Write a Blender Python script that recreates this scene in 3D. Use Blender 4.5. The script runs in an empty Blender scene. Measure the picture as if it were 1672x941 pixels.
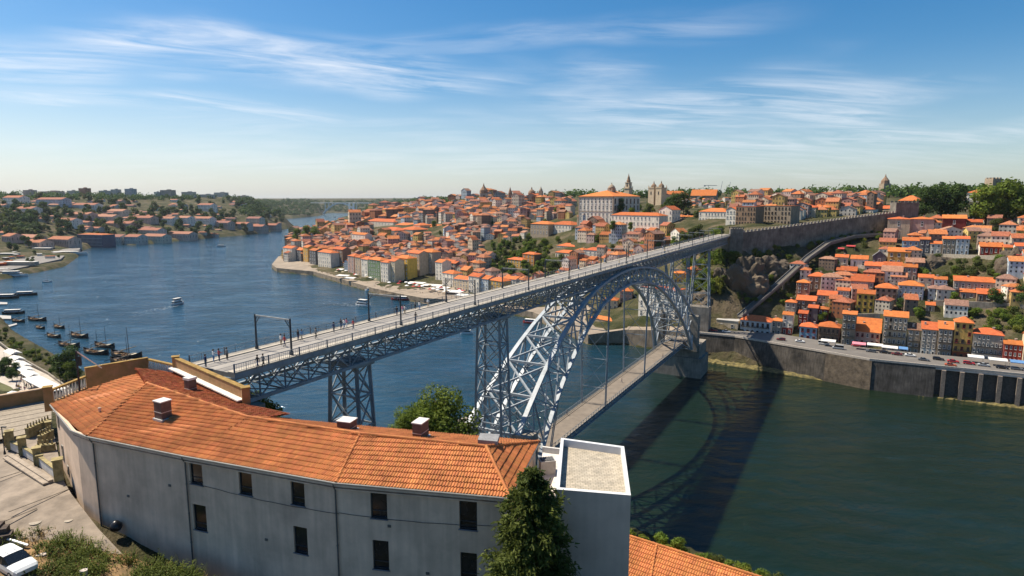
import bpy, bmesh, math, random
import numpy as np
from mathutils import Vector, Matrix, noise as mnoise
scene = bpy.context.scene
COL = scene.collection
R = math.radians
rnd = random.Random(7)

# ------------------------------------------------------------------ camera
CAM_Z, FPX = 84.0, 1000.0
PITCH = math.atan2(144.5, FPX)
cam_data = bpy.data.cameras.new('camera')
cam_data.sensor_width = 36.0
cam_data.lens = 36.0*FPX/1672.0
cam_data.clip_start, cam_data.clip_end = 0.5, 60000.0
cam = bpy.data.objects.new('camera', cam_data)
cam.location = (0, 0, CAM_Z)
cam.rotation_euler = (R(90)-PITCH, 0, 0)
COL.objects.link(cam)
scene.camera = cam

# ------------------------------------------------------------------ sky and sun
SUN_EL = R(56.0)
SUN_DIR = Vector((-0.927, 0.375, 0)).normalized()       # horizontal direction towards the sun
world = bpy.data.worlds.new('World'); scene.world = world
world.use_nodes = True
nt = world.node_tree; nt.nodes.clear()
def N(t, typ, **kw):
    n = t.nodes.new(typ)
    for k, v in kw.items():
        if k.startswith('i_'):
            key = k[2:]
            n.inputs[int(key) if key.isdigit() else key].default_value = v
        else: setattr(n, k, v)
    return n
def sky_setup():
    L = nt.links.new
    sky = N(nt, 'ShaderNodeTexSky', sky_type='NISHITA', sun_disc=False)
    sky.sun_elevation = SUN_EL
    sky.sun_rotation = math.atan2(SUN_DIR.x, SUN_DIR.y)
    sky.altitude = 80; sky.air_density = 1.0; sky.dust_density = 1.0; sky.ozone_density = 3.0
    tc = N(nt, 'ShaderNodeTexCoord')
    sep = N(nt, 'ShaderNodeSeparateXYZ'); L(tc.outputs['Generated'], sep.inputs[0])
    # cirrus sheet: the view direction met with a flat layer high above
    zc = N(nt, 'ShaderNodeMath', operation='MAXIMUM', i_1=0.0); L(sep.outputs[2], zc.inputs[0])
    za = N(nt, 'ShaderNodeMath', operation='ADD', i_1=0.11); L(zc.outputs[0], za.inputs[0])
    dx = N(nt, 'ShaderNodeMath', operation='DIVIDE'); L(sep.outputs[0], dx.inputs[0]); L(za.outputs[0], dx.inputs[1])
    dy = N(nt, 'ShaderNodeMath', operation='DIVIDE'); L(sep.outputs[1], dy.inputs[0]); L(za.outputs[0], dy.inputs[1])
    cb = N(nt, 'ShaderNodeCombineXYZ'); L(dx.outputs[0], cb.inputs[0]); L(dy.outputs[0], cb.inputs[1])
    # streaks: long soft bands of ice cloud broken up by stretched noise
    def streak(p, q, w, k, rot):
        ang = math.atan2(q[1]-p[1], q[0]-p[0]); ln = math.hypot(q[0]-p[0], q[1]-p[1])/2
        mp = N(nt, 'ShaderNodeMapping', vector_type='TEXTURE'); L(cb.outputs[0], mp.inputs[0])
        mp.inputs['Location'].default_value = ((p[0]+q[0])/2, (p[1]+q[1])/2, 0); mp.inputs['Rotation'].default_value = (0, 0, ang); mp.inputs['Scale'].default_value = (ln, w, 1)
        wb = N(nt, 'ShaderNodeTexNoise', i_Scale=.9, i_Detail=2.0); L(cb.outputs[0], wb.inputs['Vector'])
        sx = N(nt, 'ShaderNodeSeparateXYZ'); L(mp.outputs[0], sx.inputs[0])
        wo = N(nt, 'ShaderNodeMapRange', i_3=-1.6, i_4=1.6); L(wb.outputs[0], wo.inputs[0]); ay = N(nt, 'ShaderNodeMath', operation='ADD'); L(sx.outputs[1], ay.inputs[0]); L(wo.outputs[0], ay.inputs[1])
        y = N(nt, 'ShaderNodeMath', operation='ABSOLUTE'); L(ay.outputs[0], y.inputs[0]); x = N(nt, 'ShaderNodeMath', operation='ABSOLUTE'); L(sx.outputs[0], x.inputs[0])
        my = N(nt, 'ShaderNodeMapRange', i_1=0.0, i_2=1.0, i_3=1.0, i_4=0.0); my.interpolation_type = 'SMOOTHSTEP'; L(y.outputs[0], my.inputs[0])
        mx_ = N(nt, 'ShaderNodeMapRange', i_1=.55, i_2=1.15, i_3=1.0, i_4=0.0); mx_.interpolation_type = 'SMOOTHSTEP'; L(x.outputs[0], mx_.inputs[0])
        m2 = N(nt, 'ShaderNodeMapping', vector_type='TEXTURE'); L(cb.outputs[0], m2.inputs[0]); m2.inputs['Rotation'].default_value = (0, 0, ang+R(rot)); m2.inputs['Scale'].default_value = (1.1, .30, 1)
        n = N(nt, 'ShaderNodeTexNoise', i_Scale=1.3, i_Detail=9.0, i_Roughness=.62, i_Distortion=.7); L(m2.outputs[0], n.inputs['Vector'])
        nr = N(nt, 'ShaderNodeMapRange', i_1=.36, i_2=.80, i_3=0.0, i_4=k); L(n.outputs[0], nr.inputs[0])
        a = N(nt, 'ShaderNodeMath', operation='MULTIPLY'); L(my.outputs[0], a.inputs[0]); L(mx_.outputs[0], a.inputs[1])
        c = N(nt, 'ShaderNodeMath', operation='MULTIPLY'); L(a.outputs[0], c.inputs[0]); L(nr.outputs[0], c.inputs[1]); return c.outputs[0]
    bands = [streak((-3.0, 2.45), (.1, 3.4), .55, .95, 8), streak((-2.7, 3.1), (-1.1, 4.3), .34, .8, 4), streak((.0, 3.7), (3.6, 4.1), .95, .72, -6), streak((-.9, 2.95), (1.1, 2.5), .25, .38, 5), streak((-4.5, 5.2), (4.5, 5.6), 1.6, .32, 0), streak((.6, 4.9), (2.6, 5.0), .4, .6, 0)]
    cur = bands[0]
    for o_ in bands[1:]:
        ad = N(nt, 'ShaderNodeMath', operation='MAXIMUM'); L(cur, ad.inputs[0]); L(o_, ad.inputs[1]); cur = ad.outputs[0]
    hsv = N(nt, 'ShaderNodeHueSaturation', i_Hue=.497, i_Saturation=1.42, i_Value=.98); L(sky.outputs[0], hsv.inputs['Color'])
    # low bright air near the horizon, stronger on the sunward side
    hz = N(nt, 'ShaderNodeMapRange', i_1=0.0, i_2=0.22, i_3=1.0, i_4=0.0); hz.interpolation_type = 'SMOOTHSTEP'
    L(sep.outputs[2], hz.inputs[0])
    hx = N(nt, 'ShaderNodeMapRange', i_1=-.7, i_2=.7, i_3=.50, i_4=.20); L(sep.outputs[0], hx.inputs[0])
    hh = N(nt, 'ShaderNodeMath', operation='MULTIPLY'); L(hz.outputs[0], hh.inputs[0]); L(hx.outputs[0], hh.inputs[1])
    hm = N(nt, 'ShaderNodeMix', data_type='RGBA'); hm.inputs['B'].default_value = (7.3, 7.8, 8.5, 1)
    L(hh.outputs[0], hm.inputs['Factor']); L(hsv.outputs[0], hm.inputs['A'])
    mix = N(nt, 'ShaderNodeMix', data_type='RGBA'); mix.inputs['B'].default_value = (8.2, 8.4, 8.8, 1)
    L(cur, mix.inputs['Factor']); L(hm.outputs['Result'], mix.inputs['A'])
    bg = N(nt, 'ShaderNodeBackground', i_Strength=0.078); L(mix.outputs['Result'], bg.inputs[0])
    out = N(nt, 'ShaderNodeOutputWorld'); L(bg.outputs[0], out.inputs[0])
sky_setup()
sun_data = bpy.data.lights.new('sun', 'SUN'); sun_data.energy = 5.0; sun_data.angle = R(0.5); sun_data.color = (1.0, 0.91, 0.76)
sun = bpy.data.objects.new('sun', sun_data); COL.objects.link(sun)
sd = Vector((SUN_DIR.x*math.cos(SUN_EL), SUN_DIR.y*math.cos(SUN_EL), math.sin(SUN_EL)))
sun.rotation_euler = sd.to_track_quat('Z', 'Y').to_euler(); sun.location = (0, 0, 300)
vs = scene.view_settings
vs.view_transform = 'Standard'; vs.look = 'None'; vs.exposure = 0.68; vs.gamma = 1.0; vs.use_curve_mapping = False
scene.cycles.use_denoising = True
scene.cycles.max_bounces = 6; scene.cycles.diffuse_bounces = 2; scene.cycles.glossy_bounces = 2; scene.cycles.transparent_max_bounces = 4; scene.cycles.volume_bounces = 0
scene.cycles.caustics_reflective = False; scene.cycles.caustics_refractive = False

# ------------------------------------------------------------------ from the photograph to the ground
_c, _s = math.cos(PITCH), math.sin(PITCH)
def ray(x, y):
    a, b = (x-836.0)/FPX, -(y-470.5)/FPX
    return Vector((a, _c + b*_s, -_s + b*_c))
def at_z(x, y, z):
    r = ray(x, y); t = (z-CAM_Z)/r.z
    return Vector((r.x*t, r.y*t, z))
def at_y(x, y, Y):
    r = ray(x, y); t = Y/r.y
    return Vector((r.x*t, Y, CAM_Z + r.z*t))
def px(p):
    d = Vector(p)-Vector((0, 0, CAM_Z))
    zz = d.y*_c - d.z*_s
    return 836+FPX*d.x/zz, 470.5-FPX*(d.y*_s+d.z*_c)/zz

# ------------------------------------------------------------------ objects
def tag(o, label=None, cat=None, group=None, kind=None):
    if label: o['label'] = label
    if cat: o['category'] = cat
    if group: o['group'] = group
    if kind: o['kind'] = kind
    return o
def empty(name, loc=(0, 0, 0), rz=0.0, label=None, cat=None, group=None, parent=None):
    o = bpy.data.objects.new(name, None); o.empty_display_size = 0.5
    o.location = loc; o.rotation_euler = (0, 0, rz); COL.objects.link(o)
    if parent: o.parent = parent
    return tag(o, label, cat, group)
def link(name, me, parent=None, loc=None, rz=None, scale=None):
    o = bpy.data.objects.new(name, me); COL.objects.link(o)
    if parent: o.parent = parent
    if loc is not None: o.location = loc
    if rz is not None: o.rotation_euler = (0, 0, rz)
    if scale is not None: o.scale = scale
    return o
class MB:
    def __init__(s): s.v = []; s.f = []; s.m = []; s.t = []
    def add(s, vs, fs, mi=0, tint=None):
        b = len(s.v); s.v.extend([tuple(p) for p in vs])
        for f in fs:
            s.f.append(tuple(i+b for i in f)); s.m.append(mi); s.t.append(tint)
        return s
    def quad(s, a, b, c, d, mi=0): return s.add([a, b, c, d], [(0, 1, 2, 3)], mi)
    def poly(s, pts, mi=0): return s.add(pts, [tuple(range(len(pts)))], mi)
    def box(s, cx, cy, cz, sx, sy, sz, mi=0, rz=0.0):
        c, k = math.cos(rz), math.sin(rz); P = []
        for z in (-.5, .5):
            for x, y in ((-.5, -.5), (.5, -.5), (.5, .5), (-.5, .5)):
                X, Y = x*sx, y*sy
                P.append((cx+X*c-Y*k, cy+X*k+Y*c, cz+z*sz))
        return s.add(P, [(0, 3, 2, 1), (4, 5, 6, 7), (0, 1, 5, 4), (1, 2, 6, 5), (2, 3, 7, 6), (3, 0, 4, 7)], mi)
    def beam(s, p, q, w, h=None, mi=0, up=None):
        p, q = Vector(p), Vector(q); d = q-p
        if d.length < 1e-6: return s
        d.normalize(); h = h or w
        u = Vector(up) if up else (Vector((0, 0, 1)) if abs(d.z) < .95 else Vector((1, 0, 0)))
        a = d.cross(u).normalized(); b = a.cross(d).normalized()
        P = []
        for o in (p, q):
            for i, j in ((-1, -1), (1, -1), (1, 1), (-1, 1)): P.append(o+a*(i*w/2)+b*(j*h/2))
        return s.add(P, [(0, 1, 2, 3), (7, 6, 5, 4), (0, 4, 5, 1), (1, 5, 6, 2), (2, 6, 7, 3), (3, 7, 4, 0)], mi)
    def tube(s, p, q, r, n=8, mi=0, r2=None, cap=True):
        p, q = Vector(p), Vector(q); d = (q-p)
        if d.length < 1e-6: return s
        d.normalize(); r2 = r if r2 is None else r2
        a = d.cross(Vector((0, 0, 1)) if abs(d.z) < .95 else Vector((1, 0, 0))).normalized(); b = d.cross(a)
        P = [p+(a*math.cos(2*math.pi*i/n)+b*math.sin(2*math.pi*i/n))*r for i in range(n)]
        P += [q+(a*math.cos(2*math.pi*i/n)+b*math.sin(2*math.pi*i/n))*r2 for i in range(n)]
        F = [(i, (i+1) % n, n+(i+1) % n, n+i) for i in range(n)]
        if cap: F += [tuple(range(n))[::-1], tuple(range(n, 2*n))]
        return s.add(P, F, mi)
    def lathe(s, prof, n=16, c=(0, 0, 0), mi=0, a0=0.0):
        P = []; F = []
        for r, z in prof:
            for i in range(n):
                t = a0+2*math.pi*i/n; P.append((c[0]+r*math.cos(t), c[1]+r*math.sin(t), c[2]+z))
        for k in range(len(prof)-1):
            for i in range(n):
                j = (i+1) % n; F.append((k*n+i, k*n+j, (k+1)*n+j, (k+1)*n+i))
        F.append(tuple(range(n))[::-1]); F.append(tuple(range((len(prof)-1)*n, len(prof)*n)))
        return s.add(P, F, mi)
    def prism(s, pts, z0, z1, mi=0, mtop=None):
        n = len(pts)
        ar = sum(pts[i][0]*pts[(i+1) % n][1]-pts[(i+1) % n][0]*pts[i][1] for i in range(n))
        if ar < 0: pts = pts[::-1]
        P = [(p[0], p[1], z0) for p in pts]+[(p[0], p[1], z1) for p in pts]
        s.add(P, [(i, (i+1) % n, n+(i+1) % n, n+i) for i in range(n)]+[tuple(range(n))[::-1]], mi)
        return s.add(P[n:], [tuple(range(n))], mi if mtop is None else mtop)
    def mesh(s, name, mats, smooth=False):
        me = bpy.data.meshes.new(name); me.from_pydata(s.v, [], s.f)
        for m in (mats if isinstance(mats, (list, tuple)) else [mats]): me.materials.append(m)
        me.polygons.foreach_set('material_index', s.m)
        if smooth: me.polygons.foreach_set('use_smooth', [True]*len(s.f))
        if any(t is not None for t in s.t):
            at = me.attributes.new('tint', 'FLOAT', 'FACE'); at.data.foreach_set('value', [t if t is not None else .5 for t in s.t])
        me.update(); return me
    def build(s, name, mats, parent=None, smooth=False):
        return link(name, s.mesh(name, mats, smooth), parent)

# ------------------------------------------------------------------ materials
_mats = {}
def mat(name, col, rough=0.8, var=0.25, scale=1.5, bump=0.0, bscale=None, metal=0.0, spec=0.4, rand=0.0, dark=None, coord='Object', streak=0.0, tint=None, trans=0.0):
    if name in _mats: return _mats[name]
    m = bpy.data.materials.new(name); m.use_nodes = True; t = m.node_tree; t.nodes.clear(); L = t.links.new
    b = N(t, 'ShaderNodeBsdfPrincipled'); o = N(t, 'ShaderNodeOutputMaterial'); L(b.outputs[0], o.inputs[0])
    b.inputs['Roughness'].default_value = rough; b.inputs['Metallic'].default_value = metal; b.inputs['Specular IOR Level'].default_value = spec
    tc = N(t, 'ShaderNodeTexCoord')
    n1 = N(t, 'ShaderNodeTexNoise', i_Scale=scale, i_Detail=6.0, i_Roughness=0.6); L(tc.outputs[coord], n1.inputs['Vector'])
    r = N(t, 'ShaderNodeMapRange', i_1=0.3, i_2=0.7, i_3=0.0, i_4=1.0); L(n1.outputs[0], r.inputs[0])
    mx = N(t, 'ShaderNodeMix', data_type='RGBA'); L(r.outputs[0], mx.inputs['Factor'])
    d = dark or tuple(c*(1-var) for c in col)
    mx.inputs['A'].default_value = (*d, 1); mx.inputs['B'].default_value = (*[min(1, c*(1+var*.5)) for c in col], 1)
    cur = mx.outputs['Result']
    if streak:
        mp = N(t, 'ShaderNodeMapping'); L(tc.outputs[coord], mp.inputs[0]); mp.inputs['Scale'].default_value = (1.6, 1.6, 0.12)
        n2 = N(t, 'ShaderNodeTexNoise', i_Scale=1.2, i_Detail=5.0); L(mp.outputs[0], n2.inputs['Vector'])
        r2 = N(t, 'ShaderNodeMapRange', i_1=0.35, i_2=0.7, i_3=1.0-streak, i_4=1.04); L(n2.outputs[0], r2.inputs[0])
        m2 = N(t, 'ShaderNodeMix', data_type='RGBA', blend_type='MULTIPLY', i_Factor=1.0); L(cur, m2.inputs['A']); L(r2.outputs[0], m2.inputs['B']); cur = m2.outputs['Result']
    if rand or tint:
        h = N(t, 'ShaderNodeHueSaturation'); L(cur, h.inputs['Color'])
        if tint:
            at = N(t, 'ShaderNodeAttribute', attribute_name='tint'); src = at.outputs['Fac']; k = tint
        else:
            oi = N(t, 'ShaderNodeObjectInfo'); src = oi.outputs['Random']; k = rand
        rr = N(t, 'ShaderNodeMapRange', i_3=1-k, i_4=1+k); L(src, rr.inputs[0]); L(rr.outputs[0], h.inputs['Value'])
        fr = N(t, 'ShaderNodeMath', operation='FRACT'); mm = N(t, 'ShaderNodeMath', operation='MULTIPLY', i_1=7.31); L(src, mm.inputs[0]); L(mm.outputs[0], fr.inputs[0])
        rh = N(t, 'ShaderNodeMapRange', i_3=0.5-.02*min(1, k*2.2), i_4=0.5+.014*min(1, k*2.2)); L(fr.outputs[0], rh.inputs[0]); L(rh.outputs[0], h.inputs['Hue'])
        cur = h.outputs[0]
    L(cur, b.inputs['Base Color'])
    if bump:
        n3 = N(t, 'ShaderNodeTexNoise', i_Scale=bscale or scale*4, i_Detail=5.0); L(tc.outputs[coord], n3.inputs['Vector'])
        bp = N(t, 'ShaderNodeBump', i_Strength=min(1, bump), i_Distance=0.1*max(1, bump)); L(n3.outputs[0], bp.inputs['Height']); L(bp.outputs[0], b.inputs['Normal'])
    if trans:
        tr = N(t, 'ShaderNodeBsdfTranslucent'); L(cur, tr.inputs[0]); ms = N(t, 'ShaderNodeMixShader', i_0=trans)
        L(b.outputs[0], ms.inputs[1]); L(tr.outputs[0], ms.inputs[2]); L(ms.outputs[0], o.inputs[0])
    _mats[name] = m
    return m
GLASS = mat('window_glass', (0.012, 0.016, 0.022), rough=0.12, var=0.5, scale=.7, spec=0.5)
TILE = mat('roof_tile', (0.47, 0.135, 0.04), rough=0.85, var=0.28, scale=.6, bump=.5, bscale=5, rand=.22, spec=.2)
STONE = mat('granite', (0.30, 0.26, 0.21), rough=0.9, var=0.4, scale=.35, bump=.5, bscale=2.2, streak=.25)
CONC = mat('concrete', (0.42, 0.40, 0.37), rough=0.85, var=0.18, scale=.5, streak=.12, bump=.1)
WOODD = mat('dark_wood', (0.05, 0.03, 0.02), rough=.7)
BLACK = mat('black_iron', (0.02, 0.022, 0.025), rough=.5, spec=.4)
WHITE = mat('white_paint', (0.78, 0.77, 0.74), rough=.6, var=.08)
CANVAS = mat('white_canvas', (0.66, 0.63, 0.58), rough=.8, var=.1)
# ------------------------------------------------------------------ the lie of the land
SHORE_PX = None
def zz(x, y): 
    p = at_z(x, y, 0); return (p.x, p.y)
near = [(900, 20), (420, 40), (200, 72), (95, 96), (60, 118), (32, 142), (8, 166), (-30, 186), (-100, 218), (-198, 281), (-257, 331), (-318, 383), (-440, 505), (-540, 640), (-566, 770), (-640, 900), (-700, 985)]
gaia = [zz(165, 399), zz(225, 400), zz(300, 393), zz(365, 387), zz(420, 382), zz(472, 373), zz(480, 369), zz(470, 366), zz(430, 362.5), zz(440, 360.5), zz(475, 357), zz(523, 352.5), zz(535, 347.5)]
porto = [zz(588, 347.5), zz(590, 351), zz(587, 356), zz(583, 363), zz(576, 371), zz(548, 374), zz(522, 384), (-433, 1180), zz(455, 424), zz(444, 438), zz(452, 444), zz(480, 447), zz(512, 450), zz(560, 464), zz(610, 479), zz(650, 488), zz(692, 496), zz(760, 500), zz(870, 521), zz(960, 563), zz(1020, 563), zz(1110, 578), zz(1140, 586), zz(1270, 606), zz(1420, 630), zz(1560, 649), zz(1672, 664), (330, 178), (900, 60)]
RIVER = near+gaia+porto
RP = np.array(RIVER)
def seg_dist(P):
    """distance of points P (n,2) to the river outline, negative in the water"""
    P = np.asarray(P, float); best = np.full(len(P), 1e18); ins = np.zeros(len(P), bool)
    n = len(RP)
    for i in range(n):
        a, b = RP[i], RP[(i+1) % n]
        d = b-a; t = np.clip(((P-a)@d)/(d@d), 0, 1); q = P-a-t[:, None]*d
        best = np.minimum(best, (q*q).sum(1))
        c = ((a[1] > P[:, 1]) != (b[1] > P[:, 1])); 
        with np.errstate(divide='ignore', invalid='ignore'):
            xs = (b[0]-a[0])*(P[:, 1]-a[1])/(b[1]-a[1])+a[0]
        ins ^= c & (P[:, 0] < xs)
    return np.sqrt(best)*np.where(ins, -1, 1)
CTRL = []
def cp(x, y, Y): p = at_y(x, y, Y); CTRL.append((p.x, p.y, p.z))
def cw(x, y, z): CTRL.append((x, y, z))
# Porto: columns of the hillside
for col in ([(470, 436, 760), (500, 412, 880), (530, 390, 1080)],
            [(600, 466, 570), (600, 420, 720), (600, 385, 930), (600, 358, 1250), (600, 345, 1700), (600, 338, 2500)],
            [(700, 480, 520), (700, 430, 640), (700, 400, 760), (700, 370, 930), (700, 345, 1200), (700, 332, 1600)],
            [(800, 470, 520), (800, 430, 600), (800, 400, 680), (800, 370, 780), (800, 345, 900), (800, 332, 1100), (800, 325, 1500)],
            [(890, 470, 480), (890, 430, 560), (890, 400, 620), (890, 370, 700), (890, 345, 800), (890, 332, 1000), (890, 322, 1400)],
            [(960, 500, 440), (960, 440, 520), (960, 400, 570), (960, 366, 620), (960, 345, 700), (960, 330, 900)],
            [(1040, 470, 430), (1040, 420, 490), (1040, 380, 550), (1040, 350, 630), (1040, 335, 760), (1040, 322, 1000)],
            [(1110, 480, 385), (1110, 430, 420), (1110, 395, 470), (1110, 366, 520), (1110, 345, 620), (1110, 325, 900)],
            [(1170, 520, 338), (1165, 470, 350), (1170, 420, 378), (1180, 392, 400), (1180, 370, 450), (1190, 350, 560), (1190, 325, 900)],
            [(1215, 545, 328), (1215, 500, 340), (1215, 440, 362), (1215, 405, 375), (1215, 380, 392), (1215, 365, 450)],
            [(1260, 548, 328), (1260, 500, 345), (1255, 450, 370), (1260, 415, 378), (1270, 380, 396), (1290, 368, 440), (1290, 340, 600), (1290, 322, 900)],
            [(1330, 560, 312), (1330, 520, 328), (1330, 470, 352), (1330, 440, 368), (1330, 410, 385), (1330, 395, 395), (1335, 372, 412), (1340, 360, 470), (1340, 335, 650)],
            [(1420, 575, 295), (1420, 530, 312), (1420, 480, 336), (1420, 445, 358), (1420, 415, 380), (1420, 388, 400), (1420, 368, 430), (1420, 340, 600)],
            [(1500, 588, 280), (1500, 545, 296), (1500, 490, 322), (1500, 455, 342), (1500, 430, 356), (1500, 416, 362), (1500, 390, 384), (1500, 365, 420), (1500, 345, 500)],
            [(1590, 600, 268), (1590, 550, 284), (1590, 495, 312), (1590, 474, 320), (1590, 422, 340), (1590, 415, 350), (1590, 385, 380), (1590, 350, 440), (1590, 330, 560)],
            [(1672, 606, 255), (1672, 550, 274), (1672, 500, 296), (1672, 470, 304), (1672, 425, 318), (1672, 400, 345), (1672, 365, 400), (1672, 340, 500)],
            [(1800, 620, 240), (1800, 500, 285), (1800, 420, 315), (1800, 360, 400)]):
    for c in col: cp(*c)
for x, y in porto[8:20]: cw(x+4, y+8, 5)
for x, y in porto[20:28]: cw(x+5, y+9, 12)
for x, z in ((-900, 78), (-300, 88), (0, 93), (300, 96), (700, 98), (1400, 98)): cw(x, 2200, z)
for x, z in ((600, 92), (900, 95), (500, 88)): cw(x, 700, z)
cw(420, 300, 40); cw(500, 400, 78); cw(700, 300, 80)
for x, z in ((-3500, 85), (-1600, 80), (-500, 84), (500, 98), (2500, 100), (4500, 100)): cw(x, 4500, z)
# Gaia: the far left bank
for col in ([(20, 433, 760), (20, 413, 880), (20, 390, 1010), (20, 360, 1150), (20, 340, 1300), (20, 322, 1550)],
            [(110, 409, 960), (110, 396, 1060), (110, 375, 1170), (110, 352, 1320), (110, 332, 1500), (110, 319, 1800)],
            [(220, 398, 1140), (220, 390, 1190), (220, 372, 1290), (220, 350, 1430), (220, 334, 1600), (220, 321, 1900)],
            [(320, 390, 1260), (320, 376, 1350), (320, 356, 1500), (320, 340, 1700), (320, 325, 2000)],
            [(410, 381, 1440), (410, 368, 1560), (410, 352, 1720), (410, 336, 1950), (410, 325, 2300)],
            [(465, 371, 1780), (462, 362, 1850), (462, 366, 2000), (455, 350, 1950)],
            [(470, 350, 2900), (480, 338, 3200), (510, 348, 3300), (505, 331, 3700), (440, 330, 3200)],
            [(-200, 360, 1150), (-200, 322, 1600), (-200, 420, 700)]):
    for c in col: cp(*c)
for x, z in ((-3500, 100), (-2400, 95), (-1500, 92)): cw(x, 2600, z)
for x, y in gaia: cw(x-6, y+3, 5)
# near Gaia bank
for x, y in near[8:17]: cw(x-12, y-8, 5)
for x, y in ((-150, 200), (-220, 250), (-300, 300), (-330, 340), (-480, 500), (-600, 700)): cw(x, y, 5.5)
for x, y, z in ((-120, 140, 14), (-90, 110, 38), (-75, 96, 49), (-60, 84, 51), (-45, 88, 50), (-33, 75, 54), (-25, 95, 34), (-60, 140, 11), (-20, 130, 15), (5, 120, 14), (2, 148, 5), (35, 100, 13),
                (60, 85, 14), (20, 70, 33), (5, 70, 38), (-10, 72, 42), (-30, 62, 46), (-60, 60, 50), (-40, 45, 50), (0, 40, 46), (40, 40, 38), (100, 50, 18), (-120, 40, 52), (-150, 90, 48), (-300, 150, 52), (-500, 300, 60), (-800, 500, 70), (0, 0, 52), (0, -100, 60), (200, -50, 40)): cw(x, y, z)
C_ = np.array(CTRL)
def _k(A, B): return np.sqrt(((A[:, None, :]-B[None, :, :])**2).sum(2)+1.0)
def _warp(P): return P
_A = _k(C_[:, :2], C_[:, :2]); _n = len(C_)
_M = np.zeros((_n+1, _n+1)); _M[:_n, :_n] = _A - np.eye(_n)*0.6; _M[:_n, _n] = 1; _M[_n, :_n] = 1
_w = np.linalg.solve(_M, np.concatenate([C_[:, 2], [0]]))
def height_np(P, rough=True):
    P = np.asarray(P, float); out = np.empty(len(P))
    for i in range(0, len(P), 20000): out[i:i+20000] = _k(P[i:i+20000], C_[:, :2])@_w[:_n]+_w[_n]
    d = seg_dist(P)
    land = np.minimum(np.maximum(out, 2.0), 0.6+np.maximum(d, 0)*1.2)
    return np.where(d > 0, land, np.maximum(-4.0, d*0.6-.3))
def height(x, y): return float(height_np([(x, y)])[0])
def ground_many(pts):
    """pixels -> points on the terrain (marches each ray)"""
    rs = np.array([ray(x, y) for x, y in pts]); n = len(rs)
    Ys = np.geomspace(20, 9000, 700)
    res = [None]*n
    for i in range(n):
        t = Ys/rs[i, 1]; P = rs[i, :2][None]*t[:, None]; z = CAM_Z+rs[i, 2]*t
        h = np.maximum(height_np(P), 0); under = np.nonzero((z <= h) & (Ys > 130))[0]
        if len(under):
            k = under[0]; k0 = max(0, k-1)
            a, b = z[k0]-h[k0], z[k]-h[k]; f = a/(a-b) if a != b else 1
            tt = t[k0]+(t[k]-t[k0])*f; res[i] = Vector((rs[i, 0]*tt, rs[i, 1]*tt, CAM_Z+rs[i, 2]*tt))
    return res
def ground(x, y): return ground_many([(x, y)])[0]

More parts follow.
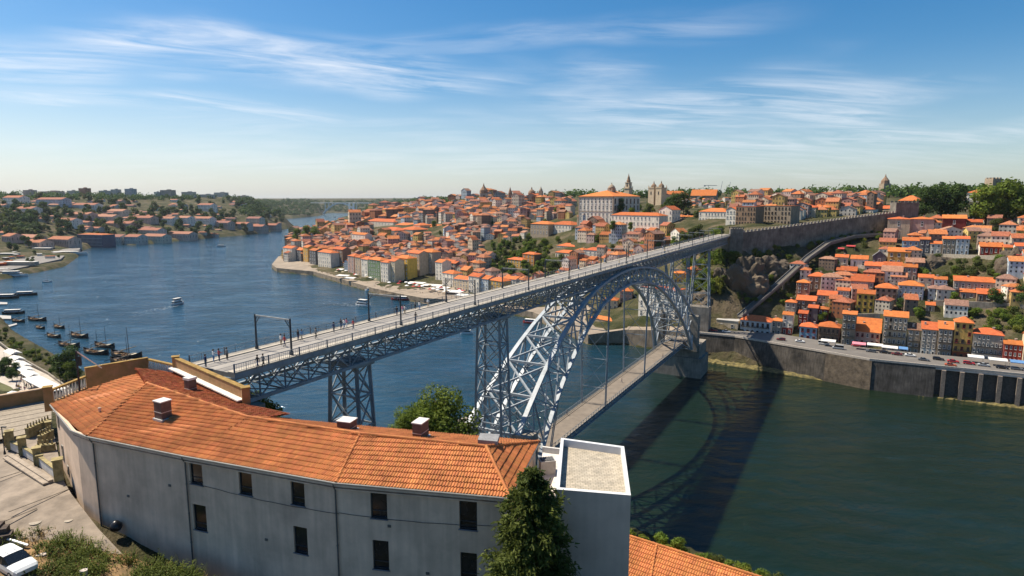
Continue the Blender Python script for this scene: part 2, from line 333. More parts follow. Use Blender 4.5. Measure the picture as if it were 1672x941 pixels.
def make_terrain():
    nu, nv = 440, 420
    ang = np.tan(np.linspace(-1.02, 1.02, nu)); Y = np.concatenate([np.linspace(-60, 18, 12), np.geomspace(20, 9000, nv-12)])
    uu, vv = np.meshgrid(ang, Y); wid = np.maximum(vv, 90)
    P = np.stack([(uu*wid).ravel(), vv.ravel()], 1)
    z = height_np(P)
    d = seg_dist(P)
    # rough rock and earth
    gx, gy = P[:, 0].reshape(len(Y), nu), P[:, 1].reshape(len(Y), nu); Z = z.reshape(len(Y), nu)
    dz = np.zeros_like(z)
    for i, (x, y) in enumerate(P):
        if d[i] > 2 and y < 900:
            s = mnoise.fractal(Vector((x*.05, y*.05, 3.1)), 1.0, 2.0, 4)+.6*mnoise.fractal(Vector((x*.18, y*.18, 9)), 1.0, 2.0, 3)
            cliff = 1.0 if (90 < x < 215 and 330 < y < 392) else 0.35
            dz[i] = s*2.6*cliff*min(1, (d[i]-2)/12)
    z = z+dz
    nY = len(Y)
    F = [(j*nu+i, j*nu+i+1, (j+1)*nu+i+1, (j+1)*nu+i) for j in range(nY-1) for i in range(nu-1)]
    me = bpy.data.meshes.new('hillside_ground'); me.from_pydata([(P[i, 0], P[i, 1], z[i]) for i in range(len(P))], [], F)
    me.polygons.foreach_set('use_smooth', [True]*len(F))
    m = bpy.data.materials.new('hillside_earth'); m.use_nodes = True; t = m.node_tree; t.nodes.clear(); L = t.links.new
    b = N(t, 'ShaderNodeBsdfPrincipled', i_Roughness=.95); o = N(t, 'ShaderNodeOutputMaterial'); L(b.outputs[0], o.inputs[0]); b.inputs['Specular IOR Level'].default_value = .1
    ge = N(t, 'ShaderNodeNewGeometry'); sp = N(t, 'ShaderNodeSeparateXYZ'); L(ge.outputs['Normal'], sp.inputs[0])
    tc = N(t, 'ShaderNodeTexCoord')
    n1 = N(t, 'ShaderNodeTexNoise', i_Scale=.045, i_Detail=8.0, i_Roughness=.65); L(tc.outputs['Object'], n1.inputs['Vector'])
    n2 = N(t, 'ShaderNodeTexNoise', i_Scale=.35, i_Detail=8.0, i_Roughness=.7, i_Distortion=1.0); L(tc.outputs['Object'], n2.inputs['Vector'])
    g = N(t, 'ShaderNodeValToRGB'); L(n1.outputs[0], g.inputs[0]); e = g.color_ramp.elements
    e[0].position = .36; e[0].color = (.028, .036, .012, 1); e[1].position = .66; e[1].color = (.15, .115, .075, 1)
    a = g.color_ramp.elements.new(.5); a.color = (.065, .062, .028, 1)
    k = N(t, 'ShaderNodeValToRGB'); L(n2.outputs[0], k.inputs[0]); e = k.color_ramp.elements
    e[0].position = .35; e[0].color = (.035, .028, .02, 1); e[1].position = .68; e[1].color = (.17, .125, .08, 1)
    sl = N(t, 'ShaderNodeMapRange', i_1=.58, i_2=.76); L(sp.outputs[2], sl.inputs[0])
    ad = N(t, 'ShaderNodeMath', operation='ADD'); mm = N(t, 'ShaderNodeMapRange', i_3=-.3, i_4=.3); L(n2.outputs[0], mm.inputs[0]); L(sl.outputs[0], ad.inputs[0]); L(mm.outputs[0], ad.inputs[1]); ad.use_clamp = True
    mx = N(t, 'ShaderNodeMix', data_type='RGBA'); L(ad.outputs[0], mx.inputs['Factor']); L(k.outputs[0], mx.inputs['A']); L(g.outputs[0], mx.inputs['B']); L(mx.outputs['Result'], b.inputs['Base Color'])
    bp = N(t, 'ShaderNodeBump', i_Strength=.9, i_Distance=2.0); L(n2.outputs[0], bp.inputs['Height']); L(bp.outputs[0], b.inputs['Normal'])
    me.materials.append(m)
    tag(link('hillside_ground', me), 'green and rocky hillsides falling to the river', 'ground', kind='structure')
make_terrain()

def make_water():
    n = 60
    P = []; xs = np.linspace(-1, 1, n); 
    mb = MB(); mb.quad((-9000, -2000, 0), (9000, -2000, 0), (9000, 9500, 0), (-9000, 9500, 0))
    m = bpy.data.materials.new('river_water'); m.use_nodes = True; t = m.node_tree; t.nodes.clear(); L = t.links.new
    b = N(t, 'ShaderNodeBsdfPrincipled', i_Roughness=.08); o = N(t, 'ShaderNodeOutputMaterial'); L(b.outputs[0], o.inputs[0])
    b.inputs['IOR'].default_value = 1.33
    tc = N(t, 'ShaderNodeTexCoord')
    big = N(t, 'ShaderNodeTexNoise', i_Scale=.012, i_Detail=4.0, i_Distortion=.8); L(tc.outputs['Object'], big.inputs['Vector'])
    # reflections put into base colour: dark hillside green above the bridge, sky blue below
    def crgb(f, A, B):
        c = N(t, 'ShaderNodeMix', data_type='RGBA'); L(f, c.inputs['Factor']); c.inputs['A'].default_value = (*A, 1); c.inputs['B'].default_value = (*B, 1); return c.outputs['Result']
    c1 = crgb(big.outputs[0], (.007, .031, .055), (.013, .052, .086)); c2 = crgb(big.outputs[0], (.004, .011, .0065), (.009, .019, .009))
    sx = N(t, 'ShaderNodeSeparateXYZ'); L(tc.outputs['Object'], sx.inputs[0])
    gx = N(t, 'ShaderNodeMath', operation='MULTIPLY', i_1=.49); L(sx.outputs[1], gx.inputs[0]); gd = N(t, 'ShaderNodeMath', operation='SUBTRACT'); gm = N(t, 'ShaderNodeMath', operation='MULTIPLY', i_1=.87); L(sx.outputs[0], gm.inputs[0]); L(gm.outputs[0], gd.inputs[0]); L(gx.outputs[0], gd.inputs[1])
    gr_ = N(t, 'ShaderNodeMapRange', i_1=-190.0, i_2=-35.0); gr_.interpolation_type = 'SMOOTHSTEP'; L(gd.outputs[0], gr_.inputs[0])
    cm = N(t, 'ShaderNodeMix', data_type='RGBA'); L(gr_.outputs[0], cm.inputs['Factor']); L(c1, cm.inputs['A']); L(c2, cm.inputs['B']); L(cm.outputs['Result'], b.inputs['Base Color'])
    mp = N(t, 'ShaderNodeMapping'); L(tc.outputs['Object'], mp.inputs[0]); mp.inputs['Rotation'].default_value = (0, 0, R(24)); mp.inputs['Scale'].default_value = (.55, 1.0, 1)
    w1 = N(t, 'ShaderNodeTexNoise', i_Scale=.16, i_Detail=7.0, i_Roughness=.62, i_Distortion=.4); L(mp.outputs[0], w1.inputs['Vector'])
    w2 = N(t, 'ShaderNodeTexNoise', i_Scale=.035, i_Detail=3.0); L(mp.outputs[0], w2.inputs['Vector'])
    am = N(t, 'ShaderNodeMapRange', i_1=.35, i_2=.65, i_3=.4, i_4=1.0); L(w2.outputs[0], am.inputs[0])
    hm = N(t, 'ShaderNodeMath', operation='MULTIPLY'); L(w1.outputs[0], hm.inputs[0]); L(am.outputs[0], hm.inputs[1])
    bp = N(t, 'ShaderNodeBump', i_Strength=1.0, i_Distance=2.0); L(hm.outputs[0], bp.inputs['Height']); L(bp.outputs[0], b.inputs['Normal'])
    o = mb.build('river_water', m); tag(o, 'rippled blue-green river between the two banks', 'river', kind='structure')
make_water()
# ------------------------------------------------------------------ the iron arch bridge
BA = R(29.4)
BD = Vector((math.sin(BA), math.cos(BA), 0)); BN = Vector((math.cos(BA), -math.sin(BA), 0))
BT = -72.6
def bp_(s, t, z): return BD*s + BN*(BT+t) + Vector((0, 0, z))
DECK_Z, LOW_Z, S0 = 62.0, 16.6, 205.0
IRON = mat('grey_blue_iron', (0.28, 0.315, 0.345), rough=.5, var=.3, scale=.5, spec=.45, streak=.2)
ARCHM = mat('pale_arch_iron', (0.37, 0.405, 0.435), rough=.5, var=.25, scale=.5, spec=.45, streak=.15)  # paler tone of the bridge iron, for ribs and wind bracing
DECKM = mat('worn_deck_paving', (0.29, 0.265, 0.235), rough=.9, var=.22, scale=.22, bump=.1)
WALKM = mat('pale_walkway_slabs', (0.42, 0.37, 0.30), rough=.9, var=.2, scale=.6)
RAILM = mat('tram_rail_steel', (0.12, 0.12, 0.12), rough=.35, metal=.8)
LOWM = mat('lower_deck_planks', (0.19, 0.155, 0.12), rough=.9, var=.25, scale=.4)
def ext_z(u): 
    a = [0, 10, 20, 30, 38, 46, 54, 62, 71, 79, 86]; z = [59.9, 59.6, 58.7, 57.2, 55.3, 52.6, 49.4, 45.4, 40.2, 34.8, 29.6]
    return float(np.interp(abs(u), a, z))
def int_z(u):
    a = [0, 14, 28, 40, 47, 54, 61, 67, 73, 77, 80]; z = [54.8, 54.0, 51.4, 46.8, 43.4, 39.3, 34.6, 29.8, 24.2, 19.6, 14.5]
    return float(np.interp(abs(u), a, z))
def arch_w(z): return 4.3+(8.6-4.3)*(58-z)/44
S_NEAR, S_FAR = 48.6, 392.0
def make_bridge():
    root = empty('arch_bridge', bp_(S0, 0, 0), 0, 'grey-blue iron arch bridge carrying an upper and a lower deck over the river', 'bridge')
    inv = Vector(root.location)
    def B(mb, name, m, parent=root, smooth=False):
        me = mb.mesh(name, m, smooth); o = link(name, me, parent)
        if parent is root: o.location = -inv
        return o
    # upper deck
    mb = MB()
    def strip(t0, t1, z0, z1, mi, s0=S_NEAR, s1=S_FAR, n=1):
        a, b, c, d = [bp_(s0, t0, 0), bp_(s1, t0, 0), bp_(s1, t1, 0), bp_(s0, t1, 0)]
        mb.prism([(p.x, p.y) for p in (a, b, c, d)], z0, z1, mi)
    strip(-4.7, 4.7, 61.45, 61.996, 0)
    strip(-4.72, -3.25, 61.99, 62.14, 1); strip(3.25, 4.72, 61.99, 62.14, 1)
    for t in (-2.35, -.92, .92, 2.35): strip(t-.05, t+.05, 61.98, 62.008, 2)
    for t in (-1.64, 1.64): strip(t-.62, t+.62, 61.97, 62.003, 3)
    B(mb, 'upper_deck', [DECKM, WALKM, RAILM, mat('track_bed', (0.24, 0.22, 0.20), rough=.9, var=.2, scale=.5)])
    # deck girders
    for side in (-1, 1):
        mb = MB(); t = side*3.9; zt, zb = 61.2, 57.6; pan = 4.2
        n = int((S_FAR-S_NEAR)/pan); ss = [S_NEAR+i*pan for i in range(n+1)]
        mb.beam(bp_(ss[0], t, zt), bp_(ss[-1], t, zt), .45, .5); mb.beam(bp_(ss[0], t, zb), bp_(ss[-1], t, zb), .5, .45)
        mb.beam(bp_(ss[0], side*4.66, 61.62), bp_(ss[-1], side*4.66, 61.62), .16, .55)
        for i in range(n):
            a, c = ss[i], ss[i+1]
            mb.beam(bp_(a, t, zb), bp_(a, t, zt), .2)
            mb.beam(bp_(a, t-.06*side, zb), bp_(c, t-.06*side, zt), .17); mb.beam(bp_(a, t+.06*side, zt), bp_(c, t+.06*side, zb), .17)
            mb.beam(bp_(a, t, zt), bp_(a, side*4.7, zt+.25), .18, .3)
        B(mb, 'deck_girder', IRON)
    mb = MB(); pan = 4.2; n = int((S_FAR-S_NEAR)/pan)
    for i in range(n):
        a = S_NEAR+i*pan; mb.beam(bp_(a, -3.9, 57.6), bp_(a, 3.9, 57.6), .2); mb.beam(bp_(a, -3.9, 61.1), bp_(a, 3.9, 61.1), .25, .5)
        mb.beam(bp_(a, -3.9, 57.6), bp_(a+pan, 3.9, 57.6), .14); mb.beam(bp_(a, 3.9, 57.6), bp_(a+pan, -3.9, 57.6), .14)
        mb.beam(bp_(a, -3.9, 61), bp_(a, 0, 57.7), .14); mb.beam(bp_(a, 3.9, 61), bp_(a, 0, 57.7), .14)
    B(mb, 'girder_bracing', IRON)
    # arch: two ribs leaning towards one another, nodes shared by both chords
    us = [-86, -77, -68, -59, -50, -41, -32, -24, -16, -8, 0, 8, 16, 24, 32, 41, 50, 59, 68, 77, 86]
    ui = [-80, -73.5, -66, -57.5, -49, -40, -31.5, -23.5, -15.7, -7.8, 0, 7.8, 15.7, 23.5, 31.5, 40, 49, 57.5, 66, 73.5, 80]
    def E_(u, side): z = ext_z(u); return bp_(S0+u, side*arch_w(z), z)
    def I_(u, side): z = int_z(u); return bp_(S0+u, side*arch_w(z), z)
    for side in (-1, 1):
        mb = MB()
        fine = [us[0]+(us[-1]-us[0])*i/80 for i in range(81)]
        for a, b in zip(fine[:-1], fine[1:]): mb.beam(E_(a, side), E_(b, side), 1.15, .72)
        fine = [ui[0]+(ui[-1]-ui[0])*i/80 for i in range(81)]
        for a, b in zip(fine[:-1], fine[1:]): mb.beam(I_(a, side), I_(b, side), 1.1, .7)
        for i in range(len(us)):
            mb.beam(E_(us[i], side), I_(ui[i], side), .44, .44)
            if i < len(us)-1:
                mb.beam(E_(us[i], side), I_(ui[i+1], side), .34); mb.beam(I_(ui[i], side), E_(us[i+1], side), .34)
                m1 = (us[i]+us[i+1])/2; m2 = (ui[i]+ui[i+1])/2
                mb.beam(E_(m1, side), I_(m2, side), .18)
        mb.beam(E_(us[0], side), I_(ui[0], side), .6); mb.beam(E_(us[-1], side), I_(ui[-1], side), .6)
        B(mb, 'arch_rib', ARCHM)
    mb = MB()
    for arr, fn, w in ((us, E_, .58), (ui, I_, .34)):
        for i in range(len(arr)):
            mb.beam(fn(arr[i], -1), fn(arr[i], 1), w)
            if i < len(arr)-1: mb.beam(fn(arr[i], -1), fn(arr[i+1], 1), w*.8); mb.beam(fn(arr[i], 1), fn(arr[i+1], -1), w*.8)
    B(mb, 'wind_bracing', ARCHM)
    mb = MB()
    for i in range(0, len(us)):
        mb.beam(E_(us[i], -1), I_(ui[i], 1), .2); mb.beam(E_(us[i], 1), I_(ui[i], -1), .2)
    B(mb, 'sway_bracing', IRON)
    # towers under the upper deck
    def tower(s, z0, z1, lw, la, lev, flare=1.0):
        mb = MB()
        def c(i, j, z): 
            f = 1+flare*(z1-z)/(z1-z0)*.38
            return bp_(s+i*la*f, j*lw*f, z)
        lv = [z0+(z1-z0)*k/lev for k in range(lev+1)]
        cs = [(-1, -1), (1, -1), (1, 1), (-1, 1)]
        for i, j in cs: mb.beam(c(i, j, z0), c(i, j, z1), .55)
        for k in range(lev):
            for q in range(4):
                (i, j), (i2, j2) = cs[q], cs[(q+1) % 4]
                mb.beam(c(i, j, lv[k]), c(i2, j2, lv[k+1]), .2); mb.beam(c(i2, j2, lv[k]), c(i, j, lv[k+1]), .2)
                mb.beam(c(i, j, lv[k+1]), c(i2, j2, lv[k+1]), .3)
        mb.box(*bp_(s, 0, z1+.15), 2*la+1.4, 2*lw+1.2, .7, 0, rz=-BA+R(90))
        return B(mb, 'tower', IRON)
    tower(73.5, 36, 57.0, 2.9, 1.5, 4, .8)
    tower(119.5, 19.5, 57.0, 2.9, 1.7, 6, .9)
    tower(291.5, 19.5, 57.0, 3.6, 2.0, 6)
    tower(338, 26, 57.0, 3.6, 1.7, 4)
    for s in (S0-47, S0+47):
        mb = MB(); z0 = ext_z(s-S0)
        for t in (-1, 1):
            for k in (-1, 1): mb.beam(bp_(s+k*1.3, t*arch_w(z0)*.95, z0), bp_(s+k*1.0, t*3.9, 57.6), .4)
            mb.beam(bp_(s-1.3, t*arch_w(z0)*.95, z0), bp_(s+1, t*3.9, 57.6), .2); mb.beam(bp_(s+1.3, t*arch_w(z0)*.95, z0), bp_(s-1, t*3.9, 57.6), .2)
        mb.beam(bp_(s, -arch_w(z0), z0), bp_(s, 3.9, 57.6), .22); mb.beam(bp_(s, arch_w(z0), z0), bp_(s, -3.9, 57.6), .22)
        B(mb, 'spandrel_column', IRON)
    # lower deck on its hangers
    sl0, sl1 = 116.0, 300.0
    mb = MB()
    def lstrip(t0, t1, z0, z1, mi=0):
        mb.prism([tuple(bp_(s, t, 0)[:2]) for s, t in ((sl0, t0), (sl1, t0), (sl1, t1), (sl0, t1))], z0, z1, mi)
    lstrip(-4.0, 4.0, LOW_Z-.45, LOW_Z, 0); lstrip(-4.02, -2.9, LOW_Z-.01, LOW_Z+.15, 1); lstrip(2.9, 4.02, LOW_Z-.01, LOW_Z+.15, 1)
    B(mb, 'lower_deck', [LOWM, mat('lower_walk_planks', (.23, .19, .145), rough=.9, var=.3, scale=.8)])
    for side in (-1, 1):
        mb = MB(); t = side*3.95; n = 60; st = (sl1-sl0)/n
        mb.beam(bp_(sl0, t, LOW_Z-.5), bp_(sl1, t, LOW_Z-.5), .4, .5); mb.beam(bp_(sl0, t, LOW_Z-1.7), bp_(sl1, t, LOW_Z-1.7), .4, .35)
        for i in range(n):
            a, b = sl0+i*st, sl0+(i+1)*st
            mb.beam(bp_(a, t, LOW_Z-1.7), bp_(a, t, LOW_Z-.4), .25); mb.beam(bp_(a, t, LOW_Z-1.7), bp_(b, t, LOW_Z-.5), .14)
            mb.beam(bp_(a, t, LOW_Z-.6), bp_(a, t+side*.55, LOW_Z-.1), .16, .3)
        B(mb, 'edge_girder', IRON)
        mb = MB(); t = side*4.1; n = 92; st = (sl1-sl0)/n
        mb.beam(bp_(sl0, t, LOW_Z+1.25), bp_(sl1, t, LOW_Z+1.25), .1); mb.beam(bp_(sl0, t, LOW_Z+.2), bp_(sl1, t, LOW_Z+.2), .08)
        for i in range(n+1):
            a = sl0+i*st; mb.beam(bp_(a, t, LOW_Z), bp_(a, t, LOW_Z+1.25), .12)
            if i < n: mb.beam(bp_(a, t, LOW_Z+.2), bp_(a+st, t, LOW_Z+1.25), .05); mb.beam(bp_(a, t, LOW_Z+1.25), bp_(a+st, t, LOW_Z+.2), .05)
        B(mb, 'lower_railing', mat('railing_iron', (.16, .18, .2), rough=.5, spec=.4))
    mb = MB()
    for i in range(47):
        a = sl0+i*4; mb.beam(bp_(a, -3.9, LOW_Z-1), bp_(a, 3.9, LOW_Z-1), .22, .9)
    B(mb, 'floor_beam', IRON)
    for s in (S0-63, S0-21, S0+21, S0+63):
        for side in (-1, 1):
            zt = int_z(s-S0); mb = MB()
            for k in (-.5, .5): mb.beam(bp_(s+k, side*4.15, LOW_Z-1.6), bp_(s+k*.8, side*(arch_w(zt)), zt), .26)
            if zt > 40:
                for k in range(6):
                    z = LOW_Z+4+k*(zt-LOW_Z-4)/6; mb.beam(bp_(s-.5, side*4.2, z), bp_(s+.5, side*4.2, z), .14)
            B(mb, 'hanger', IRON)
        if int_z(s-S0) > 40:
            mb = MB(); zt = int_z(s-S0)
            lv = [LOW_Z+6+i*(zt-LOW_Z-7)/3 for i in range(4)]
            for k in range(3):
                mb.beam(bp_(s, -4.15, lv[k]), bp_(s, 4.15, lv[k+1]), .13); mb.beam(bp_(s, 4.15, lv[k]), bp_(s, -4.15, lv[k+1]), .13)
            for z in lv: mb.beam(bp_(s, -4.15, z), bp_(s, 4.15, z), .2)
            B(mb, 'hanger_bracing', IRON)
    # railings of the upper deck
    for side in (-1, 1):
        mb = MB(); t = side*4.62; st = 1.75; n = int((S_FAR-S_NEAR)/st)
        for z in (62.25, 63.2): mb.beam(bp_(S_NEAR, t, z), bp_(S_FAR, t, z), .06)
        mb.beam(bp_(S_NEAR, t, 62.72), bp_(S_FAR, t, 62.72), .04)
        for i in range(n+1):
            a = S_NEAR+i*st
            mb.beam(bp_(a, t, 62.1), bp_(a, t, 63.3 if i % 3 == 0 else 63.15), .16 if i % 3 == 0 else .06)
            if i % 1 == 0:
                for k in range(1, 5): mb.beam(bp_(a+k*st/5, t, 62.25), bp_(a+k*st/5, t, 63.15), .025)
        B(mb, 'upper_railing', mat('railing_iron', (.16, .18, .2)))
    # stone piers of the arch
    for s, sg in ((S0-90, -1), (S0+90, 1)):
        mb = MB()
        pts = [tuple(bp_(s+a, b, 0)[:2]) for a, b in ((-13 if sg < 0 else -7, -12.5), (11.0 if sg < 0 else 9, -12.5), (11.0 if sg < 0 else 9, 12.5), (-13 if sg < 0 else -7, 12.5))]
        mb.prism(pts, -3, 13.2 if sg < 0 else 9.5)
        pts = [tuple(bp_(s+a, b, 0)[:2]) for a, b in ((-10, -12.5), (7, -12.5), (7, 12.5), (-10, 12.5))]
        if sg > 0: pts = [tuple(bp_(s+a, b, 0)[:2]) for a, b in ((-6, -11.2), (9, -11.2), (9, 11.2), (-6, 11.2))]
        mb.prism(pts, 13.2 if sg < 0 else 9.5, 19.6 if sg < 0 else 15.8)
        for t in (-1, 1):
            q = bp_(s+sg*-4 if False else (S0+sg*84.5), t*8.2, 0)
            mb.box(q.x, q.y, 21.5, 4.5, 4.5, 17, 0, rz=R(90)-BA)
        o = B(mb, 'arch_pier', STONE)
    for s, z0 in ((73.5, 15), (338, 4)):
        mb = MB()
        mb.prism([tuple(bp_(s+a, b, 0)[:2]) for a, b in ((-3.4, -5.6), (3.4, -5.6), (3.4, 5.6), (-3.4, 5.6))], z0, 36.4 if s < 100 else 26.4)
        B(mb, 'tower_footing', STONE)
    for s, a0, a1, zt in ((S_NEAR, 1.2, 3.6, 57.2), (S_FAR, -.2, 22, 61.9)):
        mb = MB(); mb.prism([tuple(bp_(s+a, b, 0)[:2]) for a, b in ((a0, -5.5), (a1, -5.5), (a1, 5.5), (a0, 5.5))], 36, zt); B(mb, 'abutment', STONE)
    return root
BRIDGE = make_bridge()
# ------------------------------------------------------------------ the long tiled building in front
PLASTER = mat('grey_render', (0.70, 0.52, 0.385), rough=.92, var=.26, scale=.32, streak=.13, bump=.06, bscale=8)
PLASTERL = mat('pale_render', (0.60, 0.57, 0.52), rough=.92, var=.12, scale=.4, streak=.14)
OCHRE = mat('ochre_lichen_render', (0.31, 0.16, 0.075), rough=.95, var=.4, scale=.9, dark=(.22, .14, .05), bump=.3)
OCHRET = mat('lichen_coping', (0.30, 0.185, 0.05), rough=.95, var=.45, scale=1.6, bump=.4)
NEARTILE = mat('barrel_tile', (0.50, 0.185, 0.062), rough=.82, var=.34, scale=.5, bump=.25, bscale=30, tint=.17, spec=.25)
OLDTILE = mat('weathered_barrel_tile', (0.42, 0.15, 0.065), rough=.9, var=.45, scale=1.1, bump=.3, bscale=30, tint=.28, spec=.15)
ZINC = mat('zinc', (0.46, 0.46, 0.45), rough=.45, var=.15, scale=1.2, metal=.3)
PIPE = mat('painted_pipe', (0.13, 0.12, 0.11), rough=.7)
BROWN = mat('brown_cladding', (0.115, 0.075, 0.06), rough=.7, var=.3, scale=2.2)
def inpoly(x, y, P):
    c = False; n = len(P)
    for i in range(n):
        x1, y1 = P[i]; x2, y2 = P[(i+1) % n]
        if (y1 > y) != (y2 > y) and x < (x2-x1)*(y-y1)/(y2-y1)+x1: c = not c
    return c
def tiled(mb, pts, mi=0, cw=.26, rh=.54, amp=.08, edge=(0, 1)):
    """barrel tiles laid over the roof polygon pts; pts[edge] is the eave"""
    o = pts[edge[0]]; u = pts[edge[1]]-o; u.z = 0; ul = u.length; u.normalize(); v = Vector((-u.y, u.x, 0))
    P2 = [((p-o).dot(u), (p-o).dot(v)) for p in pts]
    if sum(q[1] for q in P2) < 0: v = -v; P2 = [(a, -b) for a, b in P2]
    A = np.array([[1, a, b, a*b] if len(pts) == 4 else [1, a, b, 0] for a, b in P2]); zc, *_ = np.linalg.lstsq(A, np.array([p.z for p in pts]), rcond=None)
    zf = lambda a, b: zc[0]+zc[1]*a+zc[2]*b+zc[3]*a*b
    W = lambda a, b, h: (o.x+u.x*a+v.x*b, o.y+u.y*a+v.y*b, zf(a, b)+h)
    amin, amax = min(p[0] for p in P2), max(p[0] for p in P2); bmax = max(p[1] for p in P2); bmin = min(p[1] for p in P2)
    prof = [(0, 0), (.16, .01), (.3, .6), (.5, 1), (.7, .6), (.84, .01), (1, 0)]
    mb.add([W(a, b, -.1) for a, b in P2], [tuple(range(len(P2)))], mi, .3)
    nb = int((bmax-bmin)/rh)+1; na = int((amax-amin)/cw)+1
    for j in range(nb):
        b0 = bmin+j*rh; b1 = b0+rh*1.12
        rowj = rnd.uniform(-.03, .03)
        for i in range(na):
            a0 = amin+i*cw+rowj
            if not inpoly(a0+cw/2, b0+rh/2, P2): continue
            jit = rnd.uniform(-.012, .012); up = .085+rnd.uniform(-.012, .012)
            V = [W(a0+q*cw, b0, up+h*amp+jit) for q, h in prof]+[W(a0+q*cw, b1, h*amp*.8+jit-.01) for q, h in prof]+[W(a0+q*cw, b0+.004, -.03) for q, h in prof]
            n = 7
            F = [(k, k+1, n+k+1, n+k) for k in range(6)]+[(2*n+k, 2*n+k+1, k+1, k) for k in range(6)]
            mb.add(V, F, mi, min(1, max(0, rnd.gauss(.5, .22))))
def ridge(mb, p, q, r=.15, mi=0):
    p, q = Vector(p), Vector(q); L = (q-p).length; n = max(1, int(L/.42)); d = (q-p)/n
    for i in range(n):
        a = p+d*i; b = a+d*1.08
        mb.tube(a+Vector((0, 0, .03)), b, r*rnd.uniform(.95, 1.1), 8, mi, r2=r*.82)
        for k in range(10): mb.t[-1-k] = rnd.gauss(.55, .2)
def wall_panel(mb, p0, p1, z0, z1, holes=(), depth=.28, mi=0, mr=None):
    p0, p1 = Vector(p0), Vector(p1); u = p1-p0; u.z = 0; L = u.length; u.normalize(); nrm = Vector((u.y, -u.x, 0))
    us = sorted({0, L, *[h[0] for h in holes], *[h[1] for h in holes]}); zs = sorted({z0, z1, *[h[2] for h in holes], *[h[3] for h in holes]})
    W = lambda a, z, d=0: (p0.x+u.x*a-nrm.x*d, p0.y+u.y*a-nrm.y*d, z)
    for a, b in zip(us[:-1], us[1:]):
        for c, d in zip(zs[:-1], zs[1:]):
            if any(h[0] <= a+1e-6 and b <= h[1]+1e-6 and h[2] <= c+1e-6 and d <= h[3]+1e-6 for h in holes): continue
            mb.quad(W(a, c), W(b, c), W(b, d), W(a, d), mi)
    r = mi if mr is None else mr
    for a, b, c, d in holes:
        mb.quad(W(a, c), W(a, c, depth), W(a, d, depth), W(a, d), r); mb.quad(W(b, c, depth), W(b, c), W(b, d), W(b, d, depth), r)
        mb.quad(W(a, d, depth), W(b, d, depth), W(b, d), W(a, d), r); mb.quad(W(a, c), W(b, c), W(b, c, depth), W(a, c, depth), r)
    return W, u, nrm, L
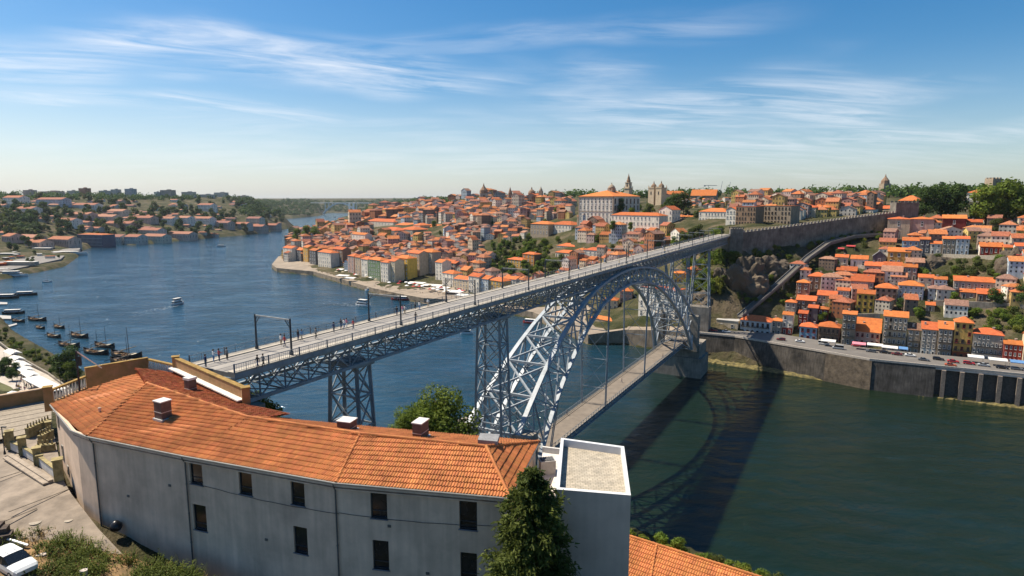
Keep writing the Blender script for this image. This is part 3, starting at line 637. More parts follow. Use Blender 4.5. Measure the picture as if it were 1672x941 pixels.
def make_front():
    root = empty('tiled_building', at_z(480, 800, 45), 0, 'long grey rendered building with a bent orange tiled roof above the river bank', 'building')
    inv = Vector(root.location)
    def B(mb, name, m, parent=root, smooth=False):
        o = link(name, mb.mesh(name, m, smooth), parent)
        if parent is root: o.location = -inv
        return o
    Z = 60.0
    E0, E1a, E1, E2, E3, E4, E5 = [at_z(*p, Z) for p in ((82, 661), (116, 703), (142, 713), (300, 745), (548, 789), (833, 814), (881, 722))]
    R0, R1, R2, R3 = [at_z(*p, 62.1) for p in ((240, 627), (405, 682), (588, 709), (794, 730))]
    RB = at_z(223, 611, 60.6)
    K1, K2 = [at_z(*p, Z) for p in ((640, 701), (475, 686))]; K3, K4, K5 = at_z(402, 655, 61.5), at_z(292, 603, 61.5), at_z(262, 604, 61.2)
    roof = MB()
    tiled(roof, [E1, E2, R1, R0]); tiled(roof, [E2, E3, R2, R1]); tiled(roof, [E3, E4, R3, R2]); tiled(roof, [E4, E5, R3])
    tiled(roof, [E5, K1, R2, R3]); tiled(roof, [K1, K2, R1, R2])
    tiled(roof, [E0, E1, R0, RB])
    tiled(roof, [K2, K3, K4, K5, RB, R0, R1], 1, edge=(0, 1))
    for a, b in ((E1, R0), (R0, R1), (R1, R2), (R2, R3), (R3, E4), (R3, E5), (R0, RB), (E3, R2), (K2, R1)):
        ridge(roof, a+Vector((0, 0, .07)), b+Vector((0, 0, .07)), .15 if (a, b) != (E3, R2) else .11)
    # eave tiles overhang
    rf = B(roof, 'roof', [NEARTILE, OLDTILE])
    # walls, set in from the eaves
    C = Vector((-20, 66, 0))
    def inset(p, q, d=.42):
        u = (q-p); u.z = 0; u.normalize(); n = Vector((u.y, -u.x, 0)); return n*-d
    wall = MB(); wins = []
    segs = [(E0, E1a, []), (E1a, E1, []), (E1, E2, []), (E2, E3, [(310, 330, 751, 791), (316, 337, 825, 866), (390, 411, 765, 808), (475, 497, 781, 825), (480, 502, 861, 904)]),
            (E3, E4, [(605, 632, 801, 847), (609, 635, 883, 930), (750, 779, 817, 865), (752, 779, 903, 950)])]
    pts = []
    for p, q, _ in segs: pts.append((p+inset(p, q), q+inset(p, q)))
    for i in range(len(pts)-1):   # close the corners
        m = (pts[i][1]+pts[i+1][0])/2; pts[i] = (pts[i][0], m); pts[i+1] = (m, pts[i+1][1])
    for (p, q), (_, _, hs) in zip(pts, segs):
        u = q-p; u.z = 0; L = u.length; u.normalize(); n = Vector((u.y, -u.x, 0)); hol = []
        for x0, x1, y0, y1 in hs:
            def hit(x, y):
                r = ray(x, y); c = Vector((0, 0, CAM_Z)); t = (p-c).dot(n)/r.dot(n); return c+r*t
            a, b = hit((x0), (y0+y1)/2), hit(x1, (y0+y1)/2); zt, zb = hit((x0+x1)/2, y0).z, hit((x0+x1)/2, y1).z
            hol.append(((a-p).dot(u), (b-p).dot(u), zb, zt))
        W, u, n, L = wall_panel(wall, p, q, 36, Z-.12, hol)
        for h in hol: wins.append((W, u, n, h))
        # moulded cornice below the eaves
        up = Vector((0, 0, 1))
        wall.beam(p+n*.12+up*(Z-.62-p.z), q+n*.12+up*(Z-.62-p.z), .26, .12); wall.beam(p+n*.2+up*(Z-.24-p.z), q+n*.2+up*(Z-.24-p.z), .42, .2)
    e4 = pts[-1][1]; e5 = E5+Vector((-.4, -.3, 0)); k = [K1, K2, K3, K4, K5, RB]
    chain = [e4, e5]+k+[pts[0][0]]
    for a, b in zip(chain[:-1], chain[1:]): wall.quad((a.x, a.y, 36), (b.x, b.y, 36), (b.x, b.y, Z-.15), (a.x, a.y, Z-.15))
    B(wall, 'wall', PLASTER)
    # gutter
    g = MB(); lift = Vector((0, 0, -.08))
    for a, b in ((E0, E1a), (E1a, E1), (E1, E2), (E2, E3), (E3, E4), (E4, E5)): g.tube(a+lift+(a-C).normalized()*.06, b+lift+(b-C).normalized()*.06, .085, 8)
    B(g, 'gutter', mat('grey_gutter', (.22, .21, .19), rough=.6))
    # windows
    fr_m = mat('dark_window_frame', (.035, .04, .045), rough=.5)
    for W, u, n, (a, b, c, d) in wins:
        f = MB(); t = .09
        def bar(a0, a1, c0, c1, d0=.14, d1=.24):
            P = [W(x, z, dd) for dd in (d0, d1) for x, z in ((a0, c0), (a1, c0), (a1, c1), (a0, c1))]
            f.add(P, [(0, 1, 2, 3), (7, 6, 5, 4), (0, 4, 5, 1), (1, 5, 6, 2), (2, 6, 7, 3), (3, 7, 4, 0)])
        bar(a, a+t, c, d); bar(b-t, b, c, d); bar(a+t, b-t, d-t, d); bar(a+t, b-t, c, c+t)
        bar(a+t, b-t, c+(d-c)*.24, c+(d-c)*.24+.06)
        wo = B(f, 'window', fr_m)
        pn = MB(); pn.quad(W(a, c, .2), W(b, c, .2), W(b, d, .2), W(a, d, .2)); o = link('pane', pn.mesh('pane', GLASS), wo)
        s = MB(); P = [W(x, z, dd) for dd in (-.1, .28) for x, z in ((a-.08, c-.09), (b+.08, c-.09), (b+.08, c+.0), (a-.08, c+.0))]
        s.add(P, [(0, 1, 2, 3), (7, 6, 5, 4), (0, 4, 5, 1), (1, 5, 6, 2), (2, 6, 7, 3), (3, 7, 4, 0)]); link('sill', s.mesh('sill', mat('slate_sill', (.16, .17, .19), rough=.6)), wo)
    # the west face's small openings
    p, q = pts[0]; u = (q-p).normalized(); n = Vector((u.y, -u.x, 0)); L = (q-p).length
    for a, zc, w, h in ((1.3, 58.2, .8, 1.5), (2.3, 54.6, .8, 1.9), (4.6, 53.2, .7, 1.1)):
        f = MB(); c = p+u*a+n*.03; f.box(c.x, c.y, zc, w, .1, h, 0, rz=math.atan2(u.y, u.x)); wo = B(f, 'window', mat('window_surround', (.30, .28, .25)))
        pn = MB(); c = p+u*a+n*.06; pn.box(c.x, c.y, zc, w-.22, .08, h-.22, 0, rz=math.atan2(u.y, u.x)); link('pane', pn.mesh('pane', GLASS), wo)
    # downpipes
    for i, (seg, xx) in enumerate(((2, 0.15), (2, None), (3, None))):
        p, q = pts[seg]; u = (q-p).normalized(); n = Vector((u.y, -u.x, 0))
        s = p+u*.35 if xx else q-u*.25
        s = s+n*.14; mb = MB(); mb.tube((s.x, s.y, 44), (s.x, s.y, Z-.75), .075, 8); mb.tube((s.x, s.y, Z-.75), (s.x+n.x*.35, s.y+n.y*.35, Z-.2), .075, 8)
        for z in (48, 51, 54, 57): mb.tube((s.x, s.y, z), (s.x, s.y, z+.1), .1, 8)
        B(mb, 'downpipe', PIPE)
    # a slack cable, small vents and patched render on the long wall
    for seg, z0, z1 in ((3, 57.3, 57.0), (4, 57.1, 57.4)):
        p, q = pts[seg]; u = (q-p).normalized(); n = Vector((u.y, -u.x, 0)); mb = MB(); K = 14
        P = [p.lerp(q, k/K)+n*.06 for k in range(K+1)]; Z_ = [z0+(z1-z0)*k/K-.28*math.sin(math.pi*k/K)-.05*math.sin(5*math.pi*k/K)**2 for k in range(K+1)]
        for k in range(K): mb.tube((P[k].x, P[k].y, Z_[k]), (P[k+1].x, P[k+1].y, Z_[k+1]), .022, 5)
        B(mb, 'cable', BLACK)
    for seg, f, z in ((2, .35, 54.2), (2, .8, 56.4), (3, .52, 53.0), (4, .30, 56.3), (4, .52, 52.3), (4, .86, 55.0)):
        p, q = pts[seg]; u = (q-p).normalized(); n = Vector((u.y, -u.x, 0)); c = p.lerp(q, f)+n*.03; mb = MB(); mb.box(c.x, c.y, z, .3, .08, .22, 0, rz=math.atan2(u.y, u.x)); B(mb, 'wall_vent', mat('vent_grille', (.12, .11, .10)))
    # chimneys
    for x, y, w, d, h, rz, ct, m in ((267, 682, 1.25, 1.1, 2.15, .5, .25, BROWN), (312, 643, .95, .95, 2.1, .5, 1.0, BROWN), (567, 702, 1.45, 1.3, 1.35, .3, .1, BROWN), (687, 714, .95, 1.5, 1.9, .35, .22, BROWN)):
        zb = 61.3 if y != 643 else 61.0
        b = at_z(x, y, zb); mb = MB(); mb.box(b.x, b.y, zb+h/2-.3, w, d, h, 0, rz=-rz)
        mb.box(b.x, b.y, zb+h*.48-.3, w+.05, d+.05, .06, 1, rz=-rz); mb.box(b.x, b.y, zb-.28+.2, w+.3, d+.3, .22, 1, rz=-rz)
        ch = B(mb, 'chimney', [m, ZINC], rf if False else root)
        cp_ = MB(); cp_.box(b.x, b.y, zb+h-.3+ct*.12, w+.16, d+.16, ct*.22+.05, 0, rz=-rz); link('cap', cp_.mesh('cap', mat('pale_cap', (.62, .58, .53), rough=.6)), ch)
    for x, y in ((163, 672), (312, 680)):
        b = at_z(x, y, 60.9); mb = MB(); mb.lathe([(.13, 0), (.13, .32), (.17, .34), (.17, .42), (.02, .5)], 10, (b.x, b.y, b.z)); B(mb, 'vent_pipe', mat('clay_vent', (.5, .36, .27)))
    b = [at_z(*p, 62.05) for p in ((780, 722), (812, 725), (816, 713), (784, 711))]; mb = MB(); mb.prism([tuple(p[:2]) for p in b], 61.9, 62.28); B(mb, 'roof_hatch', mat('grey_slate_sheet', (.24, .235, .23), rough=.6, var=.3, scale=3))
    # parapets along the back of the roof
    def parapet(p, q, z0, z1, w=.42, coping=True, name='parapet'):
        mb = MB(); mb.beam((p.x, p.y, (z0+z1)/2), (q.x, q.y, (z0+z1)/2), w, z1-z0, 0)
        if coping: mb.beam((p.x, p.y, z1+.05), (q.x, q.y, z1+.05), w+.14, .1, 1)
        return mb
    def balustrade(p, q, z0, z1):
        mb = MB(); d = q-p; L = d.length; d.normalize()
        mb.beam((p.x, p.y, z0+.12), (q.x, q.y, z0+.12), .4, .24, 0); mb.beam((p.x, p.y, z1-.1), (q.x, q.y, z1-.1), .46, .2, 1)
        n = int(L/.5)
        for i in range(n):
            c = p+d*(i+.5)*L/n; mb.lathe([(.1, 0), (.16, .2*(z1-z0)), (.07, .6*(z1-z0)), (.12, (z1-z0-.3))], 8, (c.x, c.y, z0+.22), 2)
        return mb
    wm = mat('white_baluster', (.62, .58, .5), rough=.9, var=.2)
    P0, P1, P2, P3, P4 = at_z(80, 656, 59.6), at_z(141, 628, 59.8), at_z(243, 606, 60.1), at_z(288, 603, 61.3), at_z(402, 656, 61.3)
    B(parapet(P1, P2, 58.5, 62.0), 'parapet', [OCHRE, OCHRET])
    B(parapet(P3, P4, 58.5, 62.85, .5), 'parapet', [OCHRE, OCHRET])
    B(balustrade(P0, P1, 59.2, 61.0), 'balustrade', [OCHRE, OCHRET, wm]); B(balustrade(P2, P3, 60.2, 61.9), 'balustrade', [OCHRE, OCHRET, wm])
    for i, (pp, h) in enumerate(((P0, 61.4), (P3, 63.0), (P4, 62.95))):
        mb = MB(); mb.box(pp.x, pp.y, (58.5+h)/2, .85, .85, h-58.5, 0, rz=.5); mb.box(pp.x, pp.y, h+.06, 1.0, 1.0, .12, 1, rz=.5); B(mb, 'pier', [OCHRE, OCHRET])
    mb = MB(); n = Vector((P4.y-P3.y, P3.x-P4.x, 0)).normalized()*-.6
    if n.y > 0: n = -n
    mb.beam(P3+n+Vector((0, 0, .3)), P4+n+Vector((0, 0, .3)), .8, .14); B(mb, 'zinc_flashing', mat('pale_flashing', (.66, .63, .58), rough=.6))
    return dict(E0=E0, E1=E1, E1a=E1a, E4=E4, E5=E5, P0=P0, pts=pts, P4=P4)
FRONT = make_front()

def make_block():
    zt = 61.4
    a, b, c, d = [at_z(*p, zt) for p in ((907, 799), (1030, 809), (1019, 729), (916, 715))]
    ctr = (a+b+c+d)/4
    root = empty('concrete_tower_block', (ctr.x, ctr.y, 30), 0, 'plain grey rendered flat-roofed block beside the tall conifer', 'building'); inv = Vector(root.location)
    poly = [tuple(p[:2]) for p in (a, b, c, d)]; inn = [((p[0]-ctr.x)*.9+ctr.x, (p[1]-ctr.y)*.93+ctr.y) for p in poly]
    mb = MB()
    for i in range(4):
        p, q = poly[i], poly[(i+1) % 4]; r, s = inn[i], inn[(i+1) % 4]
        mb.quad((*p, 28), (*q, 28), (*q, zt), (*p, zt), 0)
        mb.quad((*p, zt), (*q, zt), (*s, zt), (*r, zt), 1); mb.quad((*r, zt), (*s, zt), (*s, zt-.75), (*r, zt-.75), 1)
    link('wall', mb.mesh('wall', [mat('smooth_grey_render', (.56, .455, .365), rough=.9, var=.26, scale=.22, streak=.06), mat('white_parapet', (.60, .60, .60), rough=.7, var=.1)]), root).location = -inv
    mb = MB(); mb.poly([(*p, zt-.7) for p in inn])
    m = bpy.data.materials.new('roof_pavers'); m.use_nodes = True; t = m.node_tree; bs = t.nodes['Principled BSDF']; bs.inputs['Roughness'].default_value = .95
    tc = N(t, 'ShaderNodeTexCoord'); mp = N(t, 'ShaderNodeMapping'); mp.inputs['Rotation'].default_value = (0, 0, R(4)); t.links.new(tc.outputs['Object'], mp.inputs[0])
    br = N(t, 'ShaderNodeTexBrick', i_Scale=1.0); br.inputs['Color1'].default_value = (.45, .38, .29, 1); br.inputs['Color2'].default_value = (.37, .32, .25, 1); br.inputs['Mortar'].default_value = (.22, .2, .14, 1)
    br.inputs['Mortar Size'].default_value = .022; br.inputs['Brick Width'].default_value = .42; br.inputs['Row Height'].default_value = .3; t.links.new(mp.outputs[0], br.inputs['Vector'])
    no = N(t, 'ShaderNodeTexNoise', i_Scale=1.3, i_Detail=6.0); t.links.new(tc.outputs['Object'], no.inputs['Vector']); rr = N(t, 'ShaderNodeMapRange', i_1=.3, i_2=.7, i_3=.72, i_4=1.12); t.links.new(no.outputs[0], rr.inputs[0])
    mx = N(t, 'ShaderNodeMix', data_type='RGBA', blend_type='MULTIPLY', i_Factor=1.0); t.links.new(br.outputs['Color'], mx.inputs['A']); t.links.new(rr.outputs[0], mx.inputs['B']); t.links.new(mx.outputs['Result'], bs.inputs['Base Color'])
    link('roof', mb.mesh('roof', m), root).location = -inv
    # low link building with its ventilation unit
    p = [at_z(*q, 57.4) for q in ((878, 800), (912, 812), (918, 742), (886, 738))]; cc = sum(p, Vector())/4
    r2 = empty('link_building', (cc.x, cc.y, 40), 0, 'low cream link between the tiled roof and the grey block', 'building'); i2 = Vector(r2.location)
    mb = MB(); mb.prism([tuple(q[:2]) for q in p], 36, 57.4, 0, 1); link('wall', mb.mesh('wall', [PLASTERL, mat('cream_screed', (.62, .56, .5), rough=.9)]), r2).location = -i2
    mb = MB(); mb.beam(p[2]+Vector((0, 0, .3)), p[3]+Vector((0, 0, .3)), .25, .6); link('parapet', mb.mesh('parapet', PLASTERL), r2).location = -i2
    u = at_z(893, 772, 57.4); ro = empty('ventilation_unit', (u.x, u.y, 57.4), .2, 'boxy rooftop ventilation unit in the gap beside the tiled roof', 'ventilation unit')
    mb = MB(); mb.box(0, 0, .75, 1.5, 1.1, 1.3); mb.box(0, 0, .05, 1.6, 1.2, .1); link('housing', mb.mesh('housing', mat('grey_housing', (.5, .47, .44), rough=.5)), ro)
    mb = MB(); mb.box(0, 0, 1.42, 1.3, .9, .06)
    for k in range(5): mb.box(-.5+k*.25, 0, 1.47, .06, .8, .06)
    link('grille', mb.mesh('grille', mat('grille_dark', (.09, .09, .09))), ro)
make_block()

def make_lower_roof():
    p3, p2 = at_z(1008, 870, 45.5), at_z(1262, 950, 45.5); u = (p2-p3).normalized(); v = Vector((u.y, -u.x, 0))*8
    pts = [p3+v+Vector((0, 0, -3)), p2+v+Vector((0, 0, -3)), p2, p3]
    ctr = sum(pts, Vector())/4
    root = empty('lower_tiled_house', (ctr.x, ctr.y, 30), 0, 'low building with an orange tiled roof below the grey block', 'building'); inv = Vector(root.location)
    mb = MB(); tiled(mb, pts); ridge(mb, pts[3]+Vector((0, 0, .08)), pts[2]+Vector((0, 0, .08)), .16)
    m1 = (pts[0]*.62+pts[1]*.38); m2 = pts[3]*.72+pts[2]*.28
    ridge(mb, m1+Vector((0, 0, .1)), m2+Vector((0, 0, .1)), .12)
    back = [pts[3]-v*.5+Vector((0, 0, -2.6)), pts[2]-v*.5+Vector((0, 0, -2.6))]
    mb.quad(pts[3], pts[2], back[1], back[0], 0)
    link('roof', mb.mesh('roof', NEARTILE), root).location = -inv
    q = [tuple(p[:2]) for p in (pts[0], pts[1], pts[2], pts[3])]; mb = MB()
    for a, b in ((pts[0], pts[1]), (pts[1], pts[2]), (pts[2], pts[3]), (pts[3], pts[0])): mb.quad((a.x, a.y, 26), (b.x, b.y, 26), (b.x, b.y, b.z-.15), (a.x, a.y, a.z-.15))
    mb.quad((back[0].x, back[0].y, 26), (back[1].x, back[1].y, 26), tuple(back[1]), tuple(back[0]))
    link('wall', mb.mesh('wall', PLASTER), root).location = -inv
    a, b, c = at_z(1030, 905, 45), at_z(1066, 915, 45), 0
    return pts
LOWROOF = make_lower_roof()

# ------------------------------------------------------------------ plants
def leafmat(name, a, b, rand=.18): return mat(name, b, rough=.7, var=.2, scale=.35, dark=a, rand=rand, spec=.15, trans=.35, coord='Object')
LEAF = leafmat('leaf_green', (.05, .09, .012), (.17, .22, .028))
LEAFD = leafmat('leaf_dark', (.025, .055, .014), (.085, .13, .026))
LEAFY = leafmat('leaf_yellow', (.08, .10, .014), (.22, .23, .035))
LEAFO = leafmat('leaf_olive', (.04, .06, .015), (.12, .14, .035))
CONIF = leafmat('conifer_green', (.02, .036, .008), (.12, .14, .03))
BARK = mat('bark', (.07, .05, .035), rough=.95, var=.4, scale=3)
def crown_mesh(name, m, blobs, n, leaf, seed, core=True):
    """many small leaf-sized faces spread through the volume of the crown's limbs"""
    r = random.Random(seed); V = []; F = []
    tot = sum(b[3]*b[3] for b in blobs)
    for bx, by, bz, br in blobs:
        k = int(n*br*br/tot)
        for _ in range(k):
            d = Vector((r.gauss(0, 1), r.gauss(0, 1), r.gauss(0, 1))).normalized()
            rr = br*(1-abs(r.gauss(0, .22)))*(1+.22*mnoise.noise(Vector((d.x*2.3+bx, d.y*2.3+by, d.z*2.3+bz))))
            c = Vector((bx, by, bz))+Vector((d.x*rr, d.y*rr, d.z*rr*.85))
            nn = (d+Vector((r.gauss(0, .55), r.gauss(0, .55), r.gauss(0, .55)+.25))).normalized()
            a = nn.cross(Vector((r.gauss(0, 1), r.gauss(0, 1), r.gauss(0, 1)))).normalized(); b = nn.cross(a)
            s = leaf*r.uniform(.6, 1.35); i = len(V)
            V += [tuple(c+a*s), tuple(c+b*s*.6), tuple(c-a*s*.9), tuple(c-b*s*.55)]; F.append((i, i+1, i+2, i+3))
    me = bpy.data.meshes.new(name); me.from_pydata(V, [], F); me.materials.append(m); me.update(); return me
def rand_blobs(r, w, h, n, z0):
    out = []
    for i in range(n):
        t = r.random(); z = z0+h*(.12+.78*t); rad = w*.5*(1-.75*abs(t-.42)**1.2)
        a = r.uniform(0, 6.28); q = rad*r.uniform(.15, .72)
        out.append((math.cos(a)*q, math.sin(a)*q, z, w*r.uniform(.17, .30)))
    return out
def trunk_mesh(name, h, r0, limbs, seed):
    r = random.Random(seed); mb = MB(); p = Vector((0, 0, -1.5)); q = Vector((r.uniform(-.2, .2), r.uniform(-.2, .2), h*.45))
    mb.tube(p, q, r0, 8, r2=r0*.65); mb.tube(q, (q.x*1.5, q.y*1.5, h*.85), r0*.65, 7, r2=r0*.2)
    for bx, by, bz, br in limbs: mb.tube(q+Vector((0, 0, r.uniform(-.1, .2)*h*.3)), (bx, by, bz), r0*.4, 6, r2=r0*.1)
    return mb.mesh(name, BARK, True)
PLANTS = {}
def plant_kind(key, m, w, h, n, leaf, nb, z0, seeds=3, trunk=True):
    out = []
    for s in range(seeds):
        r = random.Random(hash(key) % 999+s*17 if False else s*17+len(key)*7); bl = rand_blobs(r, w, h, nb, z0)
        out.append((crown_mesh(key+'_crown', m, bl, n, leaf, s+3), trunk_mesh(key+'_trunk', h+z0, w*.035, bl[:5], s) if trunk else None))
    PLANTS[key] = out
plant_kind('broadleaf', LEAF, 9, 9, 2600, .42, 15, 2.2)
plant_kind('bright_tree', LEAFY, 9, 9, 2600, .40, 15, 2.0)
plant_kind('near_tree', LEAF, 9, 9, 9000, .21, 20, 2.0)
plant_kind('dark_tree', LEAFD, 10, 11, 2600, .45, 15, 2.2)
plant_kind('olive_tree', LEAFO, 9, 9, 2400, .42, 14, 2.0)
plant_kind('shrub', LEAF, 5, 3.4, 1000, .26, 9, -.3, trunk=False)
plant_kind('olive_shrub', LEAFO, 5, 3.2, 1000, .26, 9, -.3, trunk=False)
plant_kind('yellow_shrub', LEAFY, 4.5, 3.0, 1000, .24, 9, -.3, trunk=False)
plant_kind('far_tree', LEAFD, 12, 11, 420, 1.1, 9, 1.0, trunk=False)
plant_kind('far_olive', LEAFO, 12, 10, 420, 1.1, 9, 1.0, trunk=False)
prnd = random.Random(99)
def plant(kind, p, s, name, label, cat='tree', group=None, sz=None, rz=None):
    c, t = prnd.choice(PLANTS[kind])
    rz = prnd.uniform(0, 6.28) if rz is None else rz
    if t is None:
        o = link(name, c, None, p, rz, (s, s, sz or s)); return tag(o, label, cat, group)
    e = empty(name, p, rz, label, cat, group); e.scale = (s, s, sz or s)
    link('crown', c, e); link('trunk', t, e); return e
def conifer(p, h, w):
    e = empty('conifer', p, 0, 'tall dark shaggy conifer standing against the long grey wall', 'tree')
    r = random.Random(5); V = []; F = []
    def leaf(c, d, s):
        d = d.normalized(); a = d.cross(Vector((r.gauss(0, 1), r.gauss(0, 1), r.gauss(0, 1)))).normalized(); i = len(V)
        V.extend([tuple(c-a*s*.26), tuple(c+a*s*.26), tuple(c+d*s*1.1+a*s*.1), tuple(c+d*s*1.1-a*s*.1)]); F.append((i, i+1, i+2, i+3))
    tr = MB(); tr.tube((0, 0, -2), (0, 0, h*.97), .42, 10, r2=.05)
    for k in range(560):
        t = (k+r.random())/560; z = h*(.02+.975*t); L = w*.5*((1-t)**.62)*r.uniform(.5, 1.22)*(1+.3*mnoise.noise(Vector((math.cos(k*2.399)*1.5, math.sin(k*2.399)*1.5, z*.55))))+.12
        a = k*2.399+r.uniform(-.4, .4); d = Vector((math.cos(a), math.sin(a), 0))
        tip = d*L+Vector((0, 0, L*r.uniform(-.15, .35)))
        if k % 3 == 0: tr.tube((0, 0, z), tuple(Vector((0, 0, z))+tip*.8), .06, 5, r2=.02)
        nn = int(30+95*L/3)
        for i in range(nn):
            f = r.random()**.6; c = Vector((0, 0, z))+tip*f+Vector((r.gauss(0, .17), r.gauss(0, .17), r.gauss(0, .14)-.25*f*f*L*.5))*(0.5+.55*L/2)
            leaf(c, d*.6+Vector((r.gauss(0, .5), r.gauss(0, .5), r.gauss(-.25, .5))), r.uniform(.17, .36))
    me = bpy.data.meshes.new('crown'); me.from_pydata(V, [], F); me.materials.append(CONIF); me.update()
    link('crown', me, e); link('trunk', tr.mesh('trunk', BARK), e)
q = at_y(868, 770, 43.0)
conifer((q.x, q.y, 45.0), q.z-45.0+.2, 11.5)
# ------------------------------------------------------------------ plaza, steps and bank on the near side
PAVE = mat('sandy_paving', (0.26, 0.21, 0.162), rough=.92, var=.42, scale=.55, bump=.25, bscale=6)
def make_plaza():
    zf = lambda x, y: 0
    pl = [at_z(*p, 52.6) for p in ((-260, 720), (80, 700), (100, 772), (113, 800), (-260, 820))]
    low = [at_z(*p, z) for p, z in (((161, 862), 50.9), ((185, 905), 50.0), ((60, 890), 50.6), ((-300, 900), 51.5))]
    mb = MB()
    q = [at_z(-300, 690, 52.6), at_z(82, 680, 52.6), at_z(104, 785, 52.5), at_z(116, 806, 52.3), at_z(161, 864, 51.0), at_z(200, 905, 50.2), at_z(70, 900, 50.8), at_z(-300, 870, 52.3)]
    n = 14; 
    # fan of strips between the far and near edges
    far = [q[0], q[1], q[2], q[3], q[4], q[5]]; nr = [q[7], q[7].lerp(q[6], .35), q[7].lerp(q[6], .55), q[7].lerp(q[6], .7), q[7].lerp(q[6], .9), q[6]]
    for i in range(5): mb.quad(nr[i], nr[i+1], far[i+1], far[i])
    for i in range(5): mb.quad(tuple(nr[i]-Vector((0, 0, 3))), tuple(nr[i+1]-Vector((0, 0, 3))), tuple(nr[i+1]), tuple(nr[i]))
    o = mb.build('stone_plaza', PAVE); tag(o, 'sandy stone paved terrace beside the grey building', 'terrace', kind='structure')
    s = MB(); lift = Vector((0, 0, .012)); dark = mat('paving_joint', (.16, .13, .10), rough=.95)
    for a, b in (((-40, 792), (52, 764)), ((18, 836), (112, 800)), ((0, 742), (30, 728)), ((60, 700), (0, 720))):
        pass
    j = MB()
    for a, b, z0, z1 in (((-60, 800), (56, 763), 52.58, 52.55), ((14, 836), (112, 799), 52.4, 52.4), ((-40, 870), (60, 830), 52.1, 52.1)):
        j.beam(at_z(*a, z0+.0), at_z(*b, z1), .12, .05)
    tag(j.build('paving_joint', dark), 'dark joints running across the terrace paving', 'joint', kind='structure')
    bpy.context.view_layer.update(); eye = Vector((0, 0, CAM_Z))
    for x, y, r in ((58, 853, .55), (112, 850, .38)):
        ok, q_, nn, _i = o.ray_cast(eye, ray(x, y).normalized())
        if ok:
            m = MB(); m.lathe([(r, -.2), (r, .012), (r*.94, .02)], 20, tuple(q_)); c = m.build('manhole_cover', mat('worn_iron_cover', (.33, .28, .22), rough=.8)); tag(c, 'pale oval cover set in the terrace paving' if r > .4 else 'small round drain cover in the paving near the building corner', 'manhole cover')
    # promenade and its long orange wall
    a, b = at_z(-300, 720, 53.2), at_z(84, 652, 53.2)
    mb = MB(); mb.beam(a+Vector((0, 0, .9)), b+Vector((0, 0, .9)), .5, 2.0, 0); mb.beam(a+Vector((0, 0, 1.95)), b+Vector((0, 0, 1.95)), .66, .14, 1)
    w = mb.build('promenade_wall', [OCHRE, mat('worn_coping', (.46, .33, .22), rough=.95, var=.3)]); tag(w, 'long orange wall closing the promenade above the quay', 'wall')
    m = MB(); c = [a, b, at_z(84, 700, 53.0), at_z(-300, 780, 53.0)]; m.poly([tuple(p) for p in c])
    bm = mat('boardwalk', (.29, .24, .18), rough=.9, var=.3, scale=3)
    tag(m.build('promenade_path', bm), 'sunlit promenade strip behind the steps', 'path', kind='structure')
    mb = MB()
    for k in range(7): u = k/7; mb.beam(a.lerp(c[3], u)+Vector((0, 0, .02)), b.lerp(c[2], u)+Vector((0, 0, .02)), .05, .03)
    tag(mb.build('path_joint', dark), 'fine joints along the promenade', 'joint', kind='structure')
    # stepped stone balustrade
    root = empty('stone_stair', at_z(60, 740, 52.6), 0, 'old stone stair with lichen-stained piers and white parapets beside the grey building', 'stair'); inv = Vector(root.location)
    LICH = mat('lichen_granite', (.33, .27, .13), rough=.95, var=.5, scale=1.4, dark=(.14, .11, .05), bump=.4); WP = mat('white_parapet_panel', (.62, .58, .53), rough=.9, var=.2)
    def B(mb, name, m): link(name, mb.mesh(name, m), root).location = -inv
    for x, y, h, w in ((18, 733, 2.4, .8), (12, 727, 1.4, .6), (38, 742, 2.2, .8), (62, 757, 2.0, .75), (66, 760, 1.3, .6), (97, 784, 2.5, .9), (80, 705, 1.4, .6)):
        p = at_z(x, y, 52.5); mb = MB(); mb.box(p.x, p.y, 52.5+h/2, w, w, h, 0, rz=.6); mb.box(p.x, p.y, 52.5+h, w+.18, w+.18, .14, 0, rz=.6); B(mb, 'pier', LICH)
    for (x0, y0), (x1, y1), h in (((20, 734), (38, 742), 1.0), ((40, 743), (62, 757), 1.0), ((66, 760), (95, 783), 1.1)):
        p, q = at_z(x0, y0, 52.5), at_z(x1, y1, 52.5); mb = MB(); mb.beam((p.x, p.y, 52.5+h/2), (q.x, q.y, 52.5+h/2), .3, h, 0); mb.beam((p.x, p.y, 52.55+h), (q.x, q.y, 52.55+h), .42, .12, 1); B(mb, 'parapet_panel', [WP, LICH])
    for (x0, y0), (x1, y1), h in (((45, 716), (82, 699), 1.25), ((66, 728), (86, 717), 1.2), ((60, 738), (90, 736), .8)):
        p, q = at_z(x0, y0, 52.5), at_z(x1, y1, 52.5); mb = MB(); mb.beam((p.x, p.y, 52.5+h/2), (q.x, q.y, 52.5+h/2), .5, h, 0); mb.beam((p.x, p.y, 52.55+h), (q.x, q.y, 52.55+h), .62, .14, 0)
        n = int((q-p).length/.45); d = (q-p)/max(1, n)
        for i in range(n): c = p+d*(i+.5); mb.lathe([(.09, 0), (.12, .2), (.06, .45), (.09, .6)], 6, (c.x, c.y, 52.6+h), 0)
        B(mb, 'balustrade', LICH)
    p, q = at_z(25, 744, 52.5), at_z(92, 786, 52.5); mb = MB()
    u = (q-p); n = Vector((u.y, -u.x, 0)).normalized()
    for k, hh in enumerate((.34, .18)): a_ = p+n*(.5+.5*k); b_ = q+n*(.5+.5*k); mb.beam((a_.x, a_.y, 52.5+hh/2), (b_.x, b_.y, 52.5+hh/2), .5, hh)
    B(mb, 'step', mat('worn_step', (.33, .27, .21), rough=.9, var=.3))
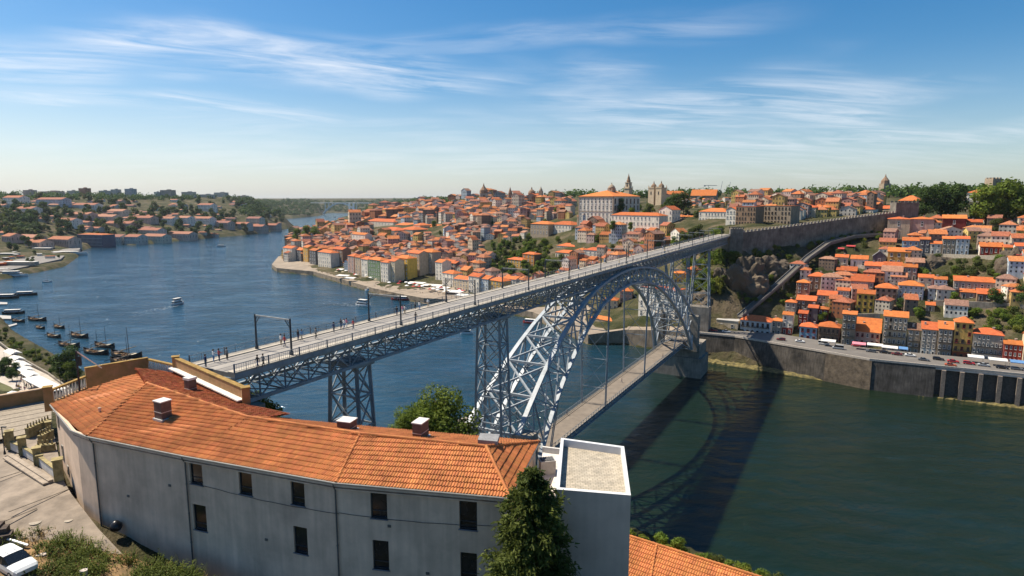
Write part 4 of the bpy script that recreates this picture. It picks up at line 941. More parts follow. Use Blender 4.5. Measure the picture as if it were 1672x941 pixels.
    # lamp column at the far left, dark ruined wall end
    p = at_z(8, 742, 52.5); e = empty('lamp_post', tuple(p), 0, 'thin dark lamp post at the head of the stone stair', 'lamp post')
    mb = MB(); mb.lathe([(.14, 0), (.12, .3), (.06, .5), (.05, 3.6)], 10); link('pole', mb.mesh('pole', BLACK), e)
    mb = MB(); mb.box(.25, 0, 3.55, .6, .2, .12); link('lamp_head', mb.mesh('lamp_head', BLACK), e)
    p = at_z(8, 868, 51.6); mb = MB()
    for k, (dx, h) in enumerate(((-3.2, 3.0), (-2.2, 2.6), (-1.2, 2.3), (-.3, 1.7), (.4, 1.5), (.9, 1.0))): mb.box(p.x+dx, p.y-.2*k, 51.0+h/2, 1.05, 1.0+.2*(k % 2), h, 0, rz=.1*k)
    tag(mb.build('broken_wall', mat('dark_rough_stone', (.10, .075, .06), rough=.95, var=.5, scale=1.5, bump=.6)), 'dark broken end of a rough stone wall on the terrace', 'wall')
make_plaza()
def make_bank():
    """the dry slope with its weeds at the foot of the grey wall"""
    q = [at_z(-260, 905, 51.0), at_z(10, 868, 51.2), at_z(70, 862, 51.1), at_z(170, 895, 50.1), at_z(330, 945, 49.4), at_z(420, 1060, 48.0), at_z(300, 1250, 48.5), at_z(-300, 1200, 50)]
    mb = MB(); nx, ny = 40, 24
    top = q[:5]; bot = [q[7], q[7].lerp(q[6], .4), q[7].lerp(q[6], .7), q[6], q[5]]
    def along(P, t): t *= len(P)-1; i = min(len(P)-2, int(t)); return P[i].lerp(P[i+1], t-i)
    V = []
    for j in range(ny+1):
        for i in range(nx+1):
            p = along(top, i/nx).lerp(along(bot, i/nx), j/ny); h = mnoise.fractal(Vector((p.x*.35, p.y*.35, 0)), 1, 2, 4)*.35+.25*math.sin(min(1, j/5)*1.57); V.append((p.x, p.y, p.z+h))
    F = [(j*(nx+1)+i, (j+1)*(nx+1)+i, (j+1)*(nx+1)+i+1, j*(nx+1)+i+1) for j in range(ny) for i in range(nx)]
    mb.add(V, F); m = mat('dry_earth', (.26, .155, .07), rough=.95, var=.5, scale=.7, dark=(.10, .07, .03), bump=.6, bscale=5)
    tag(mb.build('dry_bank', m, smooth=True), 'dry sandy bank below the terrace', 'ground', kind='structure')
    r = random.Random(3); GV = {0: ([], [], []), 1: ([], [], [])}
    for k in range(5200):
        u, v = r.random()**.8, r.random()
        p = along(top, u).lerp(along(bot, u), v*.85+.02); 
        dens = mnoise.noise(Vector((p.x*.3, p.y*.3, 4)))+.35*u
        if dens < -.05 or (u < .45 and r.random() < .7): continue
        kind = 0 if mnoise.noise(Vector((p.x*.4, p.y*.4, 9)))+r.gauss(0, .25) < .12-.3*u else 1
        V, F, T = GV[kind]; n = r.randint(3, 6) 
        for b in range(n):
            a = r.uniform(0, 6.28); L = r.uniform(.35, 1.05)*(1.35 if kind else .8)*(.7+.6*u); d = Vector((math.cos(a)*.45, math.sin(a)*.45, 1)).normalized()
            s = Vector((-math.sin(a), math.cos(a), 0))*r.uniform(.02, .045); c = p+Vector((r.gauss(0, .15), r.gauss(0, .15), 0)); m1 = c+d*L*.55; tip = c+d*L+Vector((math.cos(a), math.sin(a), -.2))*L*.22
            i = len(V); V += [tuple(c-s), tuple(c+s), tuple(m1+s*.8), tuple(m1-s*.8), tuple(tip)]; F += [(i, i+1, i+2, i+3), (i+3, i+2, i+4)]
            if kind and r.random() < .8:
                for q_ in range(3):
                    cc = c+d*L*r.uniform(.4, 1); e = Vector((r.gauss(0, 1), r.gauss(0, 1), r.gauss(0, .6))).normalized(); f = e.cross(d).normalized(); z = r.uniform(.05, .12); i = len(V)
                    V += [tuple(cc-f*z*.5), tuple(cc+f*z*.5), tuple(cc+e*z*2+f*z*.3), tuple(cc+e*z*2-f*z*.3)]; F.append((i, i+1, i+2, i+3))
    for kind, (nm, m, lb) in {0: ('dry_grass', mat('straw', (.30, .19, .06), rough=.9, var=.4, scale=2), 'dry straw-coloured grass on the sandy bank'), 1: ('green_weeds', leafmat('weed_green', (.04, .06, .01), (.13, .16, .03)), 'tall green weeds along the foot of the grey wall')}.items():
        V, F, _ = GV[kind]; me = bpy.data.meshes.new(nm); me.from_pydata(V, [], F); me.materials.append(m); tag(link(nm, me), lb, 'grass', kind='stuff')
    # things lying about on the bank
    for (a, za), (b, zb), rad, lb in ((((0, 876), 51.7), ((46, 891), 51.3), .14, 'grey pipe lying on the sandy bank by the white car'), (((52, 893), 51.2), ((92, 912), 50.6), .07, 'thin rusty pole lying on the sandy bank')):
        m = MB(); m.tube(at_z(*a, za), at_z(*b, zb), rad, 8); tag(m.build('pipe' if rad > .1 else 'pole', ZINC if rad > .1 else BROWN), lb, 'pipe')
    for x, y, s, lb in ((38, 881, .5, 'pale broken slab lying near the fallen pipe'), (68, 908, .55, 'pinkish broken slab lying beside the thin pole'), (136, 934, .45, 'small white rag of rubble among the weeds')):
        p = at_z(x, y, 50.9); m = MB(); m.prism([(p.x+s*math.cos(t)*r.uniform(.6, 1.2), p.y+s*math.sin(t)*r.uniform(.4, .9)) for t in (0, 1, 2, 3.2, 4.1, 5.2)], p.z-.3, p.z+.18); tag(m.build('rubble_slab', mat('pale_rubble', (.55, .47, .42), rough=.9)), lb, 'rubble')
    for x, y, s in ((285, 913, .5),): pass
    p = at_z(190, 866, 50.6); mb = MB(); mb.lathe([(.42, 0), (.6, .3), (.55, .65), (.3, .95), (.1, 1.05)], 9, (0, 0, 0)); o = mb.build('rubbish_bag', mat('black_plastic', (.012, .012, .014), rough=.35), smooth=True); o.location = p; tag(o, 'black rubbish bag slumped against the foot of the grey wall', 'bag')
make_bank()

# ------------------------------------------------------------------ cars
CARM = {}
def carpaint(name, c):
    if name not in CARM: CARM[name] = mat('car_paint_'+name, c, rough=.28, var=.04, spec=.6)
    return CARM[name]
TYRE = mat('tyre', (.015, .015, .015), rough=.9); LAMP = mat('lamp_glass', (.6, .6, .58), rough=.2); TAIL = mat('tail_lamp', (.3, .01, .01), rough=.2)
def car_body(kind):
    """a car body lofted along its length: (x, half width, bottom, belt, roof half width, roof z)"""
    L, W = (4.3, .88) if kind != 'van' else (4.9, .98)
    if kind == 'van': st = [(-2.45, .90, .35, .95, .80, 1.95), (-2.3, .97, .28, 1.05, .86, 2.1), (0.9, .98, .26, 1.05, .86, 2.08), (1.75, .97, .27, 1.05, .8, 1.12), (2.3, .9, .3, .95, .75, 1.0), (2.45, .8, .38, .8, .7, .82)]
    elif kind == 'estate': st = [(-2.15, .80, .38, .85, .62, .98), (-2.05, .88, .3, .92, .68, 1.38), (-1.5, .9, .26, .95, .68, 1.48), (.1, .9, .24, .93, .68, 1.47), (.95, .9, .26, .92, .72, .98), (1.9, .86, .3, .8, .74, .86), (2.15, .74, .4, .68, .6, .7)]
    else: st = [(-2.15, .78, .4, .8, .66, .86), (-1.95, .87, .3, .9, .7, .95), (-1.35, .9, .26, .94, .7, 1.02), (-.75, .9, .25, .94, .64, 1.42), (.15, .9, .24, .92, .64, 1.43), (.95, .9, .26, .92, .7, .97), (1.9, .86, .3, .8, .72, .85), (2.15, .74, .4, .66, .6, .7)]
    V = []; F = []; M = []
    for x, w, b, bl, rw, rz in st: V += [(x, -w*.94, b), (x, -w, (b+bl)/2), (x, -w*.97, bl), (x, -rw, rz), (x, -rw*.5, rz+.03), (x, rw*.5, rz+.03), (x, rw, rz), (x, w*.97, bl), (x, w, (b+bl)/2), (x, w*.94, b)]
    for k in range(len(st)-1):
        for i in range(9):
            a = k*10+i; F.append((a, a+10, a+11, a+1))
            side = i in (2, 6); tall = min(st[k][5]-st[k][3], st[k+1][5]-st[k+1][3]) ; mx = max(st[k][5]-st[k][3], st[k+1][5]-st[k+1][3])
            slope = abs(st[k][5]-st[k+1][5]) > .25
            M.append(1 if (side and mx > .3) or (i in (3, 4, 5) and slope) else 0)
    n = len(st); F.append(tuple(range(10))); M.append(0); F.append(tuple(range((n-1)*10, n*10))[::-1]); M.append(0)
    mb = MB(); mb.v = V; mb.f = F; mb.m = M; mb.t = [None]*len(F)
    return mb
CARMESH = {}
def car(kind, paint, p, rz, label, group='cars parked along the quay road'):
    name = 'parked_van' if kind == 'van' else 'parked_car'
    e = empty(name, tuple(p), rz, label, 'van' if kind == 'van' else 'car', group)
    key = (kind, paint.name)
    if key not in CARMESH: CARMESH[key] = car_body(kind).mesh('car_body', [paint, GLASS], False)
    link('body', CARMESH[key], e)
    if 'wheel' not in CARMESH:
        w = MB(); w.tube((0, -.11, 0), (0, .11, 0), .32, 14); CARMESH['wheel'] = w.mesh('tyre', TYRE)
        w = MB(); w.tube((0, -.125, 0), (0, .125, 0), .19, 10); CARMESH['rim'] = w.mesh('rim', ZINC)
        w = MB(); w.box(0, 0, 0, .1, .3, .14); CARMESH['headlight'] = w.mesh('headlight', LAMP); w = MB(); w.box(0, 0, 0, .1, .24, .16); CARMESH['tail'] = w.mesh('tail_light', TAIL)
    f = 1.0 if kind != 'van' else 1.14
    for x in (-1.3*f, 1.32*f):
        for y in (-.8*f, .8*f): w = link('wheel', CARMESH['wheel'], e, (x, y, .32)); link('rim', CARMESH['rim'], w)
    for y in (-.55, .55): link('headlight', CARMESH['headlight'], e, (2.08*f, y*f, .66)); link('tail_light', CARMESH['tail'], e, (-2.1*f, y*1.15*f, .78))
    return e
w = car('estate', carpaint('white', (.72, .72, .70)), at_z(24, 930, 50.75), R(-28), 'white car parked on the sandy bank below the broken wall', None)
w.scale = (1.12, 1.12, 1.12)
for k in (-.28, .28):
    m = MB(); m.beam((-1.5, k, 1.49), (.0, k, 1.49), .04, .03); link('roof_seam', m.mesh('roof_seam', BLACK), w)
# ------------------------------------------------------------------ trees by the bridge foot
for k, (x, y, zb, h, kd, lb) in enumerate(((726, 640, 35.0, 1.28, 'near_tree', 'tall bushy green tree behind the tiled roof near the arch foot'), (686, 667, 34.0, 1.02, 'near_tree', 'broad low yellow-green tree behind the two roof chimneys'), (660, 677, 33.0, .8, 'near_tree', 'small tree at the edge of the clump behind the tiled roof'))):
    Y = 89-1.5*k; p = at_y(x, y, Y); kh = 11.2*h*.87; h *= .87
    plant(kd, (p.x, Y, p.z-kh*.95), h, 'bank_tree', lb, 'tree', 'trees on the near bank')
for x, y, Y, s, lb in ((440, 664, 84, .9, 'yellow-green bush under the near end of the deck girder'), (418, 652, 86, .8, 'bright bush beside the parapet under the deck'), (455, 690, 76, .9, 'dark bush at the back edge of the tiled roof below the bridge')):
    p = at_y(x, y, Y); plant('yellow_shrub' if s > .85 and x < 450 else 'shrub', (p.x, Y, p.z-2.0*s), s, 'bush', lb, 'bush')
r = random.Random(21)
for i in range(16):
    t = i/15; a = LOWROOF[3].lerp(LOWROOF[2], t); plant(r.choice(['shrub', 'yellow_shrub', 'olive_shrub']), (a.x+2.0+r.uniform(-.5, .5), a.y+2.3+r.uniform(-.5, .5), 43.4-r.uniform(0, .6)), r.uniform(.34, .5), 'hedge_bush', 'leafy bush in the green row along the low tiled roof by the river', 'bush', 'bushes along the low tiled roof')
for i in range(26):
    x, Y = r.uniform(-70, 60), r.uniform(100, 150); z = height(x, Y)
    if z > 3: plant(r.choice(['shrub', 'olive_shrub']), (x, Y, z), r.uniform(.9, 1.7), 'bank_bush', 'dark bush on the steep river bank behind the tiled building', 'bush', 'bushes on the near river bank')
# ------------------------------------------------------------------ people
def person_mesh(pose, skin, top, legs, seed):
    """one continuous skinned body; the materials change at neck, sleeve, waist and ankle"""
    r = random.Random(seed)
    J = [(0, 0, .95, .13), (0, 0, 1.15, .135), (0, .01, 1.36, .15), (0, 0, 1.47, .06), (0, .03, 1.56, .085), (0, .03, 1.68, .095), (0, .02, 1.76, .05)]
    E = [(0, 1), (1, 2), (2, 3), (3, 4), (4, 5), (5, 6)]
    st = {'stand': (0, 0), 'walk': (.26, -.24), 'lean': (.05, -.03)}[pose]
    for s, sw in ((-1, st[0]), (1, st[1])):
        b = len(J); J += [(s*.1, 0, .88, .095), (s*.11, sw*.55+.03, .5, .07), (s*.11, sw-(.08 if sw < 0 else 0), .09, .045), (s*.12, sw+.14, .04, .04)]; E += [(0, b), (b, b+1), (b+1, b+2), (b+2, b+3)]
        b = len(J); a = -sw*.7
        if pose == 'lean': J += [(s*.2, 0, 1.4, .06), (s*.25, .16, 1.16, .045), (s*.2, .38, 1.12, .035), (s*.18, .46, 1.11, .03)]
        else: J += [(s*.2, 0, 1.4, .06), (s*.25, a*.4-.02, 1.12, .045), (s*.25, a+.06, .88, .036), (s*.25, a+.1, .78, .032)]
        E += [(2, b), (b, b+1), (b+1, b+2), (b+2, b+3)]
    me = bpy.data.meshes.new('p'); me.from_pydata([j[:3] for j in J], E, [])
    o = bpy.data.objects.new('p', me); COL.objects.link(o); m = o.modifiers.new('s', 'SKIN')
    for i, j in enumerate(J): me.skin_vertices[0].data[i].radius = (j[3], j[3]*(.72 if i in (0, 1, 2) else 1))
    me.skin_vertices[0].data[0].use_root = True
    o.modifiers.new('u', 'SUBSURF').levels = 1
    dg = bpy.context.evaluated_depsgraph_get(); out = bpy.data.meshes.new_from_object(o.evaluated_get(dg)); bpy.data.objects.remove(o)
    out.materials.clear()
    for q in (skin, top, legs, BLACK): out.materials.append(q)
    for f in out.polygons:
        c = f.center; f.use_smooth = True
        f.material_index = 0 if c.z > 1.46 else (3 if c.z < .1 else (2 if c.z < .93 and abs(c.x) < .21 else (1 if c.z > 1.02 or abs(c.x) < .17 else 0)))
    return out
SKIN = mat('skin', (.45, .27, .19), rough=.6, var=.1)
cloth = {n: mat('cloth_'+n, c, rough=.9, var=.12) for n, c in dict(black=(.015, .015, .018), white=(.75, .74, .72), red=(.42, .05, .05), pink=(.62, .22, .27), navy=(.03, .05, .12), blue=(.10, .22, .42), grey=(.20, .20, .20), beige=(.45, .36, .25), green=(.06, .16, .07), yellow=(.6, .42, .06)).items()}
OUTFITS = [('black', 'navy'), ('white', 'blue'), ('red', 'navy'), ('grey', 'black'), ('white', 'beige'), ('navy', 'grey'), ('pink', 'white'), ('blue', 'beige'), ('green', 'black'), ('yellow', 'blue')]
POSES = ['walk', 'stand', 'lean', 'walk']
PMESH = {}
HAIR = None
def person(p, rz, outfit, pose, label, group, s=1.0):
    global HAIR
    key = (outfit, pose)
    if key not in PMESH: PMESH[key] = person_mesh(pose, SKIN, cloth[OUTFITS[outfit][0]], cloth[OUTFITS[outfit][1]], outfit)
    if HAIR is None:
        mb = MB(); mb.lathe([(.105, 1.6), (.118, 1.69), (.095, 1.77), (.03, 1.81)], 10, (0, .005, 0)); HAIR = mb.mesh('hair', mat('dark_hair', (.025, .015, .01), rough=.7))
    o = link('person', PMESH[key], None, p, rz, (s, s, s)); tag(o, label, 'person', group); link('hair', HAIR, o); return o
def on_deck(x, y, z=62.0): return at_z(x, y, z)
G1 = 'people on the upper deck'
for x, y, of, po, h, lb in (
    (349, 591, 1, 'lean', 0, 'person in white leaning on the river railing beside one in red, near the tiled roof'), (358, 590, 2, 'lean', 0, 'person in red leaning on the river railing near the deck end'), (371, 588, 3, 'stand', 0, 'person in grey by the railing just past the pair near the deck end'), (336, 600, 5, 'stand', 0, 'person in navy alone at the very end of the deck'),
    (421, 601, 0, 'walk', 1, 'taller of two people in dark clothes walking along the roof-side rail'), (430, 599, 3, 'walk', 1, 'person in grey walking in the pair along the roof-side rail'),
    (459, 564, 4, 'stand', 0, 'person in white and beige by the rail near the first tram mast pair'), (465, 566, 2, 'walk', 0, 'person in red walking behind the first roadside tram mast'), (487, 556, 0, 'stand', 0, 'dark-clothed person standing at the rail past the first mast'), (493, 556, 7, 'walk', 0, 'person in blue walking beside the dark-clothed one at the rail'), (516, 553, 3, 'walk', 0, 'lone person in grey walking midway between the first two mast pairs'),
    (545, 543, 5, 'stand', 0, 'navy-clothed person alone by the rail, before a group of four'), (557, 537, 0, 'walk', 0, 'person in black at the head of the group between the mast pairs'), (562, 537, 1, 'walk', 0, 'person in white in the middle of the group between the mast pairs'), (566, 536, 6, 'walk', 0, 'person in pink in the group between the mast pairs'), (577, 538, 2, 'walk', 0, 'person in red trailing the group between the mast pairs'),
    (648, 515, 0, 'stand', 0, 'person in black by the second mast pair near seated people'), (657, 513, 6, 'lean', 0, 'person in pink by the rail at the second mast pair'), (661, 513, 4, 'lean', 0, 'person in white and beige next to the one in pink at the rail'), (679, 525, 0, 'walk', 1, 'lone dark figure on the roof-side walkway past the second mast pair'), (678, 505, 3, 'stand', 0, 'person in grey standing by the rail past the second mast pair'), (685, 506, 1, 'stand', 0, 'person in white standing by the rail past the second mast pair'), (699, 501, 4, 'walk', 0, 'person in pale clothes walking where the quay comes into view')):
    person(on_deck(x, y, 62.0 if 395 < x < 0 else 62.1), R(-30+180*(po == 'walk' and x % 2)), of, po, lb, G1)
pr = random.Random(4)
for k in range(34):
    s = 150+k*6.6+pr.uniform(-2, 2); t = pr.choice([-4.0, -3.7, -3.6, 3.8, -2.8]); p = bp_(s, t, 62.12 if abs(t) > 3.3 else 62.0)
    of = pr.randrange(10); person(p, R(60)+pr.uniform(-.4, .4) + (math.pi if pr.random() < .5 else 0), of, pr.choice(['walk', 'stand', 'walk']), f'tiny person in {OUTFITS[of][0]} and {OUTFITS[of][1]} on the far half of the upper deck', 'small people on the far half of the upper deck')
for k, (s, t) in enumerate(((212, 0), (170, -3.3), (255, 3.3))): person(bp_(s, t, LOW_Z+.15 if t else LOW_Z), R(60), 0, 'walk', ['dark figure walking in the middle of the lower deck', 'figure in black on the lower deck beneath the near arch leg', 'figure in black near the far end of the lower deck'][k], 'people on the lower deck')
# ------------------------------------------------------------------ tram masts on the deck
MASTM = mat('mast_iron', (.035, .045, .055), rough=.5, spec=.4)
def tram_portal(s, h, label):
    e = empty('tram_portal', tuple(bp_(s, 0, 62.1)), R(90)-BA, label, 'tram mast', 'tram wire portals along the upper deck')
    for side in (-1, 1):
        mb = MB(); y = -side*3.7; mb.lathe([(.26, 0), (.24, .5), (.15, .7), (.13, h-.3), (.16, h-.2), (.1, h)], 10, (0, y, 0)); link('mast', mb.mesh('mast', MASTM), e)
        mb = MB(); mb.beam((0, y, h-1.5), (0, y*.72, h-.3), .09); mb.beam((0, y, h-.9), (0, y*.84, h-.3), .07); link('bracket', mb.mesh('bracket', MASTM), e)
    mb = MB(); mb.beam((0, -3.7, h-.2), (0, 3.7, h-.2), .12, .18); mb.beam((0, -3.7, h-.5), (0, 3.7, h-.5), .05)
    link('cross_beam', mb.mesh('cross_beam', mat('pale_arm', (.42, .40, .36), rough=.5)), e)
N_ = 'first second third fourth fifth sixth seventh eighth ninth tenth eleventh twelfth thirteenth fourteenth'.split()
for k in range(14): tram_portal(58.5+24*k, 5.3, f'{N_[k]} iron tram wire portal on the upper deck, counting from the tiled roof')
mb = MB()
for t in (-1.64, 1.64): mb.beam(bp_(S_NEAR, t, 67.0), bp_(S_FAR, t, 67.0), .022)
tag(mb.build('contact_wire', BLACK), 'thin tram contact wires strung above the deck tracks', 'wire')
# tall pole with a white boom behind the parapet
p = at_y(131, 650, 74); e = empty('boom_pole', (p.x, 74, 58.0), 0, 'dark pole with a long pale boom rising behind the orange parapet', 'pole'); top = at_y(124, 573, 74)
mb = MB(); mb.tube((0, 0, 0), (top.x-p.x, 0, top.z-58), .14, 8, r2=.1); link('pole', mb.mesh('pole', BLACK), e)
q = at_y(169, 603, 80); mb = MB(); mb.tube((top.x-p.x, 0, top.z-58.05), (q.x-p.x, 6, q.z-58), .08, 8); link('boom', mb.mesh('boom', WHITE), e)
mb = MB(); mb.box(top.x-p.x+.3, 0, top.z-58-1.3, .35, .35, 1.2); link('control_box', mb.mesh('control_box', BLACK), e)

# ------------------------------------------------------------------ boats
HULLD = mat('dark_hull', (.035, .025, .02), rough=.7, var=.4, scale=1); HULLW = mat('white_hull', (.72, .71, .69), rough=.4, var=.06); HULLR = mat('red_hull', (.35, .04, .03), rough=.5); DECKW = mat('boat_deck', (.34, .22, .12), rough=.8, var=.3)
def hull(L, W, H, sheer, m, bow=1.0, deck=.55, nm='hull', dm=None, z0=-.4):
    mb = MB(); n = 14; sec = []
    for i in range(n+1):
        t = i/n; x = -L/2+L*t; w = W/2*(math.sin(math.pi*min(1, .18+.82*t*.0+.5*(1-abs(2*t-1)**2.4)))**.8 if False else (1-abs(2*t-1)**2.6))*.96+W*.02
        z = H+sheer*(abs(2*t-1)**2.2)*(1.2 if t > .5 else 1.0); sec.append((x, w, z))
    V = []; F = []; M = []
    for x, w, z in sec: V += [(x, -w*.55, z0), (x, -w, z*.5), (x, -w*1.02, z), (x, -w*.9, z), (x, -w*.9, z*deck), (x, w*.9, z*deck), (x, w*.9, z), (x, w*1.02, z), (x, w, z*.5), (x, w*.55, z0)]
    for k in range(n):
        for i in range(9): a = k*10+i; F.append((a, a+10, a+11, a+1)); M.append(1 if i == 4 else 0)
    F += [tuple(range(10)), tuple(range(n*10, n*10+10))[::-1]]; M += [0, 0]
    mb.v = V; mb.f = F; mb.m = M; mb.t = [None]*len(F); return mb.mesh(nm, [m, dm or DECKW])
RAB = {}
def rabelo(p, rz, label, s=1.0, furled=True):
    e = empty('rabelo_boat', (p.x, p.y, 0), rz, label, 'boat', 'moored wooden wine boats'); e.scale = (s, s, s)
    if not RAB:
        RAB['h'] = hull(17, 4.4, 1.2, 1.7, HULLD)
        m = MB(); m.tube((1.5, 0, .3), (1.2, 0, 12.5), .16, 8, r2=.07); RAB['m'] = m.mesh('mast', WOODD)
        m = MB(); m.tube((1.3, -3.6, 3.6), (1.3, 3.6, 3.9), .22, 8, r2=.14); RAB['s'] = m.mesh('furled_sail', mat('furled_canvas', (.30, .24, .17), rough=.9, var=.3))
        m = MB(); m.box(-4.6, 0, 2.0, 2.6, 2.2, .14); [m.box(-4.6+a*1.1, b*.95, 1.4, .14, .14, 1.3) for a in (-1, 1) for b in (-1, 1)]; RAB['c'] = m.mesh('helm_platform', WOODD)
        m = MB(); m.beam((-4.8, 0, 2.3), (-12, 0, .2), .18, .3); RAB['o'] = m.mesh('steering_oar', WOODD)
        m = MB(); m.tube((0, 0, -.42), (0, 0, .42), .34, 10); RAB['b'] = m.mesh('barrel', mat('barrel_oak', (.26, .15, .07), rough=.7))
        m = MB(); m.box(3.6, 0, 1.25, 2.6, 2.4, .9); m.box(3.6, 0, 1.76, 2.9, 2.7, .1); RAB['t'] = m.mesh('cabin', mat('pale_cabin', (.42, .36, .26), rough=.8))
    for k, nm in (('h', 'hull'), ('m', 'mast'), ('s', 'furled_sail'), ('c', 'helm_platform'), ('o', 'steering_oar'), ('t', 'cabin')): link(nm, RAB[k], e)
    for i in range(5): b = link('barrel', RAB['b'], e, (-2.2+.8*i, .5*(-1)**i, 1.1)); b.rotation_euler = (R(90), 0, 0)
for x, y, rz, s, lb in ((30, 525, -20, .8, 'small rabelo wine boat beside the pontoon end, nearest the left picture edge'), (61, 523, -15, 1.0, 'rabelo boat with two masts raised, first in the outer row'), (66, 536, -30, .7, 'small open rabelo boat just below the two-masted one'), (88, 550, -25, .85, 'rabelo boat with a tall mast in the inner row, third from the pontoon'), (97, 535, -30, .8, 'rabelo boat with a yellowish stern in the outer row'), (113, 565, -18, 1.0, 'dark rabelo boat in the inner row above the market canopies'), (130, 550, -25, 1.05, 'pale-decked rabelo boat in the outer row, alone on open water'), (157, 577, -18, 1.1, 'rabelo boat with a carved prow in front of the boom pole'), (171, 566, -22, 1.0, 'rabelo boat moored just outside the one by the boom pole'), (207, 583, -20, 1.35, 'largest rabelo boat, closest to the orange parapet'), (205, 592, -12, 1.1, 'yellow-edged rabelo boat lying alongside the largest one')):
    rabelo(at_z(x, y, .3), R(rz), lb, s)
def tourboat(p, rz, L, label, hm=HULLW, decks=1, cat='boat', group='tour boats', name='tour_boat'):
    e = empty(name, (p.x, p.y, 0), rz, label, cat, group); W = L*.24; h = L*.075
    link('hull', hull(L, W, h+.4, .5, hm, dm=mat('grey_deck', (.5, .48, .45))), e)
    for d in range(decks):
        z = h+.1+d*2.2; l = L*(.62-.14*d); m = MB(); m.box(-L*.03, 0, z+.95, l, W*.74, 1.9, 0); m.box(-L*.03, 0, z+1.15, l+.05, W*.745, .75, 1); o = link('cabin', m.mesh('cabin', [HULLW, GLASS]), e)
        m = MB(); m.box(-L*.03, 0, z+2.0, l+.7, W*.84, .16); link('canopy', m.mesh('canopy', CANVAS), e)
    m = MB(); m.tube((L*.1, 0, h), (L*.1, 0, h+2.2*decks+2.6), .06, 6); link('mast', m.mesh('mast', BLACK), e)
    m = MB()
    for k in range(9): m.tube((L*.2+k*L*.03, -W*.3, h+.4), (L*.2+k*L*.03, -W*.3, h+1.3), .03, 5); m.tube((L*.2+k*L*.03, W*.3, h+.4), (L*.2+k*L*.03, W*.3, h+1.3), .03, 5)
    m.beam((L*.2, -W*.3, h+1.3), (L*.44, -W*.3, h+1.3), .05); m.beam((L*.2, W*.3, h+1.3), (L*.44, W*.3, h+1.3), .05); link('railing', m.mesh('railing', WHITE), e)
    return e
for x, y, rz, L, hm, d, lb in ((593, 500, -30, 16, HULLW, 2, 'white two-decked tour boat leaving the quay beyond the deck railing'), (290, 497, 75, 13, HULLW, 2, 'tour boat heading towards the camera alone in mid river'), (361, 403, 5, 16, HULLW, 1, 'distant boat with a white wake off the wine lodges'),
    (610, 476, -10, 17, HULLW, 1, 'white motor boat moored inside the quay ramp'), (598, 470, -15, 14, mat('orange_hull', (.5, .22, .03), rough=.5), 1, 'orange-edged boat moored beside the quay steps'), (655, 490, -12, 18, HULLR, 1, 'red-hulled boat below the quay ramp near the bridge'), (868, 528, -25, 13, HULLR, 1, 'small red boat under the bridge beside the arch'), (762, 545, -5, 8, HULLW, 1, 'small pale launch in the water under the deck girder'),
    (20, 452, 15, 30, HULLW, 2, 'large white river cruiser moored at the far left quay'), (5, 447, 15, 26, HULLW, 2, 'white cruiser berthed half hidden at the far left picture edge'), (110, 417, 12, 55, HULLW, 1, 'long white river ship moored at the tip of the left quay'), (10, 487, 10, 20, HULLD, 1, 'dark-hulled restaurant boat with a long roof at the left'), (42, 482, 15, 18, HULLD, 1, 'dark-hulled boat with awning beside the restaurant boat'), (22, 512, 12, 15, HULLD, 1, 'low boat with pale cabin lying at the pontoon tip'),
    (470, 434, 20, 16, HULLD, 1, 'dark boat at the tip of the old town quay'), (543, 380, 60, 14, HULLW, 1, 'small boat far upstream beside the old town point'), (530, 366, 60, 18, HULLW, 1, 'tiny boat far off in the bend of the river'), (547, 355, 80, 20, HULLD, 1, 'speck of a boat below the distant concrete bridge')):
    tourboat(at_z(x, y, .3), R(rz), L, lb, hm, d)
p = at_z(77, 461, 0); e = empty('sailing_boat', (p.x, p.y, 0), .3, 'little white sailing boat with a dark mast alone off the left quay', 'boat'); link('hull', hull(9, 2.6, .9, .4, HULLW), e); m = MB(); m.tube((.5, 0, .5), (.5, 0, 11), .12, 6, r2=.06); link('mast', m.mesh('mast', BLACK), e); m = MB(); m.beam((.4, 0, 1.8), (-3.4, 0, 1.7), .3, .3); link('furled_sail', m.mesh('furled_sail', cloth['navy']), e)
def wake(p, rz, L, w, lb):
    m = MB(); r = random.Random(int(p.x*7)); d = Vector((math.cos(rz), math.sin(rz), 0)); n = Vector((-d.y, d.x, 0))
    for sd in (-1, 0, 1):
        for k in range(int(L/2)):
            if r.random() < .25+.5*k/(L/2): continue
            c = p-d*(k*2.0)+n*(sd*w*(.25+k*2/L))+n*r.uniform(-.4, .4); a = r.uniform(.7, 1.5); b = r.uniform(.12, .4)*(1-.6*k*2/L); z = .05+r.uniform(0, .04)
            m.add([(*(c-d*a-n*b*.3)[:2], z), (*(c-n*b)[:2], z), (*(c+d*a+n*b*.3)[:2], z), (*(c+n*b)[:2], z)], [(0, 1, 2, 3)])
    tag(m.build('wake_foam', mat('foam', (.62, .66, .68), rough=.9)), lb, 'foam', kind='stuff')
wake(at_z(593, 501, 0), R(-30), 46, 5, 'white foam trailing behind the two-decked tour boat'); wake(at_z(290, 499, 0), R(75), 50, 6, 'white foam behind the tour boat in mid river'); wake(at_z(361, 404, 0), R(185), 120, 9, 'long pale wake of the distant boat')
# pontoons
for pts, lb in ((((-60, 512), (18, 516), (18, 521), (-60, 520)), 'long pale pontoon jutting from the left edge among the boats'), (((-20, 540), (27, 528), (28, 530), (-20, 544)), 'narrow dark jetty running out to the small rabelo boat'), (((-40, 492), (12, 494), (12, 497), (-40, 497)), 'floating stage behind the restaurant boat')):
    m = MB(); m.prism([tuple(at_z(*q, .6)[:2]) for q in pts], -.3, .7); tag(m.build('pontoon', CONC), lb, 'pontoon')
